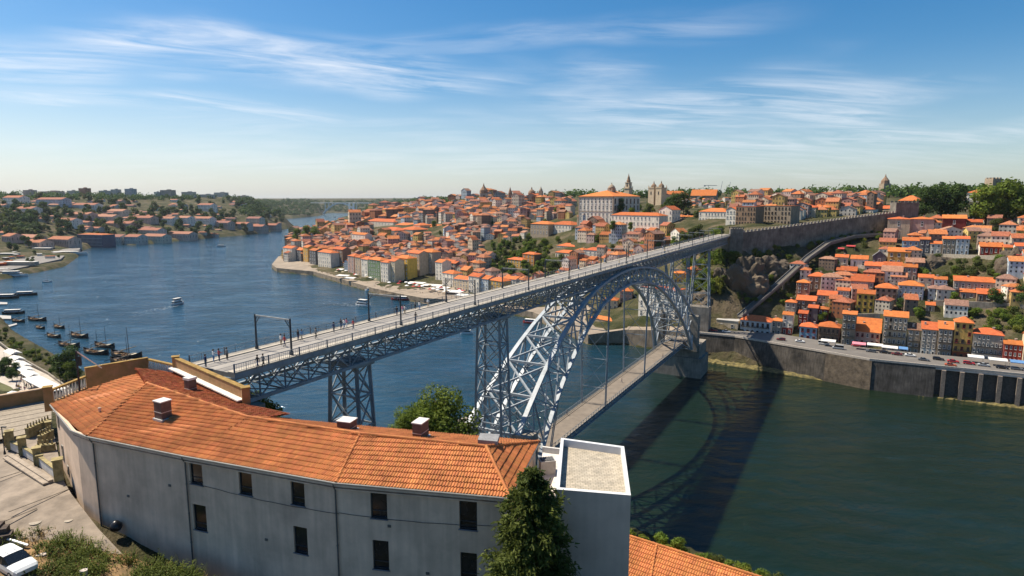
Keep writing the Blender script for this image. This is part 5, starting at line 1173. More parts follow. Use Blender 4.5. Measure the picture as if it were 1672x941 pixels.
# ------------------------------------------------------------------ the market on the near quay
def esplanade():
    q = [at_z(*p, 5.6) for p in ((-260, 560), (-60, 545), (0, 566), (30, 590), (75, 612), (112, 632), (140, 660), (120, 800), (-400, 800))]
    m = MB(); m.prism([tuple(p[:2]) for p in q], 3.5, 6.0); tag(m.build('esplanade_pavement', mat('pale_esplanade', (.44, .38, .32), rough=.9, var=.25, scale=.15)), 'pale paved market quay on the left', 'pavement', kind='structure')
    a = [at_z(*p, 6.0) for p in ((-60, 520), (0, 561), (30, 584), (78, 611), (112, 636))]; m = MB()
    for p, k in zip(a[:-1], a[1:]): m.beam(p+Vector((0, 0, .4)), k+Vector((0, 0, .4)), .6, 1.0)
    tag(m.build('quay_wall', STONE), 'low stone wall between the market and the grassy bank', 'wall')
    # roads and lawns as sheets
    for pts, mm, z, nm, lb in ((((0, 636), (40, 655), (60, 668), (0, 690)), mat('road_asphalt', (.10, .095, .09), rough=.9, var=.2, scale=.3), 6.004, 'quay_road', 'road curving behind the market stalls'), (((-10, 620), (18, 632), (36, 648), (10, 652), (-20, 640)), mat('dull_lawn', (.10, .10, .035), rough=.95, var=.4, scale=.4), 6.008, 'lawn', 'oval dry lawn on the market quay')):
        m = MB(); m.poly([tuple(Vector((*at_z(*p, 6.0)[:2], z))) for p in pts]); tag(m.build(nm, mm), lb, nm.replace('_', ' '), kind='structure')
    # stalls: pairs of corners along the quay
    st = [((14, 571), (27, 577), 'first'), ((22, 582), (32, 587), 'second'), ((28, 590), (43, 598), 'third'), ((36, 599), (46, 605), 'fourth'), ((43, 606), (56, 614), 'fifth')]
    for (x0, y0), (x1, y1), o in st:
        c = at_z((x0+x1)/2, (y0+y1)/2, 9.2); d = at_z(x1, y1, 9)-at_z(x0, y0, 9); L = d.length*.93; e = empty('market_stall', (c.x, c.y, 6.0), math.atan2(d.y, d.x), f'{o} white canopied stall in the market row, counting from the river bend', 'stall', 'market stalls on the quay')
        m = MB(); m.add([(-L/2, -2.4, 2.9), (L/2, -2.4, 2.9), (L/2, 2.4, 2.9), (-L/2, 2.4, 2.9), (-L/2, 0, 3.9), (L/2, 0, 3.9)], [(0, 1, 5, 4), (2, 3, 4, 5), (1, 2, 5), (3, 0, 4)]); link('canopy', m.mesh('canopy', CANVAS), e)
        for a in (-1, 1):
            for b in (-1, 1): m = MB(); m.tube((a*(L/2-.2), b*2.2, 0), (a*(L/2-.2), b*2.2, 2.95), .06, 6); link('post', m.mesh('post', ZINC), e)
        m = MB(); m.box(0, 1.2, .5, L*.8, .9, 1.0); link('counter', m.mesh('counter', WOODD), e)
    a, b = at_z(52, 618, 9.6), at_z(92, 638, 9.6); d = b-a; L = d.length*1.1; c = (a+b)/2
    e = empty('market_pavilion', (c.x, c.y, 6), math.atan2(d.y, d.x), 'long flat white pavilion roof at the near end of the market row', 'pavilion'); m = MB(); m.box(0, 0, 3.9, L, 6.0, .3); link('roof', m.mesh('roof', CANVAS), e)
    for k in range(6):
        for s in (-1, 1): m = MB(); m.tube((-L/2+.6+k*(L-1.2)/5, s*2.7, 0), (-L/2+.6+k*(L-1.2)/5, s*2.7, 3.8), .09, 6); link('post', m.mesh('post', ZINC), e)
    m = MB(); m.box(0, 2.5, 1.2, L*.9, .2, 2.4); link('back_wall', m.mesh('back_wall', GLASS), e)
    r = random.Random(12)
    um = None
    for k, (x, y, c) in enumerate(((21, 651, 'white'), (4, 611, 'grey'), (46, 620, 'white'), (60, 630, 'white'))):
        p = at_z(x, y, 6); e = empty('parasol', tuple(p), 0, ['white parasol beside the oval lawn on the quay', 'grey parasol near the left edge of the market quay', 'white parasol where the stalls meet the pavilion', 'small white parasol in front of the pavilion'][k], 'parasol')
        m = MB(); m.lathe([(2.0, 2.3), (1.9, 2.4), (.1, 3.2)], 8); link('canopy', m.mesh('canopy', cloth[c]), e); m = MB(); m.tube((0, 0, 0), (0, 0, 2.5), .05, 6); link('pole', m.mesh('pole', ZINC), e)
    for k in range(46):
        if k < 20: x, y = 40+r.gauss(0, 9), 633+r.gauss(0, 5)
        else: u = r.random(); x, y = 4+44*u+r.gauss(0, 5), 586+40*u+r.gauss(0, 8)+6
        p = at_z(x, y, 6.0); of = r.randrange(10); person(p, r.uniform(0, 6.28), of, r.choice(['walk', 'stand']), (f'one of the crowd in front of the long pavilion, in {OUTFITS[of][0]} and {OUTFITS[of][1]}' if k < 20 else f'stroller in {OUTFITS[of][0]} and {OUTFITS[of][1]} on the market quay'), 'crowd by the market pavilion' if k < 20 else 'strollers on the market quay')
    for k, (x, y) in enumerate(((3, 605), (8, 612), (14, 600), (20, 622), (28, 612))):
        p = at_z(x, y, 6); tr = plant('dark_tree', p, .42, 'quay_tree', 'small clipped dark tree in the row on the market quay', 'tree', 'clipped trees on the market quay')
    p = at_z(108, 618, 5); plant('dark_tree', (p.x, p.y, 4.5), 1.15, 'bank_tree', 'dark spreading tree on the river bank below the boom pole', 'tree'); p = at_z(118, 622, 5); plant('broadleaf', (p.x, p.y, 4.0), .8, 'bank_tree', 'smaller tree beside the dark one on the left bank', 'tree')
    for k, (x, y) in enumerate(((25, 590), (60, 590), (100, 632))):
        p = at_z(x, y, 6); e = empty('lamp_post', tuple(p), 0, ['thin lamp post on the grassy bank by the stalls', 'lamp post between bank and stalls, further down', 'lamp post by the dark bank tree'][k], 'lamp post'); m = MB(); m.tube((0, 0, 0), (0, 0, 8.5), .1, 6, r2=.06); link('pole', m.mesh('pole', BLACK), e); m = MB(); m.box(.4, 0, 8.4, .9, .3, .15); link('lamp_head', m.mesh('lamp_head', BLACK), e)
    for i in range(70):
        u = r.random(); x, y = -20+130*u+r.gauss(0, 6), 540+80*u+r.gauss(0, 7); p = at_z(x, y, 3); z = height(p.x, p.y)
        if z > .8: plant(r.choice(['olive_shrub', 'yellow_shrub', 'shrub']), (p.x, p.y, z), r.uniform(.35, .8), 'bank_bush', 'low scrubby bush on the grassy river bank below the market', 'bush', 'bushes on the grassy bank')
esplanade()
# ------------------------------------------------------------------ houses
PAL = dict(white=(.78, .75, .69), cream=(.70, .60, .45), beige=(.54, .45, .34), grey=(.42, .385, .34), stone=(.36, .30, .235), brown=(.27, .185, .13), ochre=(.62, .40, .12), yellow=(.74, .50, .10), orange=(.50, .24, .08), pink=(.55, .30, .26), rose=(.50, .36, .32), red=(.38, .055, .035), brick=(.33, .10, .05), maroon=(.19, .04, .035), blue=(.26, .45, .64), pale_blue=(.56, .63, .70), slate=(.14, .15, .17), green=(.20, .30, .18))
def wallmat(c): return mat('wall_'+c, tuple(min(1, a*b) for a, b in zip(PAL[c], (1.05, .98, .88))), rough=.92, var=.2, scale=.45, streak=.22, rand=.08)
FRAMEW = mat('white_joinery', (.66, .65, .62), rough=.6, var=.05); FRAMED = mat('dark_joinery', (.10, .07, .05), rough=.6); FRAMEG = mat('green_joinery', (.05, .12, .08), rough=.6); FRAMER = mat('red_joinery', (.30, .03, .03), rough=.6)
CHIM = mat('chimney_render', (.50, .42, .35), rough=.9)
def frame_mesh(m, nm):
    mb = MB(); w, h, t = 1.0, 1.6, .13
    mb.box(0, -.03, h/2, w, .1, h, 0)
    return mb.mesh(nm, m)
def win_meshes():
    out = {}
    for k, m in (('w', FRAMEW), ('d', FRAMED), ('g', FRAMEG), ('r', FRAMER)):
        mb = MB(); w, h, t = 1.0, 1.6, .12
        for a in (-1, 1): mb.box(a*(w/2-t/2), -.04, h/2, t, .12, h)
        for z in (t/2, h-t/2, h*.62): mb.box(0, -.04, z, w-2*t, .11, t*.8)
        mb.box(0, -.04, h*.31, .05, .1, h*.6); mb.box(0, -.1, -.04, w+.2, .22, .08)
        out[k] = mb.mesh('window', m)
        mb = MB(); w, h = 1.05, 2.2
        for a in (-1, 1): mb.box(a*(w/2-.07), -.04, h/2, .14, .12, h)
        mb.box(0, -.04, h-.07, w-.28, .12, .14); out['D'+k] = mb.mesh('door', m)
    mb = MB(); mb.box(0, -.015, .8, .78, .04, 1.38); out['pane'] = mb.mesh('pane', GLASS)
    mb = MB(); mb.box(0, -.02, 1.03, .78, .05, 2.06); out['leaf'] = mb.mesh('door_leaf', FRAMED); 
    mb = MB(); mb.box(0, -.45, 0, 1.0, .9, .12)
    mb.beam((-.5, -.88, 1.0), (.5, -.88, 1.0), .05)
    for i in range(11): mb.beam((-.5+i*.1, -.88, .05), (-.5+i*.1, -.88, 1.0), .018)
    out['balcony'] = mb.mesh('balcony', BLACK)
    return out
WIN = win_meshes()
def roof_geo(mb, w, d, h, kind, pitch, ov=.35, mi=0, zt=.16):
    X, Y = w/2+ov, d/2+ov; b = h-.02
    if kind == 'hip':
        k = min(X, Y); rise = pitch*k
        if X >= Y: r0, r1 = (-(X-k*.9), 0), (X-k*.9, 0)
        else: r0, r1 = (0, -(Y-k*.9)), (0, Y-k*.9)
        V = [(-X, -Y, b), (X, -Y, b), (X, Y, b), (-X, Y, b), (*r0, b+rise), (*r1, b+rise)]
        F = [(0, 1, 5, 4), (1, 2, 5), (2, 3, 4, 5), (3, 0, 4)] if X >= Y else [(0, 1, 4), (1, 2, 5, 4), (2, 3, 5), (3, 0, 4, 5)]
        mb.add(V, F, mi); mb.add([(x, y, b-zt) for x, y, _ in V[:4]], [(3, 2, 1, 0)], mi)
        mb.add(V[:4]+[(x, y, b-zt) for x, y, _ in V[:4]], [(0, 4, 5, 1), (1, 5, 6, 2), (2, 6, 7, 3), (3, 7, 4, 0)], mi)
        return rise
    if kind in ('gx', 'gy'):   # ridge along x or along y
        if kind == 'gx': rise = pitch*Y; V = [(-X, -Y, b), (X, -Y, b), (X, 0, b+rise), (-X, 0, b+rise), (X, Y, b), (-X, Y, b)]
        else: rise = pitch*X; V = [(-X, Y, b), (-X, -Y, b), (0, -Y, b+rise), (0, Y, b+rise), (X, -Y, b), (X, Y, b)]
        F = [(0, 1, 2, 3), (3, 2, 4, 5)] ; U = [(x, y, z-zt) for x, y, z in V]
        mb.add(V+U, F+[(9, 8, 7, 6), (11, 10, 8, 9), (0, 6, 7, 1), (1, 7, 8, 2), (2, 8, 10, 4), (4, 10, 11, 5), (5, 11, 9, 3), (3, 9, 6, 0)], mi); return rise
    if kind == 'shed':
        rise = pitch*d; V = [(-X, -Y, b), (X, -Y, b), (X, Y, b+rise), (-X, Y, b+rise)]; U = [(x, y, z-zt) for x, y, z in V]
        mb.add(V+U, [(0, 1, 2, 3), (7, 6, 5, 4), (0, 4, 5, 1), (1, 5, 6, 2), (2, 6, 7, 3), (3, 7, 4, 0)], mi); return rise
    mb.box(0, 0, h+.1, w+.3, d+.3, .25, mi); return .2
def wall_geo(mb, w, d, h, kind, pitch, mi=0, side=None, base=-5.0):
    x, y = w/2, d/2; s = mi if side is None else side
    mb.quad((-x, -y, base), (x, -y, base), (x, -y, h), (-x, -y, h), mi); mb.quad((x, y, base), (-x, y, base), (-x, y, h), (x, y, h), mi)
    mb.quad((-x, y, base), (-x, -y, base), (-x, -y, h), (-x, y, h), s); mb.quad((x, -y, base), (x, y, base), (x, y, h), (x, -y, h), s)
    t = -.2
    if kind == 'gx':
        r = pitch*(y+.35)+t
        mb.add([(-x, y, h), (-x, -y, h), (-x, 0, h+r)], [(0, 1, 2)], s); mb.add([(x, -y, h), (x, y, h), (x, 0, h+r)], [(0, 1, 2)], s)
    elif kind == 'gy':
        r = pitch*(x+.35)+t
        mb.add([(-x, -y, h), (x, -y, h), (0, -y, h+r)], [(0, 1, 2)], mi); mb.add([(x, y, h), (-x, y, h), (0, y, h+r)], [(0, 1, 2)], mi)
    elif kind == 'shed':
        r = pitch*d+t; mb.add([(-x, y, h), (-x, -y, h), (-x, y, h+r)], [(0, 1, 2)], s); mb.add([(x, -y, h), (x, y, h), (x, y, h+r)], [(0, 1, 2)], s); mb.quad((x, y, h), (-x, y, h), (-x, y, h+r), (x, y, h+r), mi)
    elif kind == 'flat': mb.quad((-x, -y, h), (x, -y, h), (x, y, h), (-x, y, h), mi)
hrnd = random.Random(31)
def house(p, w, d, h, rz, col, label, cat='house', group=None, roof='hip', pitch=.42, floors=3, cols=None, ground=None, side=None, jo='w', balc=0, left=0, right=0, chim=1, name='house', rm=None, door=True, wfrac=.47, band=None):
    """p: middle of the front foot; the front looks along local -y, the house runs back along +y"""
    e = empty(name, tuple(p), rz, label, cat, group); c = Vector((0, d/2, 0))
    mb = MB(); wall_geo(mb, w, d, h, roof, pitch, 0, 1 if side else None)
    ms = [wallmat(col)]+([wallmat(side)] if side else [])
    if ground: 
        x = w/2; mb.add([(-x-.03, -d/2-.04, -.2), (x+.03, -d/2-.04, -.2), (x+.03, -d/2-.04, h/floors), (-x-.03, -d/2-.04, h/floors)], [(0, 1, 2, 3)], len(ms)); ms.append(wallmat(ground))
    if band: mb.box(0, -d/2-.1, h*band, w+.1, .3, .35, len(ms)); ms.append(wallmat('slate'))
    wo = link('wall', mb.mesh('wall', ms), e, c)
    mb = MB(); rise = roof_geo(mb, w, d, h, roof, pitch)
    ro = link('roof', mb.mesh('roof', rm or TILE), e, c)
    for k in range(chim):
        m = MB(); cx, cy = hrnd.uniform(-.32, .32)*w, hrnd.uniform(-.1, .25)*d; z = h+rise*.45; m.box(cx, cy, z+.5, .8, .55, 1.8); m.box(cx, cy, z+1.45, 1.0, .7, .14); link('chimney', m.mesh('chimney', CHIM), ro)
    fh = h/floors; cols = cols or max(1, int(round(w/2.1))); sx = w/cols
    ws = min(sx*wfrac, 1.35); hs = fh*.52
    def put(x, y, z, r, dr):
        j = jo if not isinstance(jo, (list, tuple)) else hrnd.choice(jo)
        if dr: 
            o = link('door', WIN['D'+j], e, (x, y, 0), r, (ws/1.05, 1, fh*.74/2.2)); link('door_leaf', WIN['leaf'], o)
        else:
            o = link('window', WIN[j], e, (x, y, z), r, (ws, 1, hs/1.6)); link('pane', WIN['pane'], o)
    for f in range(floors):
        for i in range(cols):
            if f and hrnd.random() < .06: continue
            x = -w/2+(i+.5)*sx; dr = f == 0 and door and i % 2 == 0
            put(x, -.02-(.05 if ground and f == 0 else 0), f*fh+fh*.22, 0, dr)
        if balc and 0 < f <= balc: link('balcony', WIN['balcony'], e, (0, -.03, f*fh+fh*.14), 0, (w*.92, .9, 1))
    for sidek, n in ((-1, left), (1, right)):
        for f in range(floors if n else 0):
            for i in range(n): put(sidek*(w/2+.02), d*(i+.5)/n, f*fh+fh*.22, -math.pi/2*1 if sidek < 0 else math.pi/2, False)
    return e
def quay_yaw(): return math.atan2(-73, 118)
QY = quay_yaw()
def HP(x0, x1, yb, ye, col, label, Y=None, rz=None, depth=None, name='house', **kw):
    """a house whose front spans x0..x1 with foot yb and eaves ye in the photograph, stood on the ground there"""
    xm = (x0+x1)/2
    p = at_y(xm, yb, Y) if Y else ground(xm, yb)
    rz = QY if rz is None else rz
    w = (x1-x0)/1000*p.y*1.0/max(.55, math.cos(rz)-math.sin(rz)*0+(xm-836)/1000*(-math.sin(rz)))
    h = (yb-ye)/1000*p.y*1.0
    return house(p, w, depth or max(6, min(10, w)), h, rz, col, label, name=name, **kw)
# ------------------------------------------------------------------ the right bank: quay road, walls, houses under the old town wall
ROAD_Z = 13.0
edge_px = [(1112, 541), (1140, 545), (1200, 551), (1270, 563), (1420, 589), (1560, 603), (1672, 614), (1800, 627)]
EDGE = [at_z(*p, ROAD_Z) for p in edge_px]
def quay_right():
    asph = mat('quay_asphalt', (.15, .135, .12), rough=.9, var=.2, scale=.2); n = Vector((73, 118, 0)).normalized()
    m = MB(); up = Vector((0, 0, .02))
    for a, b in zip(EDGE[:-1], EDGE[1:]): m.quad(a+up, b+up, b+up+n*26, a+up+n*26)
    tag(m.build('quay_road', asph), 'asphalt road along the top of the right-hand quay wall', 'road', kind='structure')
    m = MB()
    for a, b in zip(EDGE[:-1], EDGE[1:]): m.quad(a+n*.0+up*1.3, b+up*1.3, b+n*2.2+up*1.3, a+n*2.2+up*1.3)
    tag(m.build('quay_pavement', mat('quay_flags', (.46, .39, .32), rough=.9, var=.25, scale=.5)), 'pale flagged pavement on the edge of the quay', 'pavement', kind='structure')
    m = MB()
    for a, b in zip(EDGE[:-1], EDGE[1:]): m.beam(a+Vector((0, 0, .5)), b+Vector((0, 0, .5)), .45, .95)
    tag(m.build('quay_parapet', mat('quay_coping', (.50, .43, .36), rough=.9, var=.3)), 'low pale parapet along the top of the right-hand quay wall', 'parapet')
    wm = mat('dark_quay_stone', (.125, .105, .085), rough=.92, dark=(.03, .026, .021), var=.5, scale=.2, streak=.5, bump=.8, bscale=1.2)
    wm2 = mat('rough_rubble_stone', (.13, .10, .07), rough=.95, var=.6, scale=.5, bump=1.0, bscale=1.6)
    def wall(i0, i1, mm, lb, off=0, t0=0.0, t1=1.0, z1=12.9):
        m = MB(); P = [EDGE[i] for i in range(i0, i1+1)]; P[0] = P[0].lerp(P[1], t0); P[-1] = P[-2].lerp(P[-1], t1)
        for a, b in zip(P[:-1], P[1:]):
            k = 12
            for j in range(k):
                p, q = a.lerp(b, j/k), a.lerp(b, (j+1)/k); bt = 1.7
                V = [(*(p-n*(bt+off))[:2], -2), (*(q-n*(bt+off))[:2], -2), (*(q-n*off)[:2], z1), (*(p-n*off)[:2], z1), (*(p+n*4)[:2], z1), (*(q+n*4)[:2], z1)]
                m.add(V, [(0, 1, 2, 3), (3, 2, 5, 4)])
        tag(m.build('quay_wall', mm), lb, 'wall')
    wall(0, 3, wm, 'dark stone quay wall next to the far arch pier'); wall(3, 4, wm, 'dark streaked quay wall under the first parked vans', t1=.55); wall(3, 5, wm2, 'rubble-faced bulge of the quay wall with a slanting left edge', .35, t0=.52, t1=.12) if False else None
    a = EDGE[3].lerp(EDGE[4], .55)
    def stretch(a, b, mm, lb, off=0., bt=1.7):
        m = MB(); k = 14
        for j in range(k):
            p, q = a.lerp(b, j/k), a.lerp(b, (j+1)/k)
            V = [(*(p-n*(bt+off))[:2], -2), (*(q-n*(bt+off))[:2], -2), (*(q-n*off)[:2], 12.9), (*(p-n*off)[:2], 12.9), (*(p+n*3)[:2], 12.9), (*(q+n*3)[:2], 12.9)]; m.add(V, [(0, 1, 2, 3), (3, 2, 5, 4)])
        for p in (a, b): m.poly([(*(p-n*(bt+off))[:2], -2), (*(p-n*off)[:2], 12.9), (*(p+n*3)[:2], 12.9), (*(p+n*3)[:2], -2)])
        tag(m.build('quay_wall', mm), lb, 'wall')
    b = EDGE[4].lerp(EDGE[5], .03); c = EDGE[4].lerp(EDGE[5], .78)
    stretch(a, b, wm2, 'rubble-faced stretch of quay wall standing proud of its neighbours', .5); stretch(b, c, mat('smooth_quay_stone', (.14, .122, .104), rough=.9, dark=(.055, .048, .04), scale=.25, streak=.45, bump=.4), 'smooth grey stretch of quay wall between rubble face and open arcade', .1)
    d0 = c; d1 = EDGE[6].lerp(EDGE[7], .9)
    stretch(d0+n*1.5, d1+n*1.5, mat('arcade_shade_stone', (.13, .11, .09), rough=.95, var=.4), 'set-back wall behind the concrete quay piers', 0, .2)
    m = MB(); m.prism([tuple((q+w)[:2]) for q, w in ((d0, n*-.2), (d1, n*-.2), (d1, n*6), (d0, n*6))], 12.1, 12.92); tag(m.build('quay_slab', CONC), 'concrete slab edge carrying the road over the quay piers', 'slab')
    L = (d1-d0).length; u = (d1-d0).normalized(); k = 0; s = 3.0
    while s < L:
        q = d0+u*s; m = MB(); m.box(q.x-n.x*.2, q.y-n.y*.2, 5.05, 1.5, 2.0, 14.1, 0, rz=QY); tag(m.build('quay_pier', mat('quay_pier_concrete', (.27, .215, .17), rough=.9, var=.35, streak=.25)), f'{N_[min(k, 13)]} square concrete pier under the quay road, counting from the smooth wall', 'pier', 'concrete piers under the quay road'); s += 6.4; k += 1
    # mossy ledge and rocks at the water line
    m = MB(); r = random.Random(8); V = []
    pts = [at_z(*p, 0) for p in ((1105, 582), (1140, 588), (1200, 598), (1270, 609), (1420, 633), (1500, 645), (1560, 652), (1672, 667), (1800, 690))]
    ns = 120
    def al(t): t *= len(pts)-1; i = min(len(pts)-2, int(t)); return pts[i].lerp(pts[i+1], t-i)
    for i in range(ns+1):
        p = al(i/ns)
        for j, (o, z) in enumerate(((-1.9, -.8), (-1.0, .35), (.6, .75), (3.5, 1.0))): V.append((p.x+n.x*(o+r.uniform(-.5, .5)), p.y+n.y*(o+r.uniform(-.5, .5)), z+r.uniform(-.3, .45)))
    F = [(i*4+j, i*4+4+j, i*4+5+j, i*4+1+j) for i in range(ns) for j in range(3)]; m.add(V, F)
    tag(m.build('shore_ledge', mat('mossy_rock', (.17, .135, .045), rough=.95, var=.6, scale=.6, dark=(.04, .035, .02), bump=.8)), 'rocky mossy ledge at the foot of the right-hand quay wall', 'ledge', kind='structure')
quay_right()
# --- first row on the quay road
FR = 'first row of houses on the quay road'
HP(1207, 1257, 549, 523, 'pale_blue', 'light blue two-storey corner house with white gable, first in the quay row by the cliff', roof='hip', floors=2, cols=6, side='white', jo='d', group=FR, balc=1)
HP(1258, 1275, 549, 523, 'grey', 'narrow grey house squeezed beside the light blue corner house', roof='hip', floors=2, cols=2, group=FR)
HP(1276, 1293, 546, 513, 'white', 'narrow white house with a bright red ground floor', roof='gx', floors=3, cols=2, ground='red', side='white', group=FR, left=1)
HP(1304, 1333, 557, 533, 'blue', 'small sky-blue house with a white left face on the quay road', roof='hip', floors=2, cols=3, side='white', group=FR, left=1, jo='r')
HP(1334, 1370, 560, 533, 'brown', 'dark brown house with twin orange hipped roofs and arched ground floor', roof='hip', floors=2, cols=5, jo='d', balc=1, group=FR)
HP(1372, 1395, 564, 511, 'stone', 'tall narrow stone house with a dark red flank', roof='gx', floors=4, cols=3, side='maroon', balc=3, group=FR)
HP(1394, 1436, 565, 541, 'rose', 'low pinkish house with white-framed windows below the tall beige house', roof='shed', pitch=.55, floors=2, cols=5, jo=['w', 'r'], group=FR)
HP(1438, 1478, 574, 515, 'beige', 'tall five-storey beige house with a blank white flank and dark balconies', roof='gx', floors=5, cols=5, side='cream', balc=3, group=FR, jo=['w', 'w', 'd'])
HP(1479, 1500, 577, 537, 'stone', 'narrow stone house with arched windows next to the five-storey beige one', roof='shed', floors=4, cols=2, side='stone', balc=2, group=FR, rm=mat('old_dark_tile', (.20, .10, .06), rough=.9, var=.4))
HP(1501, 1527, 581, 536, 'grey', 'grey four-storey house with a white and blue shopfront', roof='shed', pitch=.45, floors=4, cols=3, ground='white', group=FR)
HP(1528, 1552, 584, 535, 'stone', 'weathered stone house hung with white laundry beside the shopfront house', roof='shed', pitch=.45, floors=4, cols=3, balc=2, group=FR)
HP(1553, 1584, 587, 524, 'ochre', 'tall yellowish house with maroon ground floors and a skylit hipped roof', roof='hip', pitch=.6, floors=5, cols=3, side='beige', ground='brick', balc=2, group=FR, jo=['d', 'r'])
HP(1584, 1635, 590, 544, 'grey', 'wide grey four-storey house with a glazed top gallery', roof='hip', floors=4, cols=7, ground='white', balc=2, group=FR)
HP(1636, 1667, 594, 561, 'red', 'bright red house with white window frames at the right end of the quay row', roof='gx', floors=3, cols=4, group=FR, side='maroon')
HP(1668, 1700, 598, 548, 'beige', 'beige house cut by the right edge of the picture, after the red one', roof='gx', floors=4, cols=3, group=FR, side='cream')
# --- the tiers above
T2 = 'houses on the slope above the quay road'
def H2(*a, **k): k.setdefault('group', T2); return HP(*a, **k)
H2(1281, 1299, 514, 493, 'grey', 'small cream-flanked house at the foot of the funicular track', roof='hip', floors=2, cols=2, side='cream', left=2)
H2(1299, 1331, 507, 490, 'brown', 'long low brown house beside the cream-flanked one by the funicular', roof='gx', floors=2, cols=4, side='cream')
H2(1302, 1317, 537, 511, 'maroon', 'dark red house with a white gable behind the red-ground-floor house', roof='gx', floors=3, cols=2, side='white', left=1)
H2(1318, 1334, 528, 502, 'slate', 'dark slate-clad house between two red ones', roof='gx', floors=3, cols=2, jo='d')
H2(1334, 1351, 525, 504, 'maroon', 'maroon house with a peaked orange roof beside the dark slate one', roof='hip', floors=2, cols=2)
H2(1333, 1365, 500, 482, 'rose', 'pinkish-white house with a red gable end, mid slope', roof='gx', floors=2, cols=4, side='red')
H2(1366, 1386, 494, 474, 'white', 'white house with two rows of dark arched windows under the big red gable', roof='gx', floors=2, cols=4, side='brick')
H2(1387, 1425, 482, 459, 'rose', 'large house with a great brick-red gable wall facing the funicular', roof='gx', floors=2, cols=5, side='brick', depth=15)
H2(1299, 1320, 486, 461, 'brown', 'tall brown house with a pale windowed flank at the edge of the funicular', roof='hip', floors=4, cols=2, side='cream', left=3)
H2(1318, 1347, 473, 451, 'brown', 'purplish-brown house with white laundry set above the funicular', roof='hip', floors=2, cols=3)
H2(1365, 1398, 452, 442, 'beige', 'long low beige shed roof above the great red gable', roof='gx', floors=1, cols=3, door=False)
H2(1411, 1441, 446, 434, 'grey', 'grey house with a white left gable below the grey pitched roof', roof='gx', floors=1, cols=3, side='white')
H2(1441, 1471, 453, 434, 'brick', 'brick-red windowless house with an orange roof', roof='gx', floors=1, cols=1, door=False, side='brick')
H2(1471, 1496, 457, 436, 'rose', 'pinkish house with a dark attic storey attached to the brick-red house', roof='gx', floors=2, cols=3)
H2(1414, 1467, 458, 450, 'brown', 'low row of sheds under a long orange roof in the middle of the slope', roof='gx', floors=1, cols=5, door=False)
H2(1397, 1426, 511, 479, 'yellow', 'yellow house with an orange left flank and dark windows', roof='gx', floors=3, cols=3, side='orange', jo='d')
H2(1427, 1464, 495, 470, 'stone', 'square brown stone house beside the yellow one', roof='hip', floors=3, cols=4, jo='d')
H2(1465, 1507, 489, 466, 'pale_blue', 'blue-white house with arches at its foot on the slope', roof='hip', floors=3, cols=5, side='white', left=2)
H2(1448, 1485, 433, 411, 'ochre', 'ochre house with an arched doorway below the upper terrace', roof='gx', floors=2, cols=3, side='beige', right=2)
H2(1388, 1416, 437, 423, 'white', 'small white house with a glazed front beside a grey pitched roof', roof='gx', floors=1, cols=2)
H2(1363, 1384, 433, 420, 'cream', 'little cream house below the red awnings', roof='gx', floors=1, cols=2, side='beige')
H2(1424, 1446, 431, 419, 'slate', 'grey shed with a steep slate roof beside the ochre house', roof='gy', pitch=.9, floors=1, cols=1, rm=mat('slate_roof', (.17, .17, .18), rough=.7, var=.3))
UP = 'houses on the upper terrace'
for a in ((1472, 1499, 412, 393, 'blue', 'light blue house at the left end of the upper terrace row', 'gx', 2, 3), (1500, 1517, 414, 391, 'slate', 'narrow blue-grey house with white window frames on the upper terrace', 'gx', 2, 2), (1518, 1536, 415, 398, 'white', 'white low house with a small orange gable on the upper terrace', 'gx', 2, 2), (1537, 1558, 416, 390, 'stone', 'stone house with dark arched openings on the upper terrace', 'gx', 2, 3), (1559, 1581, 416, 390, 'pale_blue', 'pale blue house at the right end of the terrace row', 'gx', 3, 3),
          (1599, 1637, 415, 403, 'red', 'long pink-red house with a white left gable on the right terrace', 'gx', 1, 5), (1638, 1654, 415, 404, 'ochre', 'small yellowish house after the pink-red one on the right terrace', 'gx', 1, 2), (1656, 1684, 421, 402, 'pale_blue', 'pale house with red flower boxes at the right picture edge', 'gx', 2, 3)):
    HP(a[0], a[1], a[2], a[3], a[4], a[5], roof=a[6], floors=a[7], cols=a[8], side='white' if a[0] in (1599, 1656) else None, group=UP)
HP(1447, 1484, 388, 358, 'beige', 'big windowless beige building with a dark gateway, left half', Y=392, roof='hip', pitch=.2, floors=2, cols=1, group=UP, depth=16); HP(1484, 1523, 389, 358, 'rose', 'big pinkish blank-walled building joined to the beige one', Y=388, roof='hip', pitch=.2, floors=2, cols=1, group=UP, depth=15)
HP(1537, 1576, 381, 357, 'maroon', 'dark red windowless house below the big trees', Y=392, roof='gx', floors=2, cols=1, door=False, group=UP); HP(1577, 1602, 384, 363, 'stone', 'stone house behind the terrace to the right of the dark red one', Y=392, roof='gx', floors=2, cols=2, group=UP); HP(1606, 1650, 376, 362, 'grey', 'low grey house half hidden by the trees above the terrace', Y=400, roof='gx', floors=1, cols=4, group=UP); HP(1519, 1580, 392, 379, 'beige', 'broad roofed block rising behind the upper terrace row', Y=382, roof='hip', pitch=.3, floors=1, cols=6, group=UP)
HP(1653, 1672, 378, 356, 'rose', 'pale tall house wall between trees at the right edge', Y=398, roof='flat', floors=2, cols=1, group=UP)
MD = 'houses below the rock face'
HP(1555, 1640, 476, 460, 'grey', 'long low grey building under the rock face', roof='gx', floors=1, cols=8, door=False, group=MD); HP(1524, 1545, 474, 456, 'pale_blue', 'pale blue-white house with a red stripe at the left of the long grey building', roof='gx', floors=2, cols=3, side='red', group=MD); HP(1498, 1523, 471, 453, 'cream', 'cream house with a broad orange roof below the rock face', roof='gx', floors=2, cols=2, group=MD)
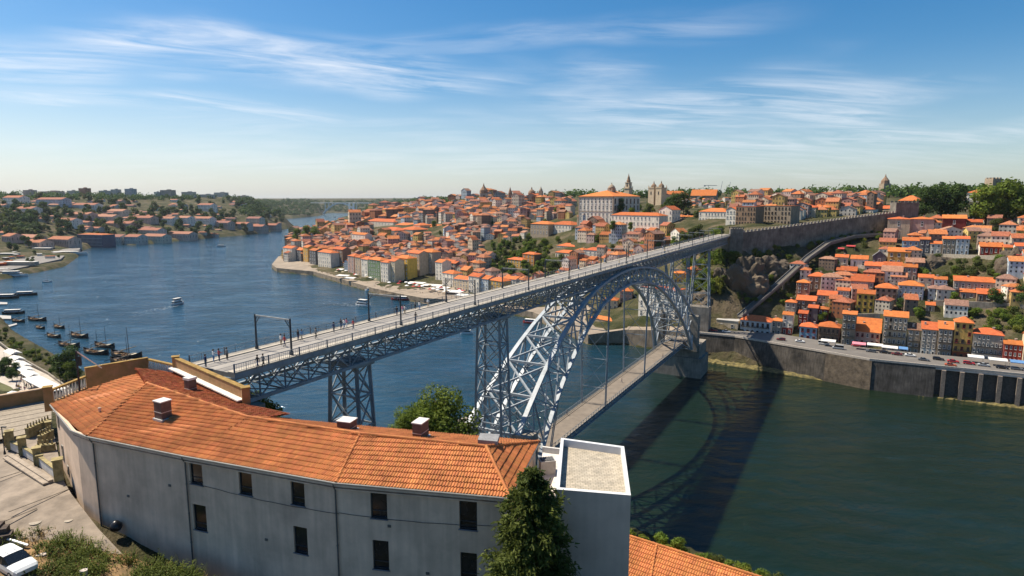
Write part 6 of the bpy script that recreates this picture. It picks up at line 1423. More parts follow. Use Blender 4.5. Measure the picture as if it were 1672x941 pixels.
HP(1567, 1592, 488, 477, 'rose', 'low rose house with a small pale roof above the garden walls', roof='gx', floors=1, cols=2, group=MD); HP(1594, 1655, 492, 481, 'brown', 'long low house with two chimneys behind the garden trees', roof='gx', floors=1, cols=5, group=MD, chim=2); HP(1511, 1526, 508, 498, 'stone', 'tiny orange-roofed hut among the garden trees', roof='gx', floors=1, cols=1, group=MD)
p = ground(1180, 545); HP(1168, 1204, 545, 523, 'cream', 'plain cream cubic building under the cliff by the bridge end', Y=331, roof='flat', floors=1, cols=2, name='kiosk', chim=0, rm=CONC)
# --- garden walls, terraces
def gwall(pts, h, lb, mm=STONE, w=.7, Y=None, dz=0):
    m = MB(); P = [ground(*q) if not Y else at_y(*q, Y) for q in pts]; P = [p for p in P if p]
    for a, b in zip(P[:-1], P[1:]):
        k = max(1, int((b-a).length/4))
        for j in range(k):
            p, q = a.lerp(b, j/k), a.lerp(b, (j+1)/k); m.add([(p.x, p.y, p.z-4), (q.x, q.y, q.z-4), (q.x, q.y, q.z+h), (p.x, p.y, p.z+h), (p.x+.3, p.y+w, p.z-4), (q.x+.3, q.y+w, q.z-4), (q.x+.3, q.y+w, q.z+h), (p.x+.3, p.y+w, p.z+h)], [(0, 1, 2, 3), (3, 2, 6, 7), (5, 4, 7, 6), (4, 0, 3, 7), (1, 5, 6, 2)])
    tag(m.build('garden_wall', mm), lb, 'wall')
gwall(((1352, 502), (1395, 488)), 1.6, 'sloping stone garden wall beside the pinkish-white red-gabled house'); gwall(((1396, 528), (1436, 528)), 5, 'stone terrace wall behind the tall narrow stone house'); gwall(((1477, 418), (1540, 419), (1640, 423)), 1.5, 'long pale parapet wall along the upper terrace', mat('pale_terrace_stone', (.42, .36, .28), rough=.9, var=.35)); gwall(((1524, 497), (1640, 502), (1680, 506)), 2.2, 'long brown garden wall above the tall quay houses'); gwall(((1510, 484), (1570, 486)), 4, 'reddish terrace wall under the cream and blue houses', mat('red_rubble', (.20, .10, .07), rough=.95, var=.5)); gwall(((1640, 428), (1690, 430)), 3.5, 'rough bastion wall at the right edge of the rock face')
# --- the old town wall with its battlements and towers
WST = mat('town_wall_stone', (.22, .19, .155), rough=.95, var=.5, scale=.25, streak=.3, bump=.7, bscale=1.6)
def town_wall():
    top = [((1212, 380), 374), ((1260, 374), 380), ((1300, 369), 386), ((1350, 362), 394), ((1400, 355), 402), ((1440, 350), 408), ((1476, 346), 412)]
    T = [at_y(*p, Y) for p, Y in top]; cx = sum(T, Vector())/len(T)
    e = empty('town_wall', (cx.x, cx.y, 40), 0, 'long old battlemented granite town wall climbing along the cliff top', 'wall'); inv = Vector(e.location)
    m = MB(); 
    for a, b in zip(T[:-1], T[1:]):
        n = Vector(((b-a).y, -(b-a).x, 0)).normalized(); k = 6
        for j in range(k):
            p, q = a.lerp(b, j/k), a.lerp(b, (j+1)/k)
            m.add([(*(p+n*.9)[:2], 30), (*(q+n*.9)[:2], 30), (*q[:2], q.z), (*p[:2], p.z), (*(q-n*2.4)[:2], q.z), (*(p-n*2.4)[:2], p.z), (*(q-n*2.4)[:2], 40), (*(p-n*2.4)[:2], 40)], [(0, 1, 2, 3), (3, 2, 4, 5), (5, 4, 6, 7)])
    link('curtain', m.mesh('curtain', WST), e).location = -inv
    m = MB(); tot = 0
    for a, b in zip(T[:-1], T[1:]):
        L = (b-a).length; k = int(L/2.5); u = (b-a)/k; n = Vector((u.y, -u.x, 0)).normalized()
        for j in range(k): c = a+u*(j+.5)-n*.35; m.beam((c-u*.26)+Vector((0, 0, .55)), (c+u*.26)+Vector((0, 0, .55)), .6, 1.25)
    o = link('battlement', m.mesh('battlement', mat('pale_merlon', (.42, .37, .30), rough=.95, var=.35)), e); o.location = -inv
    for x0, x1, yt, yb, Y, s in ((1196, 1216, 374, 415, 372, 7.5), (1470, 1503, 331, 386, 409, 12)):
        p = at_y((x0+x1)/2, yt, Y); w = (x1-x0)*Y/1000; m = MB(); m.box(p.x, p.y+s/2, (p.z+28)/2, w, s, p.z-28, 0, rz=-.25)
        for a in range(-2, 3):
            for b in (-1, 1): m.box(p.x+a*w/5, p.y+s/2+b*s*.44, p.z+.5, w*.1, .6, 1.1, 0, rz=-.25)
        link('tower', m.mesh('tower', WST), e).location = -inv
town_wall()
# --- funicular track down the cliff
def funicular():
    P = [at_y(1208, 517, 334), at_y(1270, 465, 352), at_y(1320, 420, 372), at_y(1352, 397, 386), at_y(1392, 386, 396), at_y(1440, 383, 400)]
    e = empty('funicular_track', tuple(P[1]), 0, 'straight funicular track on a concrete ramp climbing the cliff to the town wall', 'railway'); inv = Vector(P[1])
    up = Vector((0, 0, 1)); m = MB(); m2 = MB(); m3 = MB()
    for a, b in zip(P[:-1], P[1:]):
        d = (b-a); n = Vector((d.y, -d.x, 0)).normalized(); m.beam(a-up*.6, b-up*.6, 3.4, 1.2)
        for s in (-.6, .6): m2.beam(a+n*s+up*.12, b+n*s+up*.12, .12, .16)
        for s in (-1.75, 1.75): m3.beam(a+n*s+up*.45, b+n*s+up*.45, .22, 1.0)
    for i in range(14):
        a = P[0].lerp(P[2], i/13); m.beam((a.x, a.y, a.z-9), (a.x, a.y, a.z-1), 1.2)
    for nm, q, mm in (('ramp', m, mat('ramp_concrete', (.15, .135, .115), rough=.9, var=.2)), ('rail', m2, RAILM), ('side_wall', m3, mat('ramp_side', (.20, .19, .175), rough=.9))): link(nm, q.mesh(nm, mm), e).location = -inv
funicular()
# --- rock outcrops of the cliff
def rock(p, s, seed, label):
    bm = bmesh.new(); bmesh.ops.create_icosphere(bm, subdivisions=5, radius=1)
    for v in bm.verts:
        c = v.co.copy(); q = Vector((c.x*s[0], c.y*s[1], c.z*s[2]))
        d = mnoise.fractal(q*.09+Vector((seed, 0, 0)), .9, 2.1, 6)*.42+abs(mnoise.noise(q*.16+Vector((0, seed, 0))))*.22; v.co = c*(1+d)
    me = bpy.data.meshes.new('cliff_rock'); bm.to_mesh(me); bm.free(); me.materials.append(mat('cliff_granite', (.13, .098, .066), rough=.95, var=.6, scale=.16, dark=(.045, .036, .026), bump=1.0, bscale=.9))
    o = link('cliff_rock', me, None, p, 0, s); tag(o, label, 'rock')
for x, y, Y, s, lb in ((1212, 478, 360, (16, 12, 20), 'great dark rounded cliff rock below the tower of the town wall'), (1160, 505, 352, (12, 9, 9), 'pale slanting cliff rock beside the far end of the arch'), (1250, 455, 372, (16, 9, 12), 'dark cliff rock under the arched recess of the town wall'), (1530, 446, 350, (13, 7, 9), 'grey rock face below the upper terrace parapet'), (1655, 450, 322, (9, 7, 14), 'rough rock bastion at the right edge of the picture'), (1590, 450, 346, (18, 7, 8), 'long overgrown rock face between terrace and low houses'), (1140, 530, 341, (6, 6, 7), 'rock at the waterside right behind the far arch pier')):
    rock(at_y(x, y, Y), s, x, lb)
# --- trees and bushes of the slope
tr_ = [(1558, 500, 'broadleaf', .62, 'round bright green garden tree above the yellowish tall house'), (1626, 500, 'dark_tree', .72, 'full round tree behind the long brown garden wall'), (1668, 500, 'dark_tree', .78, 'round tree at the right picture edge above the garden wall'), (1342, 527, 'broadleaf', .55, 'bright tree between the maroon house and the tall narrow stone house'), (1447, 505, 'broadleaf', .5, 'dark green tree below the square brown stone house'), (1470, 507, 'dark_tree', .5, 'tree behind the roof of the tall beige house'), (1500, 523, 'broadleaf', .62, 'spreading green tree over the narrow stone house'), (1483, 500, 'shrub', 1.1, 'bush between beige house and blue-white house'), (1386, 478, 'shrub', .1, 'small bush beside the great red gable')]
for x, y, k, s, lb in tr_:
    p = ground(x, y)
    if p: plant(k, p, s, 'garden_tree' if 'shrub' not in k else 'garden_bush', lb, 'tree' if 'shrub' not in k else 'bush')
r = random.Random(77)
for x0, x1, y0, y1, n, kinds, sc, lb, g in ((1225, 1440, 418, 384, 60, ['shrub', 'olive_shrub', 'yellow_shrub'], .95, 'green bush on the grassy strip between town wall and funicular', 'bushes below the town wall'), (1125, 1200, 480, 420, 56, ['shrub', 'yellow_shrub', 'shrub'], 1.45, 'lush bush on the cliff right beside the far bridge end', 'bushes on the cliff by the bridge'), (1300, 1372, 462, 412, 22, ['olive_shrub', 'shrub'], .8, 'bush among the rubble just right of the funicular', 'bushes right of the funicular'), (1500, 1640, 470, 425, 54, ['shrub', 'olive_shrub', 'olive_shrub'], 1.15, 'dark bush hanging on the rock face under the terrace', 'bushes on the rock face'), (1585, 1680, 548, 508, 46, ['olive_shrub', 'shrub', 'yellow_shrub'], 1.0, 'shrub on the overgrown bank behind the quay houses', 'shrubs behind the quay houses'), (1560, 1680, 395, 365, 14, ['shrub', 'olive_shrub'], 1.1, 'garden bush among the houses above the terrace', 'bushes above the terrace'), (1205, 1290, 500, 440, 40, ['olive_shrub', 'shrub'], .9, 'dry tuft of bush on the bare cliff below the tower', 'tufts on the bare cliff')):
    pts = [(x0+(x1-x0)*u+r.gauss(0, 5), y0+(y1-y0)*u*(1 if x0 == 1225 else 0)+(r.gauss(0, 7) if x0 == 1225 else (y1-y0)*r.random())) for u in [r.random() for _ in range(n)]]
    for p in ground_many(pts):
        if p and p.y < 480: plant(r.choice(kinds), p, sc*r.uniform(.6, 1.3), 'hillside_bush', lb, 'bush', g)
for x, y, Y, k, s, lb in ((1508, 352, 425, 'dark_tree', 1.7, 'big dark tree just right of the square wall tower'), (1535, 352, 430, 'dark_tree', 2.0, 'biggest dark tree of the group beside the wall tower'), (1560, 350, 428, 'dark_tree', 1.8, 'dark tree right end of the group by the wall tower'), (1610, 362, 400, 'broadleaf', 2.3, 'huge bright green tree left of its neighbour on the right skyline'), (1640, 360, 405, 'broadleaf', 2.6, 'huge green tree, tallest on the right skyline'), (1668, 362, 400, 'broadleaf', 2.4, 'huge green tree at the right picture edge'), (1625, 385, 372, 'olive_tree', .9, 'olive-green tree behind the long pink-red house'), (1650, 388, 368, 'olive_tree', .8, 'grey-green tree near the right edge above the red roof'), (1590, 362, 420, 'olive_tree', .9, 'lighter small tree between the dark group and the huge trees'), (1670, 392, 352, 'broadleaf', .7, 'tree at the very right edge above the terrace houses')):
    p = at_y(x, y+(9 if s > 1.4 else 0), Y); plant(k, p, s, 'skyline_tree', lb, 'tree')
# --- cars, awnings on the quay road
n_ = Vector((73, 118, 0)).normalized()
cl = [(1275, 556, 'estate', 'maroon', (.16, .03, .03), 'dark red car parked near the red-ground-floor house'), (1306, 559, 'sedan', 'white', (.7, .7, .68), 'white car parked below the small sky-blue house'), (1368, 570, 'van', 'silver', (.35, .37, .38), 'silver minibus parked in front of the dark brown house'), (1345, 563, 'van', 'white', (.7, .7, .68), 'white van parked behind the silver minibus'), (1398, 566, 'estate', 'red', (.42, .03, .04), 'red car parked before the low pinkish house'), (1422, 575, 'estate', 'grey', (.12, .13, .14), 'grey car parked below the white awning'), (1444, 577, 'sedan', 'black', (.02, .02, .022), 'black car parked below the tall beige house'), (1464, 580, 'sedan', 'maroon', (.16, .03, .03), 'maroon car parked at the blue stall'), (1486, 582, 'sedan', 'white', (.7, .7, .68), 'white car parked in front of the narrow stone house'), (1508, 589, 'sedan', 'grey', (.12, .13, .14), 'grey car parked at the kerb before the shopfront house'), (1532, 588, 'estate', 'black', (.02, .02, .022), 'black car parked before the laundry-hung house'), (1556, 592, 'sedan', 'red', (.42, .03, .04), 'red car, left one of the red trio by the tall yellowish house'), (1552, 598, 'sedan', 'orange', (.40, .09, .04), 'orange-red car at the quay edge beside the red trio'), (1582, 595, 'estate', 'red', (.42, .03, .04), 'red car, right one of the red trio by the tall yellowish house'), (1606, 598, 'sedan', 'silver', (.35, .37, .38), 'silver car parked between two white awnings'), (1636, 602, 'estate', 'black', (.02, .02, .022), 'black car parked under the last white awning'), (1660, 604, 'estate', 'grey', (.12, .13, .14), 'grey car parked by the blue awning'), (1165, 541, 'sedan', 'red', (.42, .03, .04), 'red car on the road close to the arch pier'), (1186, 543, 'sedan', 'white', (.7, .7, .68), 'white car on the road by the cream cubic building')]
for x, y, k, cn, c, lb in cl:
    car(k, carpaint(cn, c), at_z(x, y, ROAD_Z+.03), QY+(math.pi if x % 3 == 0 else 0), lb)
for x, y, L, c, lb in ((1352, 561, 9, 'white', 'white awning roof beside the silver minibus'), (1402, 566, 8, 'pink', 'red awning before the low pinkish house'), (1428, 568, 9, 'white', 'long white awning below the tall beige house'), (1452, 572, 9, 'white', 'second white awning below the tall beige house'), (1474, 574, 5, 'blue', 'small blue stall awning at the foot of the narrow stone house'), (1592, 588, 8, 'white', 'white awning before the wide grey house'), (1628, 593, 9, 'white', 'white awning before the bright red house'), (1662, 597, 8, 'blue', 'blue awning at the right end of the quay road'), (1373, 413, 5, 'red', 'left one of two red awnings near the top of the slope'), (1389, 409, 7, 'red', 'larger right one of two red awnings near the top of the slope'), (1662, 424, 5, 'red', 'red awning on the terrace at the right edge')):
    L *= .72; p = at_z(x, y+4, ROAD_Z) if y > 500 else ground(x, y)
    e = empty('awning', tuple(p), QY, lb, 'awning'); m = MB(); m.add([(-L/2, -1.9, 2.6), (L/2, -1.9, 2.6), (L/2, 1.6, 3.1), (-L/2, 1.6, 3.1), (-L/2, 0, 3.3), (L/2, 0, 3.3)], [(0, 1, 5, 4), (4, 5, 2, 3), (0, 4, 3), (1, 2, 5)]); m.box(0, -1.88, 2.5, L, .05, .3); link('canopy', m.mesh('canopy', CANVAS if c == 'white' else cloth[c]), e)
    for a in (-1, 1):
        for b in (-1.7, 1.5): m = MB(); m.tube((a*(L/2-.2), b, 0), (a*(L/2-.2), b, 2.7), .05, 6); link('post', m.mesh('post', ZINC), e)
# ------------------------------------------------------------------ the old town across the river
def colmat(name, attr=None, rough=.92, var=.35, streak=True, scale=.4):
    m = bpy.data.materials.new(name); m.use_nodes = True; t = m.node_tree; b = t.nodes['Principled BSDF']; L = t.links.new; b.inputs['Roughness'].default_value = rough; b.inputs['Specular IOR Level'].default_value = .2
    if attr: src = N(t, 'ShaderNodeAttribute', attribute_name=attr).outputs['Color']
    else: src = N(t, 'ShaderNodeObjectInfo').outputs['Color']
    tc = N(t, 'ShaderNodeTexCoord'); mp = N(t, 'ShaderNodeMapping'); mp.inputs['Scale'].default_value = (1, 1, .3); L(tc.outputs['Object'], mp.inputs[0])
    n = N(t, 'ShaderNodeTexNoise', i_Scale=scale, i_Detail=6.0); L(mp.outputs[0], n.inputs['Vector'])
    r = N(t, 'ShaderNodeMapRange', i_1=.3, i_2=.7, i_3=1-var, i_4=1.1); L(n.outputs[0], r.inputs[0])
    mx = N(t, 'ShaderNodeMix', data_type='RGBA', blend_type='MULTIPLY', i_Factor=1.0); L(src, mx.inputs['A']); L(r.outputs[0], mx.inputs['B']); L(mx.outputs['Result'], b.inputs['Base Color']); return m
TOWNW = colmat('town_render'); TOWNR = colmat('town_tiles', scale=1.1, var=.4); WDARK = mat('far_window', (.06, .06, .062), rough=.25, var=.5, scale=.3)
MASSW = colmat('mass_render', 'col')
ROOFC = [(.46, .15, .055), (.50, .17, .06), (.40, .13, .06), (.36, .125, .07), (.44, .17, .085), (.52, .20, .075), (.30, .125, .08), (.36, .19, .125), (.27, .15, .11)]
WALLC = [('white', (.86, .79, .66)), ('white', (.82, .76, .64)), ('white', (.78, .71, .60)), ('cream', (.78, .64, .45)), ('cream', (.70, .60, .46)), ('beige', (.58, .48, .36)), ('grey', (.46, .43, .38)), ('ochre', (.64, .42, .16)), ('pink', (.52, .32, .27)), ('yellow', (.62, .46, .16)), ('rose', (.52, .40, .36)), ('brown', (.26, .19, .14)), ('terracotta', (.42, .18, .09)), ('pale blue', (.46, .53, .58))]
def plain_house(w, d, h, roof, pitch, floors, cols, dcols):
    mb = MB(); wall_geo(mb, w, d, h, roof, pitch, 0, None, base=-7)
    fh = h/floors
    for f in range(floors):
        z0, z1 = f*fh+fh*.3, f*fh+fh*.76
        for n, L, fn in ((cols, w, lambda a, z: (a, -d/2-.03, z)), (dcols, d, lambda a, z: (-w/2-.03, -a, z)), (dcols, d, lambda a, z: (w/2+.03, a, z))):
            for i in range(n):
                a = -L/2+(i+.5)*L/n; q = min(.45, L/n*.22)
                mb.quad(fn(a-q, z0), fn(a+q, z0), fn(a+q, z1), fn(a-q, z1), 1)
    rm = MB(); rise = roof_geo(rm, w, d, h, roof, pitch)
    return mb, rm, rise
VAR = []
vr = random.Random(17)
for i in range(22):
    w, d = vr.uniform(6, 12), vr.uniform(7.5, 13); fl = vr.choice([2, 3, 3, 4, 4, 5]); h = fl*vr.uniform(2.8, 3.3); rf = vr.choice(['hip', 'hip', 'gx', 'gy', 'gx', 'hip'])
    a, b, rise = plain_house(w, d, h, rf, vr.uniform(.36, .6), fl, max(2, int(w/2.2)), max(1, int(d/3)))
    VAR.append((w, d, h, fl, rf, a.mesh('wall', [TOWNW, WDARK]), b.mesh('roof', TOWNR), a, b, rise))
CH = MB(); CH.box(0, 0, .6, .9, .6, 2.0); CH.box(0, 0, 1.65, 1.1, .8, .14); CHM = CH.mesh('chimney', CHIM)
# landmarks and the larger buildings, stood where the photograph shows them
def BIG(x0, x1, yb, ye, col, label, Y, rz=-.8, depth=12, floors=3, cols=8, roof='hip', pitch=.35, left=0, right=0, name='town_building', cat='building', **k):
    return HP(x0, x1, yb, ye, col, label, Y=Y, rz=rz, depth=depth, floors=floors, cols=cols, roof=roof, pitch=pitch, left=left, right=right, name=name, cat=cat, **k)
def palace():
    Y = 612; p = at_y(972, 363, Y); e = empty('palace', tuple(p), -.78, 'great white palace with tall arched windows on the hill beside the bell tower', 'palace'); w, d, h = 42, 46, 25.5
    mb = MB(); wall_geo(mb, w, d, h, 'hip', .3, 0, base=-8); c = Vector((0, d/2, 0))
    for x in (-w/2, -w/6*0+w/2): mb.box(x, -d/2, h/2-2, 1.2, .5, h+4, 1)
    mb.box(0, -d/2-.1, h-1.0, w+1, .9, 1.0, 1); mb.box(0, -d/2-.08, 10.4, w+.4, .5, .5, 1)
    link('wall', mb.mesh('wall', [wallmat('white'), wallmat('stone')]), e, c); rm = MB(); roof_geo(rm, w, d, h, 'hip', .28, .8); link('roof', rm.mesh('roof', TILE), e, c)
    for i in range(9):
        x = -w/2+w*(i+.5)/9
        for z, hh in ((1.5, 3.0), (6.2, 3.0), (12.0, 4.6), (18.2, 5.4)): o = link('window', WIN['w'], e, (x, -.05, z), 0, (1.9, 1.5, hh/1.6)); link('pane', WIN['pane'], o)
    for i in range(7):
        for z, hh in ((12.0, 4.4), (18.2, 5)): o = link('window', WIN['d'], e, (w/2+.05, d*(i+.5)/7, z), R(90), (1.8, 1.5, hh/1.6)); link('pane', WIN['pane'], o)
    m = MB(); m.box(4, d*.45, h+5.5, 6, 6, 5, 0); m.lathe([(3.6, 0), (3.4, 1.2), (2.2, 2.8), (.5, 3.8), (.3, 5.5)], 12, (4, d*.45, h+8), 0); link('lantern', m.mesh('lantern', wallmat('stone')), e)
palace()
def belltower():
    p = at_y(1025.5, 330, 800); e = empty('bell_tower', (p.x, p.y, 70), -.8, 'tall slender granite bell tower rising above the palace roofs', 'tower'); m = MB(); m.box(0, 0, 10, 7.4, 7.4, 36); m.box(0, 0, 28.3, 8.6, 8.6, 1.0); m.box(0, 0, 32, 6, 6, 7); m.box(0, 0, 35.6, 6.8, 6.8, .7)
    for a in (-1, 1):
        for b in (-1, 1): m.lathe([(.5, 0), (.6, 1), (.1, 2.6)], 6, (a*3.8, b*3.8, 28.8))
    link('shaft', m.mesh('shaft', wallmat('beige')), e); m = MB(); m.lathe([(2.5, 36), (2.6, 38), (1.8, 40), (1.4, 42.5), (.7, 44), (.15, 47)], 10); link('spire', m.mesh('spire', wallmat('brown')), e)
    for z, s in ((17, 1.6), (31, 1.7)):
        for r_, dx, dy in ((0, 0, -1), (R(-90), -1, 0)): k = 3.72 if z < 25 else 3.02; o = link('window', WIN['d'], e, (dx*k, dy*k, z), r_, (s, 1, 2.2)); link('pane', WIN['pane'], o)
belltower()
def cathedral():
    Y = 720; p = at_y(1073, 326, Y); e = empty('cathedral', (p.x, Y, 76), -.95, 'fortress-like stone cathedral with twin domed towers and pinnacles', 'church'); st = wallmat('beige')
    for sx in (-1, 1):
        m = MB(); x = sx*5.6; m.box(x, 0, 8, 8.6, 9, 26); m.box(x, 0, 21.2, 9.4, 9.8, .8)
        for a in (-1, 1):
            for b in (-1, 1): m.lathe([(.45, 0), (.55, 1.2), (.1, 3)], 6, (x+a*4.1, b*4.2, 21.5))
        for k in range(-2, 3): m.box(x+k*1.7, -4.6, 22.1, .8, .5, 1.2)
        t = link('tower', m.mesh('tower', st), e); m = MB(); m.lathe([(3.3, 21.5), (3.3, 23), (3.0, 24.2), (1.9, 25.6), (.8, 26.4), (.6, 27.6), (.1, 29.5)], 12, (x, 0, 0)); link('dome', m.mesh('dome', wallmat('brown')), t)
        o = link('window', WIN['d'], e, (x, -4.55, 14), 0, (1.6, 1, 2)); link('pane', WIN['pane'], o)
    m = MB(); wall_geo(m, 20, 40, 14, 'gy', .4, 0); link('wall', m.mesh('wall', st), e, (0, 24, 0)); m = MB(); roof_geo(m, 20, 40, 14, 'gy', .4); link('roof', m.mesh('roof', TILE), e, (0, 24, 0))
cathedral()
def domed_church():
    Y = 905; p = at_y(868, 340, Y); e = empty('domed_church', (p.x, Y, p.z), -.5, 'stone church with brown dome and side tower on the skyline near the palace', 'church'); st = wallmat('stone'); w, d, h = 24, 30, 17
    m = MB(); wall_geo(m, w, d, h, 'gy', .35, 0); link('wall', m.mesh('wall', st), e, (0, d/2, 0)); m = MB(); roof_geo(m, w, d, h, 'gy', .35); link('roof', m.mesh('roof', TILE), e, (0, d/2, 0))
    m = MB(); m.lathe([(5.2, h-1), (5.2, h+4), (5.6, h+4.4), (4.6, h+7.4), (2.4, h+9.6), (1.0, h+10.2), (.9, h+12), (.1, h+14)], 14, (-4, 8, 0)); link('dome', m.mesh('dome', wallmat('brown')), e)
    m = MB(); m.box(12, 6, h/2+4, 5, 5, h+8); m.lathe([(2.6, h+8), (2.2, h+10), (.9, h+12), (.1, h+14.5)], 10, (12, 6, 0)); link('tower', m.mesh('tower', st), e)
    for i in range(6):
        for z in (3, 9): o = link('window', WIN['d'], e, (-w/2+w*(i+.5)/6, -.04, z), 0, (2, 1, 2)); link('pane', WIN['pane'], o)
domed_church()
def stone_tower(x, y0, y1, Y, w, lb, col='stone', cap='flat'):
    p = at_y(x, y1, Y); q = at_y(x, y0, Y); h = q.z-p.z; e = empty('stone_tower', (p.x, Y, p.z), .1, lb, 'tower'); m = MB(); m.box(0, 0, h/2-6, w, w, h+12)
    if cap == 'flat':
        for a in (-1, 0, 1):
            for b in (-1, 1): m.box(a*w*.36, b*w*.4, h+.5, w*.16, w*.16, 1.2); m.box(b*w*.4, a*w*.36, h+.5, w*.16, w*.16, 1.2)
    link('shaft', m.mesh('shaft', wallmat(col)), e)
    if cap != 'flat': m = MB(); m.lathe([(w*.55, h), (w*.5, h+w*.4), (w*.12, h+w*(1.6 if cap == 'spire' else .9)), (.05, h+w*(2 if cap == 'spire' else 1.3))], 8); link('spire', m.mesh('spire', wallmat('brown')), e)
    o = link('window', WIN['d'], e, (0, -w/2-.04, h*.6), 0, (w*.25, 1, h*.12)); link('pane', WIN['pane'], o)
stone_tower(833, 318, 338, 950, 6, 'thin grey obelisk-like tower between the roofs left of the domed church', cap='spire'); stone_tower(790, 316, 332, 1100, 14, 'squat grey tower with a stub on the skyline above the old town', 'grey', 'dome'); stone_tower(1443, 300, 325, 760, 9, 'baroque church tower with a small dome behind the town wall', cap='dome'); stone_tower(1620, 292, 312, 640, 10, 'square grey tower standing above the huge green trees'); stone_tower(1651, 298, 312, 660, 5, 'small dark tower stub at the far right skyline'); stone_tower(1363, 312, 325, 900, 20, 'broad grey block tower on the skyline beyond the town wall', 'grey')
BIG(996, 1074, 378, 352, 'white', 'long white convent building with an orange roof below the palace', 548, -.8, 14, 3, 13, left=2); BIG(1075, 1096, 378, 343, 'white', 'tall white gabled end block of the long convent building', 545, -.8, 14, 4, 4, 'gy', .5, right=3); BIG(1036, 1106, 388, 376, 'cream', 'arcaded terrace wall below the long white convent', 528, -.8, 5, 1, 12, 'flat', chim=0)
BIG(896, 932, 388, 367, 'white', 'bright white hall with three rows of windows above the green slope', 640, -.8, 22, 3, 7, 'hip', .3, right=3); BIG(866, 895, 383, 366, 'stone', 'grey-brown wing joined to the left of the bright white hall', 650, -.8, 18, 2, 6, 'hip', .3)
BIG(616, 644, 393, 376, 'grey', 'large grey many-windowed block in the middle of the old town', 880, -.8, 30, 3, 9, 'hip', .25); BIG(650, 674, 393, 375, 'grey', 'grey twin of the many-windowed block, right half', 875, -.8, 30, 2, 6, 'hip', .25); BIG(675, 686, 390, 368, 'cream', 'tall pale cream house end beside the grey blocks', 900, -.8, 20, 4, 3); BIG(688, 722, 388, 371, 'beige', 'long beige building right of the grey blocks', 900, -.8, 20, 2, 8)
BIG(597, 642, 375, 362, 'white', 'long pale building with an orange roof near the river bend', 1080, -.8, 26, 2, 9); BIG(616, 641, 360, 354, 'rose', 'pinkish hall with a plain roof near the rocky point', 1250, -.8, 20, 1, 5); BIG(645, 678, 377, 368, 'cream', 'low cream hall behind the grey blocks', 1000, -.8, 20, 2, 7); BIG(690, 702, 362, 346, 'cream', 'tall pale church tower-house among the roofs', 1080, -.8, 12, 4, 2)
BIG(909, 938, 412, 402, 'white', 'white warehouse with rows of small windows above the deck', 585, -.8, 14, 2, 8); BIG(906, 940, 423, 413, 'cream', 'lower cream warehouse with an orange roof above the deck', 560, -.8, 12, 1, 8); BIG(952, 990, 428, 409, 'white', 'white two-storey house with an orange roof just above the deck', 535, -.8, 12, 2, 5); BIG(940, 952, 420, 408, 'rose', 'small building between the warehouse and the white house above the deck', 560, -.8, 10, 2, 2)
BIG(964, 987, 392, 374, 'yellow', 'bright yellow house below the palace', 590, -.8, 12, 3, 4); BIG(989, 1006, 396, 381, 'rose', 'rose house with an orange roof beside the yellow one', 570, -.8, 12, 2, 3); BIG(853, 872, 435, 415, 'orange', 'tall orange house among the green gardens', 560, -.8, 10, 3, 3, side='brown'); BIG(828, 852, 436, 424, 'ochre', 'long ochre house left of the tall orange one', 565, -.8, 10, 2, 5)
BIG(1097, 1112, 374, 354, 'rose', 'narrow rose house next to the convent gable', 560, -.8, 12, 3, 2); BIG(1113, 1121, 372, 354, 'yellow', 'narrow yellow house between the convent and grey houses', 562, -.8, 12, 3, 2); BIG(1122, 1142, 373, 355, 'white', 'white house with a long orange roof right of the narrow yellow one', 560, -.8, 12, 3, 4); BIG(1140, 1184, 372, 346, 'white', 'wide white building with porch rows near the bridge end', 520, -.8, 16, 3, 9); BIG(1127, 1168, 336, 320, 'stone', 'plain stone church nave with a gabled roof on the skyline', 760, -.4, 30, 1, 2, 'gx', .5)
BIG(1184, 1200, 376, 343, 'white', 'bright white gabled house near the end of the bridge', 455, -.8, 14, 4, 3, 'gy', .5); BIG(1200, 1232, 376, 338, 'brown', 'brown building wrapped in scaffolding behind the wall tower', 445, -.8, 14, 5, 7, 'flat', jo='d'); BIG(1235, 1289, 374, 337, 'stone', 'grey five-storey shell of a building with rows of dark windows behind the town wall', 450, -.8, 16, 5, 10, 'flat', jo='d', left=2); BIG(1305, 1330, 366, 339, 'cream', 'cream block with an orange roof behind the town wall', 490, -.8, 14, 4, 5); BIG(1331, 1352, 364, 339, 'yellow', 'yellow block joined to the cream one behind the town wall', 488, -.8, 14, 4, 4)
BIG(1354, 1372, 362, 345, 'white', 'white house behind the battlements, left of a red-brown one', 500, -.8, 14, 2, 3); BIG(1373, 1392, 361, 345, 'brick', 'red-brown house between two white ones behind the battlements', 500, -.8, 14, 2, 3); BIG(1393, 1424, 358, 342, 'white', 'long white house with an orange roof behind the battlements', 505, -.8, 14, 2, 6); BIG(1425, 1470, 352, 341, 'cream', 'low cream range under a long roof close to the square wall tower', 520, -.8, 14, 1, 6); BIG(1318, 1394, 340, 324, 'white', 'very long white modern hall with ribbon windows beyond the wall', 640, -.8, 20, 2, 14, 'flat'); BIG(1465, 1500, 345, 328, 'orange', 'building with a steep orange roof behind the square wall tower', 560, -.8, 16, 2, 4, 'hip', .55)
BIG(1576, 1612, 340, 315, 'white', 'white tall building peeping out between the tree groups', 560, -.8, 16, 4, 5)
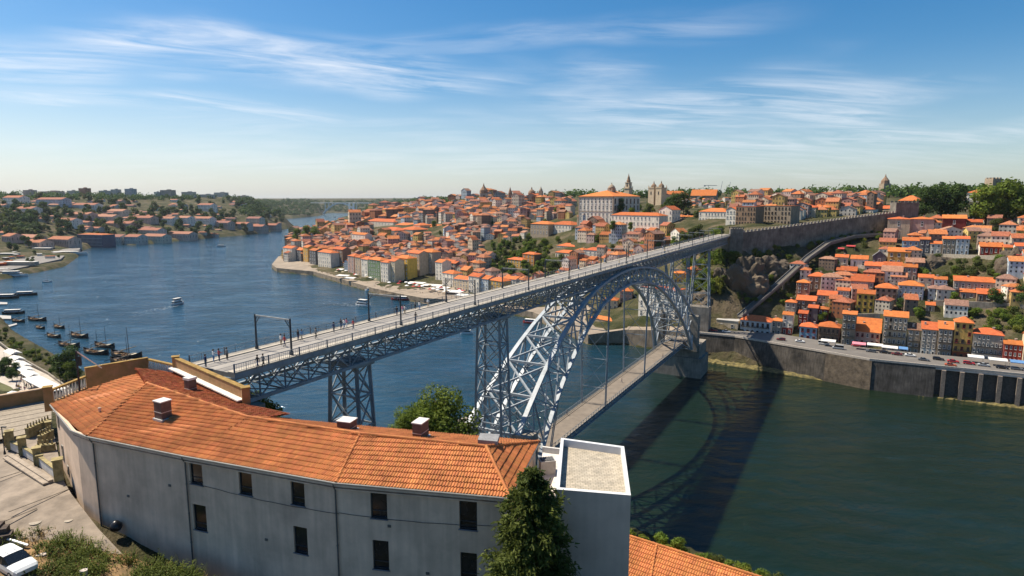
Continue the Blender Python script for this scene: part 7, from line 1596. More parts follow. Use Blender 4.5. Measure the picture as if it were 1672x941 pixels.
# Ribeira front row
RB_ = 'houses along the old town quay'
for a in ((461, 479, 428, 405, 'white', 'white house at the very tip of the old town point', 4, 3), (480, 494, 430, 408, 'slate', 'dark-netted house second from the tip of the old town point', 4, 3), (495, 504, 431, 404, 'ochre', 'narrow ochre house third from the old town point', 4, 2), (505, 517, 432, 409, 'slate', 'dark grey house next to the narrow ochre one at the point', 4, 3), (518, 542, 437, 412, 'white', 'broad whitish house with many windows near the old town point', 4, 6), (543, 561, 434, 407, 'brown', 'ochre-brown house at the corner of the quay square', 4, 3),
          (575, 597, 408, 383, 'white', 'prominent white house with a tower-like front above the quay roofs', 4, 4), (568, 579, 446, 418, 'rose', 'first narrow house of the tall row at the quay square', 5, 2), (580, 589, 449, 420, 'beige', 'second narrow house of the tall quay row', 5, 2), (590, 601, 452, 423, 'white', 'third narrow house, white, of the tall quay row', 5, 2), (602, 621, 457, 424, 'green', 'grey-green broad house of the tall quay row', 5, 5), (622, 634, 461, 428, 'white', 'white house just left of a narrow cream one in the quay row', 5, 3), (635, 645, 461, 426, 'cream', 'narrow cream house touching the yellow one on the quay', 5, 2),
          (646, 666, 456, 421, 'yellow', 'strong yellow house at the corner of the quay row', 5, 5), (667, 685, 450, 413, 'beige', 'tall beige house with balconies right of the yellow one', 5, 4), (686, 706, 446, 411, 'grey', 'blank grey tall house right of the beige balconied one', 4, 3), (711, 722, 457, 428, 'white', 'white narrow house above the restaurant awnings', 5, 2), (723, 744, 450, 429, 'slate', 'house with front coloured dark for shade beside the white narrow one above the awnings', 3, 4), (722, 740, 467, 446, 'white', 'white house directly behind the awnings', 4, 3), (741, 764, 474, 456, 'cream', 'cream house with an orange roof behind the awnings', 3, 5), (765, 782, 479, 451, 'white', 'white four-storey house touching the deck railing line', 4, 4), (783, 797, 480, 455, 'pale_blue', 'pale bluish house behind the deck railing', 4, 3), (798, 820, 481, 458, 'ochre', 'ochre house behind the deck railing near a lamp', 3, 4), (821, 842, 476, 455, 'white', 'white low house behind the deck, right of the ochre one', 3, 4)):  # slate wall beside the narrow white house: shade put into its colour
    HP(a[0], a[1], a[2], a[3], a[4], a[5], rz=-.8, floors=a[6], cols=a[7], roof='gx' if a[0] % 2 else 'hip', depth=11, group=RB_, left=2 if a[0] in (461, 711, 635) else 0, side='white' if a[0] in (711,) else None, chim=1, name='quay_house')
# --- the mass of the town, house by house
NOGO = [[(800, 468), (800, 402), (870, 388), (935, 392), (945, 440), (900, 470)], [(445, 480), (445, 428), (520, 431), (560, 431), (570, 441), (600, 447), (640, 452), (690, 442), (745, 451), (800, 470), (860, 478), (1000, 530), (1200, 560), (1200, 640), (445, 640)], [(932, 366), (932, 318), (1045, 325), (1118, 340), (1195, 340), (1195, 378), (1108, 390), (1030, 396), (985, 384), (985, 366)], [(1196, 420), (1196, 372), (1470, 343), (1700, 330), (1700, 700), (1196, 700)], [(604, 395), (604, 366), (728, 366), (728, 395)], [(860, 392), (860, 360), (948, 360), (948, 392)], [(1130, 480), (1150, 415), (1200, 385), (1200, 560), (1130, 560)], [(900, 430), (900, 395), (1010, 395), (1010, 430)]]
def town():
    r = random.Random(5); cand = []
    Yv = 470.0
    while Yv < 1900:
        step = 9.8 if Yv < 760 else (14 if Yv < 1000 else 19 if Yv < 1300 else 27); X = -.42*Yv
        while X < .60*Yv:
            cand.append((X+r.uniform(-.28, .28)*step, Yv+r.uniform(-.28, .28)*step, step)); X += step*1.04
        Yv += step*.98
    P = np.array([(c[0], c[1]) for c in cand]); H = height_np(P); D = seg_dist(P); keep = []
    for (X, Y, st), z, d in zip(cand, H, D):
        if d < 12 or z < 4: continue
        a, b = px((X, Y, z))
        if not (440 < a < 1660) or any(inpoly(a, b, g) for g in NOGO): continue
        if a > 1196 and Y < 470: continue
        if X > -10 and X < 60 and 560 < Y < 700 and False: continue
        if mnoise.noise(Vector((X*.02, Y*.02, 5))) > .46: continue        # gardens and squares
        sky_y = float(np.interp(a, [440, 500, 560, 600, 640, 700, 760, 800, 900, 1100, 1200, 1700], [374, 374, 360, 348, 339, 331, 327, 321, 320, 321, 320, 318]))
        if b-15.0/Y*1000 < sky_y-(3 if r.random() < .1 else 0): 
            if b-8.0/Y*1000 < sky_y: continue
            st = st*.62 if Y < 1300 else st*.8
        if a < 600 and Y > 1250: continue
        keep.append((X, Y, z, st, a, b))
    keep.sort(key=lambda k: k[1])
    # which ones does anything of the town in front leave in view
    near, mass = [], []
    for k in keep: (near if len(near) < 285 and k[1] < 1000 else mass).append(k)
    zones = [(560, 'close to the old town point'), (640, 'around the quay square'), (720, 'between the grey blocks and the quay'), (800, 'uphill of the restaurant awnings'), (870, 'beside the green gardens'), (960, 'below the white hall'), (1110, 'near the convent'), (1700, 'behind the town wall')]
    for X, Y, z, st, a, b in near:
        v = r.choice(VAR); cn, c = r.choice(WALLC); ro = r.choice(ROOFC)
        rz = mnoise.noise(Vector((X*.008, Y*.008, 2)))*.8-.75+r.choice([0, 0, 0, R(90), R(-90)])+r.gauss(0, .06)
        zn = next(t for lim, t in zones if a < lim); row = 'low' if z < 22 else 'mid-slope' if z < 45 else 'high'
        e = empty('town_house', (X, Y, z-.5), rz, f'{row} {cn} {N_F[v[3]]}-storey house with {"peaked" if v[4] != "hip" else "hipped"} orange roof {zn}', 'house', f'town houses {zn}')
        s = r.uniform(.74, .98); e.scale = (s, s, r.uniform(.82, 1.1))
        k = r.uniform(.75, 1.08); w = link('wall', v[5], e); w.color = (*[q*k for q in c], 1); f = link('roof', v[6], e); k = r.uniform(.7, 1.1); f.color = (*[q*k for q in ro], 1)
        if r.random() < .7: ch = link('chimney', CHM, f, (r.uniform(-2, 2), r.uniform(0, 2.5), v[2]+v[9]*.4))
    V = []; F = []; CC = []; MI = []
    for X, Y, z, st, a, b in mass:
        v = r.choice(VAR); cn, c = r.choice(WALLC); ro = r.choice(ROOFC); k1, k2 = r.uniform(.7, 1.05), r.uniform(.65, 1.05); s = st/12.0*r.uniform(.8, 1.05); sz = min(1.5, s)*r.uniform(.75, 1.05)*(1+(.4 if r.random() < .04 else 0)); rz = r.gauss(-.75, .3)+r.choice([0, 0, R(90)])
        co, si = math.cos(rz), math.sin(rz); b0 = len(V)
        for x, y, zz_ in v[7].v+v[8].v: V.append((X+(x*co-y*si)*s, Y+(x*si+y*co)*s, z+zz_*sz))
        for f, mi in zip(v[7].f, v[7].m): F.append(tuple(i+b0 for i in f)); CC.append([q*k1 for q in c] if mi == 0 else (.05, .055, .06))
        n1 = len(v[7].v)
        for f in v[8].f: F.append(tuple(i+b0+n1 for i in f)); CC.append([q*k2 for q in ro])
    me = bpy.data.meshes.new('distant_houses'); me.from_pydata(V, [], F); at = me.attributes.new('col', 'FLOAT_COLOR', 'FACE'); at.data.foreach_set('color', np.array([(*c, 1) for c in CC], dtype=np.float32).ravel()); me.materials.append(MASSW)
    tag(link('distant_houses', me), 'the rest of the tightly packed town of orange roofs rising to the skyline', 'houses', kind='stuff')
    print('town', len(near), len(mass))
N_F = {2: 'two', 3: 'three', 4: 'four', 5: 'five'}
town()
# --- more houses among those of the right slope
def infill():
    r = random.Random(15); spots = []
    taken = [(o.location.x, o.location.y) for o in COL.objects if o.get('category') == 'house' and o.parent is None]
    pts = [(r.uniform(1295, 1690), r.uniform(372, 512)) for _ in range(760)]; G = ground_many(pts); n = 0
    for (x, y), p in zip(pts, G):
        if not p or p.y > 430: continue
        if y < 520-(x-1230)*.62+14 and x < 1450 and y < 440-(x-1300)*.2 : continue
        if 1500 < x < 1640 and 418 < y < 462 or 1560 < x and y > 494: continue
        if any((p.x-a)**2+(p.y-b-4)**2 < 58 for a, b in taken): continue
        taken.append((p.x, p.y)); v = r.choice([q for q in VAR if q[3] <= 3]); cn, c = r.choice(WALLC); ro = r.choice(ROOFC)
        lb = f'{cn} {N_F[v[3]]}-storey {"peaked" if v[4] != "hip" else "hipped"} house {"high on" if y < 420 else "half way up" if y < 465 else "low on"} the slope {"near the funicular" if x < 1400 else "below the upper terrace" if x < 1540 else "by the right edge"}'
        e = empty('slope_house', (p.x, p.y, p.z-.6), QY+r.gauss(0, .12), lb, 'house', 'further houses on the right slope'); s = r.uniform(.68, .95); e.scale = (s, s, s*.95); k = r.uniform(.8, 1.1)
        w = link('wall', v[5], e); w.color = (*[q*k for q in c], 1); f = link('roof', v[6], e); f.color = (*ro, 1); link('chimney', CHM, f, (1, 1, v[2]+v[9]*.4)); n += 1
    print('infill', n)
infill()
# --- the old town quay
def ribeira():
    n = 40; sh = [Vector((*p, 0)) for p in porto[8:24]]; m = MB()
    Q = [zz(455, 424), zz(444, 438), zz(452, 444), zz(480, 447), zz(512, 450), zz(560, 464), zz(610, 479), zz(650, 488), zz(692, 496), zz(760, 500), zz(870, 521), zz(960, 563), zz(1020, 563), zz(1110, 578), zz(1140, 586)]
    sm = mat('old_quay_stone', (.30, .235, .165), rough=.95, var=.5, scale=.2, streak=.3, bump=.5)
    inn = []
    for i, (x, y) in enumerate(Q):
        a = Vector(Q[max(0, i-1)]); b = Vector(Q[min(len(Q)-1, i+1)]); u = (b-a).normalized(); nn = Vector((-u.y, u.x)); inn.append((x+nn.x*66, y+nn.y*66))
    zt = [4.6]*10+[5.0, 6.0, 9, 13.0, 13.0]
    for i in range(len(Q)-1):
        a, b, c, d = Q[i], Q[i+1], inn[i+1], inn[i]
        if i < 13: m.quad((*a, zt[i]), (*b, zt[i+1]), (*c, zt[i+1]+4.2), (*d, zt[i]+4.2), 1)
        m.quad((*a, -3), (*b, -3), (*b, zt[i+1]), (*a, zt[i]), 0)
    o = m.build('old_quay', [sm, mat('old_quay_paving', (.27, .215, .16), rough=.9, var=.3, scale=.12)]); tag(o, 'stone quay and paved square along the old town waterfront', 'quay', kind='structure')
    # stone ramps running down to the water
    for (x0, y0), (x1, y1), w, lb in (((655, 478), (612, 481), 7, 'stone ramp sloping down to the motor boats'), ((690, 478), (700, 496), 9, 'pale stone ramp running into the river by the red boat'), ((628, 469), (600, 473), 6, 'stepped landing at the edge of the quay square')):
        a, b = at_z(x0, y0, 4.7), at_z(x1, y1, .3); m = MB(); u = (b-a); u.z = 0; u.normalize(); s = Vector((-u.y, u.x, 0))*w/2
        m.add([a-s, a+s, b+s, b-s, (a-s)[:2]+(-2,) if False else (a.x-s.x, a.y-s.y, -2), (a.x+s.x, a.y+s.y, -2), (b.x+s.x, b.y+s.y, -2), (b.x-s.x, b.y-s.y, -2)], [(0, 3, 2, 1), (0, 4, 7, 3), (1, 2, 6, 5), (2, 3, 7, 6), (0, 1, 5, 4)]); tag(m.build('quay_ramp', sm), lb, 'ramp')
    for k, (x, y, L, D) in enumerate(((680, 462, 22, 7), (706, 466, 24, 8), (722, 470, 16, 8), (740, 476, 22, 8), (757, 482, 16, 8), (696, 455, 30, 6), (556, 440, 10, 6), (560, 450, 18, 6), (572, 454, 14, 5))):
        L *= .8; p = at_z(x, y, 8); e = empty('awning', (p.x, p.y, 5.2), -.42, ['white restaurant awning at the foot of the yellow house', 'long white restaurant awning in the middle of the quay', 'white awning between the long one and the deck', 'white awning above the red parasols near the deck', 'last white awning before the deck hides the quay', 'long white roof behind the restaurant awnings', 'small white awning at the quay square corner', 'white awning strip along the quay square', 'pale awning at the right of the quay square'][k], 'awning', 'awnings on the old town quay')
        m = MB(); m.add([(-L/2, -D/2, 2.7), (L/2, -D/2, 2.7), (L/2, D/2, 3.3), (-L/2, D/2, 3.3)], [(0, 1, 2, 3)]); m.box(0, -D/2, 2.55, L, .06, .35); link('canopy', m.mesh('canopy', CANVAS), e)
        for s in (-1, 0, 1): m = MB(); m.tube((s*(L/2-.3), -D/2+.2, 0), (s*(L/2-.3), -D/2+.2, 2.7), .07, 6); link('post', m.mesh('post', ZINC), e)
    r = random.Random(2)
    for k in range(40):
        x = r.uniform(520, 780); y = float(np.interp(x, [520, 560, 640, 760], [444, 453, 474, 487])); p = at_z(x, y+r.uniform(-3, 2), 4.8); of = r.randrange(10); person(p, r.uniform(0, 6.28), of, 'stand', f'speck of a person in {OUTFITS[of][0]} and {OUTFITS[of][1]} on the old town quay', 'specks of people on the old town quay')
    UM = {}
    for k in range(40):
        x = r.uniform(548, 770); y = float(np.interp(x, [548, 600, 660, 770], [447, 459, 471, 486]))-r.uniform(0, 7); p = at_z(x, y, 6.2); cn = r.choice(['white', 'white', 'beige', 'red', 'white'])
        if cn not in UM:
            m = MB(); m.lathe([(1.9, 2.2), (1.85, 2.3), (.1, 3.1)], 8); m2 = MB(); m2.tube((0, 0, -1), (0, 0, 2.6), .06, 6); UM[cn] = (m.mesh('canopy', cloth[cn]), m2.mesh('pole', ZINC))
        e = empty('parasol', tuple(p), r.uniform(0, 6), f'{cn} cafe parasol among many on the old town quay', 'parasol', f'{cn} parasols on the old town quay'); link('canopy', UM[cn][0], e); link('pole', UM[cn][1], e)
    # arched viaduct wall and the tunnel front below the upper deck's far end
    p = at_y(1085, 545, 352); BIG(1040, 1100, 540, 470, 'white', 'tall whitewashed retaining building seen through the arch', 356, -.8, 12, 4, 6, 'flat', chim=0)
    BIG(960, 1032, 545, 524, 'stone', 'stone quay house with a flat terrace seen under the arch', 372, -.8, 10, 1, 6, 'flat', chim=0)
    for x0, x1, yb, ye, c, lb in ((1100, 1120, 462, 446, 'yellow', 'yellow house seen between the far tower legs'), (1122, 1145, 455, 440, 'orange', 'orange-roofed house behind the far tower'), (1012, 1032, 492, 475, 'rose', 'small rose house seen under the crown of the arch'), (985, 1008, 505, 490, 'cream', 'cream hut left of the rose house under the arch')): HP(x0, x1, yb, ye, c, lb, rz=-.3, floors=2, cols=3)
ribeira()
# --- greenery of the town
tr2 = random.Random(41); G2 = 'garden trees of the old town slope'
for x, y, Y, k, s, lb in ((1012, 358, 600, 'dark_tree', 1.0, 'dark tall tree at the right corner of the palace'), (1030, 362, 585, 'broadleaf', 1.1, 'round green tree before the convent roof'), (1013, 345, 605, 'dark_tree', .9, 'dark cypress-like tree against the palace side'), (1098, 348, 590, 'dark_tree', 1.5, 'huge dark tree, left of two right of the cathedral'), (1116, 350, 585, 'dark_tree', 1.5, 'huge dark tree, right of two right of the cathedral'), (1060, 352, 600, 'olive_tree', 1.0, 'olive tree below the cathedral towers'), (485, 398, 960, 'broadleaf', 2.0, 'left tree of the green clump at the old town point'), (500, 394, 980, 'broadleaf', 2.1, 'middle tree of the green clump at the old town point'), (515, 391, 1000, 'broadleaf', 1.9, 'right tree of the green clump at the old town point'), (626, 392, 860, 'broadleaf', .9, 'single round tree in front of the grey many-windowed block'), (692, 386, 880, 'olive_tree', .9, 'yellowish tree right of the grey blocks'), (1000, 378, 545, 'broadleaf', .8, 'small tree at the left foot of the convent'), (1030, 378, 540, 'broadleaf', .7, 'small tree at the middle foot of the convent')):
    p = at_y(x, y, Y); plant(k, p, s, 'town_tree', lb, 'tree')
pts = [(tr2.uniform(802, 935), tr2.uniform(395, 462)) for _ in range(200)]+[(tr2.uniform(960, 1180), tr2.uniform(385, 425)) for _ in range(90)]+[(tr2.uniform(560, 930), tr2.uniform(340, 400)) for _ in range(45)]+[(tr2.uniform(1005, 1190), tr2.uniform(333, 356)) for _ in range(34)]
for (x, y), p in zip(pts, ground_many(pts)):
    if p and p.y < 1300 and not inpoly(x, y, [(900, 430), (900, 400), (995, 400), (995, 430)]): k = tr2.choice(['broadleaf', 'olive_tree', 'olive_shrub', 'shrub', 'yellow_shrub', 'broadleaf']); plant(k, p, tr2.uniform(.55, 1.1)*(1.7 if 'shrub' in k else .85), 'slope_tree' if 'shrub' not in k else 'slope_bush', ('leafy tree' if 'shrub' not in k else 'bush')+(' in the green gardens beside the tall orange house' if x < 936 and y > 394 else ' under the convent terraces' if y > 391 else ' between the cathedral and the bridge end' if x > 1000 else ' between the orange roofs of the old town'), 'tree' if 'shrub' not in k else 'bush', G2+(' a' if 'shrub' in k else ' b')+(' gardens' if x < 936 and y > 394 else ' convent' if y > 391 else ' cathedral' if x > 1000 else ' roofs'))
# ------------------------------------------------------------------ the far left bank: wine lodges, woods and the skyline
gr = random.Random(64)
GV_ = []; ROOFC = [(.36, .17, .11), (.33, .14, .09), (.40, .20, .13), (.38, .155, .085), (.28, .13, .10)]
for i in range(10):
    w, d = gr.uniform(16, 34), gr.uniform(11, 18); fl = gr.choice([1, 2, 2, 3]); h = fl*3.2
    a, b, rise = plain_house(w, d, h, gr.choice(['gx', 'hip', 'gx']), .4, fl, int(w/3.2), 3); GV_.append((a.mesh('wall', [TOWNW, WDARK]), b.mesh('roof', TOWNR), fl))
def lodge(x0, x1, yb, ye, c, label, rz=-.35, depth=22, floors=2, roof='gx', pitch=.4, cols=None, Y=None, rc=None, name='riverside_building'):
    p = ground((x0+x1)/2, yb) if not Y else at_y((x0+x1)/2, yb, Y)
    if not p: return
    w = (x1-x0)/1000*p.y/max(.6, math.cos(rz)); h = max(3, (yb-ye)/1000*p.y)
    a, b, rise = plain_house(w, depth, h, roof, pitch, floors, cols or max(3, int(w/4)), 3)
    e = empty(name, tuple(p), rz, label, 'building', 'buildings of the far left bank'); wo = link('wall', a.mesh('wall', [TOWNW, WDARK]), e, (0, depth/2, 0)); wo.color = (*c, 1); ro = link('roof', b.mesh('roof', TOWNR), e, (0, depth/2, 0)); ro.color = (*(rc or gr.choice(ROOFC)), 1)
W_, G_, B_, P_ = (.86, .80, .70), (.58, .53, .46), (.68, .58, .44), (.64, .45, .36)
for a in ((72, 118, 402, 391, P_, 'long reddish wine lodge with a broad orange roof beside the glass building', 1), (172, 200, 398, 387, G_, 'grey lodge with a row of windows right of the glass building', 2), (200, 228, 398, 387, G_, 'second grey lodge sharing the long roof right of the glass building', 2), (229, 269, 395, 386, B_, 'long sandy lodge at the water in the middle of the far left bank', 2), (269, 313, 391, 382, P_, 'brick-roofed lodge at the water where the bank bends', 1), (218, 262, 384, 376, G_, 'upper lodge with a long orange roof behind the waterfront lodges', 2), (0, 38, 336, 323, W_, 'long whitish block high on the far left hill by the picture edge', 3), (52, 109, 336, 326, (.55, .56, .58), 'very long bluish-white block high on the far left hill', 3), (20, 57, 350, 341, W_, 'white manor house in the green of the far left hill', 2), (80, 123, 368, 360, W_, 'white long house with red roof half way up the far left hill', 2), (100, 150, 357, 350, P_, 'flat long shed roofs in the middle of the far left hill', 1), (140, 190, 362, 354, B_, 'cluster shed with a wide roof above the glass building', 1), (165, 218, 372, 365, P_, 'wide low lodge with a dull roof above the grey lodges', 1), (200, 250, 362, 356, P_, 'long low lodge near the white row on the far left hill', 1), (247, 285, 365, 357, W_, 'white row of houses on the far left hill, left part', 2), (286, 309, 366, 356, W_, 'white row of houses on the far left hill, right part with a gable', 3), (310, 345, 364, 357, W_, 'low white house at the end of the white row', 2), (320, 347, 345, 335, W_, 'white house among trees upper right on the far left hill', 2), (160, 205, 350, 345, B_, 'pale flat warehouse near the far left skyline', 1), (112, 160, 342, 335, W_, 'flat pale warehouse roofs on the far left crest', 1), (345, 375, 372, 364, P_, 'lodge near the headland with terraced walls', 1), (378, 405, 374, 366, G_, 'grey terraced building at the headland', 2), (408, 430, 379, 370, P_, 'reddish houses at the water of the headland, first', 2), (432, 452, 377, 368, P_, 'reddish houses at the water of the headland, second', 2), (400, 425, 366, 357, B_, 'upper house on the headland', 2), (20, 60, 398, 388, P_, 'lodge roofs behind trees near the left edge of the far bank', 1), (36, 70, 404, 396, P_, 'small orange lodge between two trees at the far left waterfront', 1), (0, 20, 396, 386, P_, 'lodge cut by the left picture edge on the far bank', 1)):
    lodge(a[0], a[1], a[2], a[3], a[4], a[5], floors=a[6])
# the glass building
p = ground(147, 401); e = empty('glass_building', tuple(p), -.3, 'blue-grey glass waterfront building with slanting mullions and a thin orange roof', 'building'); w, d, h = 58, 26, 19
m = MB(); m.box(0, d/2, h/2-2, w, d, h+4, 0); link('wall', m.mesh('wall', [mat('blue_glass', (.05, .09, .15), rough=.25)]), e)
m = MB(); mm = mat('pale_mullion', (.34, .36, .38))
for i in range(20): x = -w/2+w*(i+.5)/20; m.beam((x-.7, -.25, 0), (x+.7, -.25, h), .55, .3)
for z in (0.4, 6.3, 12.6, h-.2): m.box(0, -.22, z, w, .4, .7)
link('mullion', m.mesh('mullion', mm), e); m = MB(); roof_geo(m, w, d, h, 'hip', .16); o = link('roof', m.mesh('roof', TILE), e, (0, d/2, 0))
# skyline towers
for x0, x1, y0, y1, Y, c, lb in ((131, 148, 308, 322, 1780, (.52, .22, .12), 'orange-brown apartment tower on the far left skyline'), (164, 180, 312, 324, 1800, G_, 'first of three pale grey apartment towers on the far left skyline'), (184, 197, 310, 324, 1850, G_, 'second of three pale grey apartment towers on the far left skyline'), (206, 223, 309, 324, 1850, (.45, .45, .46), 'third and tallest of the pale grey towers on the far left skyline'), (255, 261, 314, 324, 1950, W_, 'slim pale tower on the far left skyline'), (262, 288, 311, 324, 1950, (.42, .36, .30), 'broad beige apartment block on the far left skyline'), (297, 321, 314, 326, 2050, G_, 'long grey block with a dark band on the far left skyline'), (325, 352, 318, 327, 2100, G_, 'low grey slab on the far left skyline'), (350, 374, 315, 328, 2200, G_, 'grey block with a roof box near the headland skyline'), (388, 407, 320, 329, 2250, B_, 'beige block at the end of the headland skyline'), (40, 60, 311, 322, 1650, P_, 'reddish low block at the left of the skyline'), (62, 110, 313, 322, 1700, P_, 'long reddish block on the far left skyline'), (112, 128, 312, 322, 1750, B_, 'brown block beside the orange tower on the skyline')):
    p = at_y((x0+x1)/2, y1, Y); w = (x1-x0)/1000*Y; h = (y1-y0)/1000*Y; a, b, rise = plain_house(w, 16, h, 'flat', .1, max(3, int(h/3.2)), max(3, int(w/4)), 3)
    a.box(w*.1, 0, h+1.2, w*.3, 5, 2.6, 0); e = empty('apartment_block', tuple(p), -.4, lb, 'building', 'blocks on the far left skyline'); o = link('wall', a.mesh('wall', [TOWNW, WDARK]), e); o.color = (*c, 1); o = link('roof', b.mesh('roof', TOWNR), e); o.color = (.3, .28, .26, 1)
# smaller houses and the trees between
pts = [(gr.uniform(-20, 470), gr.uniform(327, 398)) for _ in range(190)]
for (x, y), p in zip(pts, ground_many(pts)):
    if not p or p.y > 2300 or p.x > -180 or p.z < 5.5: continue
    if 60 < x < 320 and y > 378: continue
    v = gr.choice(GV_); cn, c = gr.choice([('white', W_), ('beige', B_), ('reddish', P_), ('grey', G_)]); e = empty('hillside_lodge', tuple(p-Vector((0, 0, .6))), gr.gauss(-.35, .25), f'{cn} {["one", "two", "three"][v[2]-1]}-storey building {"high" if y < 345 else "half way" if y < 368 else "low"} on the far left hill {"by the picture edge" if x < 100 else "above the waterfront lodges" if x < 320 else "near the headland"}', 'building', 'smaller buildings of the far left hill')
    s = gr.uniform(.6, .95); e.scale = (s, s, s); k = gr.uniform(.75, 1.05); o = link('wall', v[0], e); o.color = (*[q*k for q in c], 1); o = link('roof', v[1], e); o.color = (*gr.choice(ROOFC), 1)
pts = [(gr.uniform(-20, 480), gr.triangular(322, 396, 350)) for _ in range(230)]+[(gr.uniform(0, 70), gr.uniform(352, 392)) for _ in range(50)]
for (x, y), p in zip(pts, ground_many(pts)):
    if p and p.x < -180 and p.z > 5: plant(gr.choice(['far_tree', 'far_tree', 'far_olive']), p, gr.uniform(.85, 1.8), 'hillside_tree', f'{"tree on the crest" if y < 340 else "dark tree half way up" if y < 368 else "tree low down"} {"of" if y < 340 else "on"} the far left hill {"by the picture edge" if x < 100 else "above the waterfront lodges" if x < 320 else "near the headland"}', 'tree', 'trees of the far left hill')
for x, y, s, lb in ((43, 404, 1.5, 'dark pointed tree at the far left waterfront'), (64, 403, 1.6, 'yellow-green round tree at the far left waterfront'), (15, 409, 1.0, 'low bright tree by the quay at the left edge'), (26, 410, .9, 'second bright tree by the quay at the left edge')):
    p = ground(x, y)
    if p: plant('far_olive' if x > 50 else 'far_tree', p, s, 'waterfront_tree', lb, 'tree')
# far quay on the left with its sheds
Q = [at_z(*q, 0) for q in ((-60, 470), (0, 452), (30, 446), (100, 430), (106, 424), (60, 424), (130, 414), (132, 410), (60, 408), (-60, 425))]
m = MB(); m.prism([tuple(q[:2]) for q in Q], -2, 5.6); tag(m.build('far_quay', [mat('far_quay_concrete', (.20, .18, .16), rough=.9, var=.3, scale=.06)]), 'pale concrete quay with a sloping tip on the far left', 'quay', kind='structure')
for x0, x1, y, lb in ((0, 30, 416, 'long pale shed on the far left quay, nearest the edge'), (30, 45, 407, 'small white-roofed shed on the far left quay'), (55, 84, 407, 'long flat white roof on the far left quay'), (10, 60, 430, 'low pale roof strip on the far left quay near the cruisers')):
    a, b = at_z(x0, y, 8), at_z(x1, y, 8); m = MB(); m.beam((a.x, a.y, 7.5), (b.x, b.y, 7.5), 7, 4.4); m2 = MB(); m2.beam((a.x, a.y, 9.9), (b.x, b.y, 9.9), 8.5, .4); e = empty('quay_shed', ((a.x+b.x)/2, a.y, 4.2), 0, lb, 'shed'); i = Vector(e.location); link('wall', m.mesh('wall', wallmat('grey')), e).location = -i; link('roof', m2.mesh('roof', CANVAS), e).location = -i
for k in range(26):
    x, y = gr.uniform(0, 100), gr.uniform(408, 440); p = at_z(x, y, 5.6)
    if not inpoly(p.x, p.y, [tuple(q[:2]) for q in Q]): continue
    if k % 3 == 0: plant('far_tree', p, gr.uniform(.35, .6), 'quay_tree', 'small dark tree standing among the sheds on the far left quay', 'tree', 'trees on the far left quay')
    else:
        e = empty('quay_kiosk', tuple(p), gr.uniform(-.6, .6), 'little flat-roofed kiosk among the sheds on the far left quay', 'kiosk', 'kiosks on the far left quay'); w = gr.uniform(5, 12); m = MB(); m.box(0, 0, 1.5, w, 4.5, 3); link('wall', m.mesh('wall', wallmat(gr.choice(['grey', 'brown', 'white', 'red']))), e); m = MB(); m.box(0, 0, 3.15, w+1, 5.6, .3); link('roof', m.mesh('roof', gr.choice([CANVAS, TILE, CONC])), e)
# woods far off
def woods(name, label, boxes, n, seed):
    r = random.Random(seed); V = []; F = []
    pts = []
    for x0, x1, y0, y1, k in boxes: pts += [(r.uniform(x0, x1), r.uniform(y0, y1)) for _ in range(k)]
    for p in ground_many(pts):
        if not p or p.z < 4: continue
        R0 = r.uniform(7, 13)
        for _ in range(n):
            d = Vector((r.gauss(0, 1), r.gauss(0, 1), abs(r.gauss(0, .8)))).normalized(); c = p+Vector((d.x*R0, d.y*R0, d.z*R0*1.15))*r.uniform(.75, 1.05)+Vector((0, 0, 1)); a = (d+Vector((r.gauss(0, .4), r.gauss(0, .4), r.gauss(0, .4)))).normalized(); u = a.cross(Vector((r.gauss(0, 1), r.gauss(0, 1), r.gauss(0, 1)))).normalized(); w = a.cross(u); s = r.uniform(1.4, 3.0); i = len(V)
            V += [tuple(c+u*s), tuple(c+w*s*.7), tuple(c-u*s), tuple(c-w*s*.7)]; F.append((i, i+1, i+2, i+3))
    me = bpy.data.meshes.new(name); me.from_pydata(V, [], F); me.materials.append(LEAFD); tag(link(name, me), label, 'wood', kind='stuff')
woods('headland_wood', 'dense dark wood covering the wooded headland and the far hills', [(395, 520, 326, 352, 320), (420, 520, 328, 336, 120), (520, 700, 329, 345, 420), (590, 780, 327, 343, 300), (640, 800, 325, 332, 120)], 60, 3)
woods('skyline_wood', 'line of distant dark trees along the skylines', [(-40, 400, 318, 327, 200), (780, 1180, 319, 324, 90), (1180, 1700, 317, 324, 90)], 50, 5)
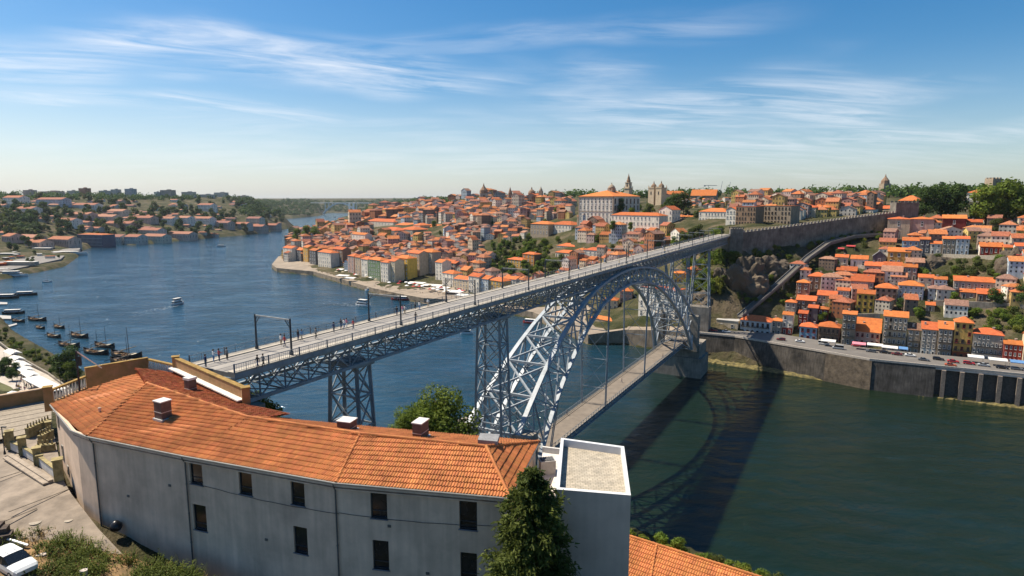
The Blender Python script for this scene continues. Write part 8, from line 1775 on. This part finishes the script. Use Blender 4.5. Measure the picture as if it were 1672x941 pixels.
# concrete arch bridge far down the river
def farbridge():
    a, b = at_y(512, 331.5, 3300), at_y(600, 331.5, 3300); e = empty('concrete_bridge', ((a.x+b.x)/2, 3300, 0), -.45, 'slender pale concrete arch bridge far down the river', 'bridge'); i = Vector(e.location); cm = mat('pale_far_concrete', (.82, .80, .76), rough=.9)
    m = MB(); m.beam(a-Vector((60, 0, 0)), b+Vector((60, 0, 0)), 14, 3.5); link('deck', m.mesh('deck', cm), e).location = -i
    m = MB(); n = 30; L = (b-a).length*.86; mid = (a+b)/2
    P = [Vector((mid.x-L/2+L*k/n, 3300, 6+(a.z-8)*(1-(2*k/n-1)**2))) for k in range(n+1)]
    for p, q in zip(P[:-1], P[1:]): m.beam(p, q, 10, 5.5)
    link('arch', m.mesh('arch', cm), e).location = -i
    for k in (2, 5, 8, 11, 19, 22, 25, 28): m = MB(); m.beam(P[k], (P[k].x, 3300, a.z), 3, 3, up=(0, 1, 0)); link('pillar', m.mesh('pillar', cm), e).location = -i
    for x in (577, 586): p = at_y(x, 331.5, 3300); m = MB(); m.beam((p.x, 3290, 0), (p.x, 3290, a.z), 6, 8, up=(0, 1, 0)); link('pier', m.mesh('pier', cm), e).location = -i
farbridge()
# construction cranes and masts on the skyline
for x, y0, y1, Y, lb in ((1156, 303, 318, 1000, 'tower crane behind the church nave on the skyline'), (1174, 296, 318, 1100, 'slanting crane jib behind the town on the skyline'), (1187, 297, 318, 1100, 'second slanting crane jib right of the first'), (1272, 303, 320, 1000, 'thin mast above the roofs behind the town wall'), (752, 318, 330, 1500, 'thin mast on the wooded skyline')):
    p, q = at_y(x, y1, Y), at_y(x, y0, Y); e = empty('crane' if 'crane' in lb else 'mast', tuple(p), .3, lb, 'crane' if 'crane' in lb else 'mast'); h = q.z-p.z; m = MB(); dx = 6 if 'jib' in lb else 0; m.tube((0, 0, -8), (dx, 0, h), .55, 5, r2=.35); link('mast', m.mesh('mast', IRON), e)
    if 'tower crane' in lb: m = MB(); m.beam((-8, 0, h), (16, 0, h), .7, .7); m.box(-7, 0, h-1, 2.5, 1.5, 1.5); link('jib', m.mesh('jib', IRON), e)
# ------------------------------------------------------------------ the thin summer haze over the river valley
def haze():
    mb = MB(); mb.box(0, 3800, 64, 30600, 11900, 140)
    m = bpy.data.materials.new('summer_haze'); m.use_nodes = True; t = m.node_tree; t.nodes.clear()
    v = N(t, 'ShaderNodeVolumePrincipled'); v.inputs['Color'].default_value = (.80, .88, 1, 1); v.inputs['Density'].default_value = 0.000026; v.inputs['Anisotropy'].default_value = .25
    o = N(t, 'ShaderNodeOutputMaterial'); t.links.new(v.outputs[0], o.inputs['Volume'])
    tag(mb.build('haze', m), 'thin blue summer haze filling the valley', 'haze', kind='stuff')
haze()
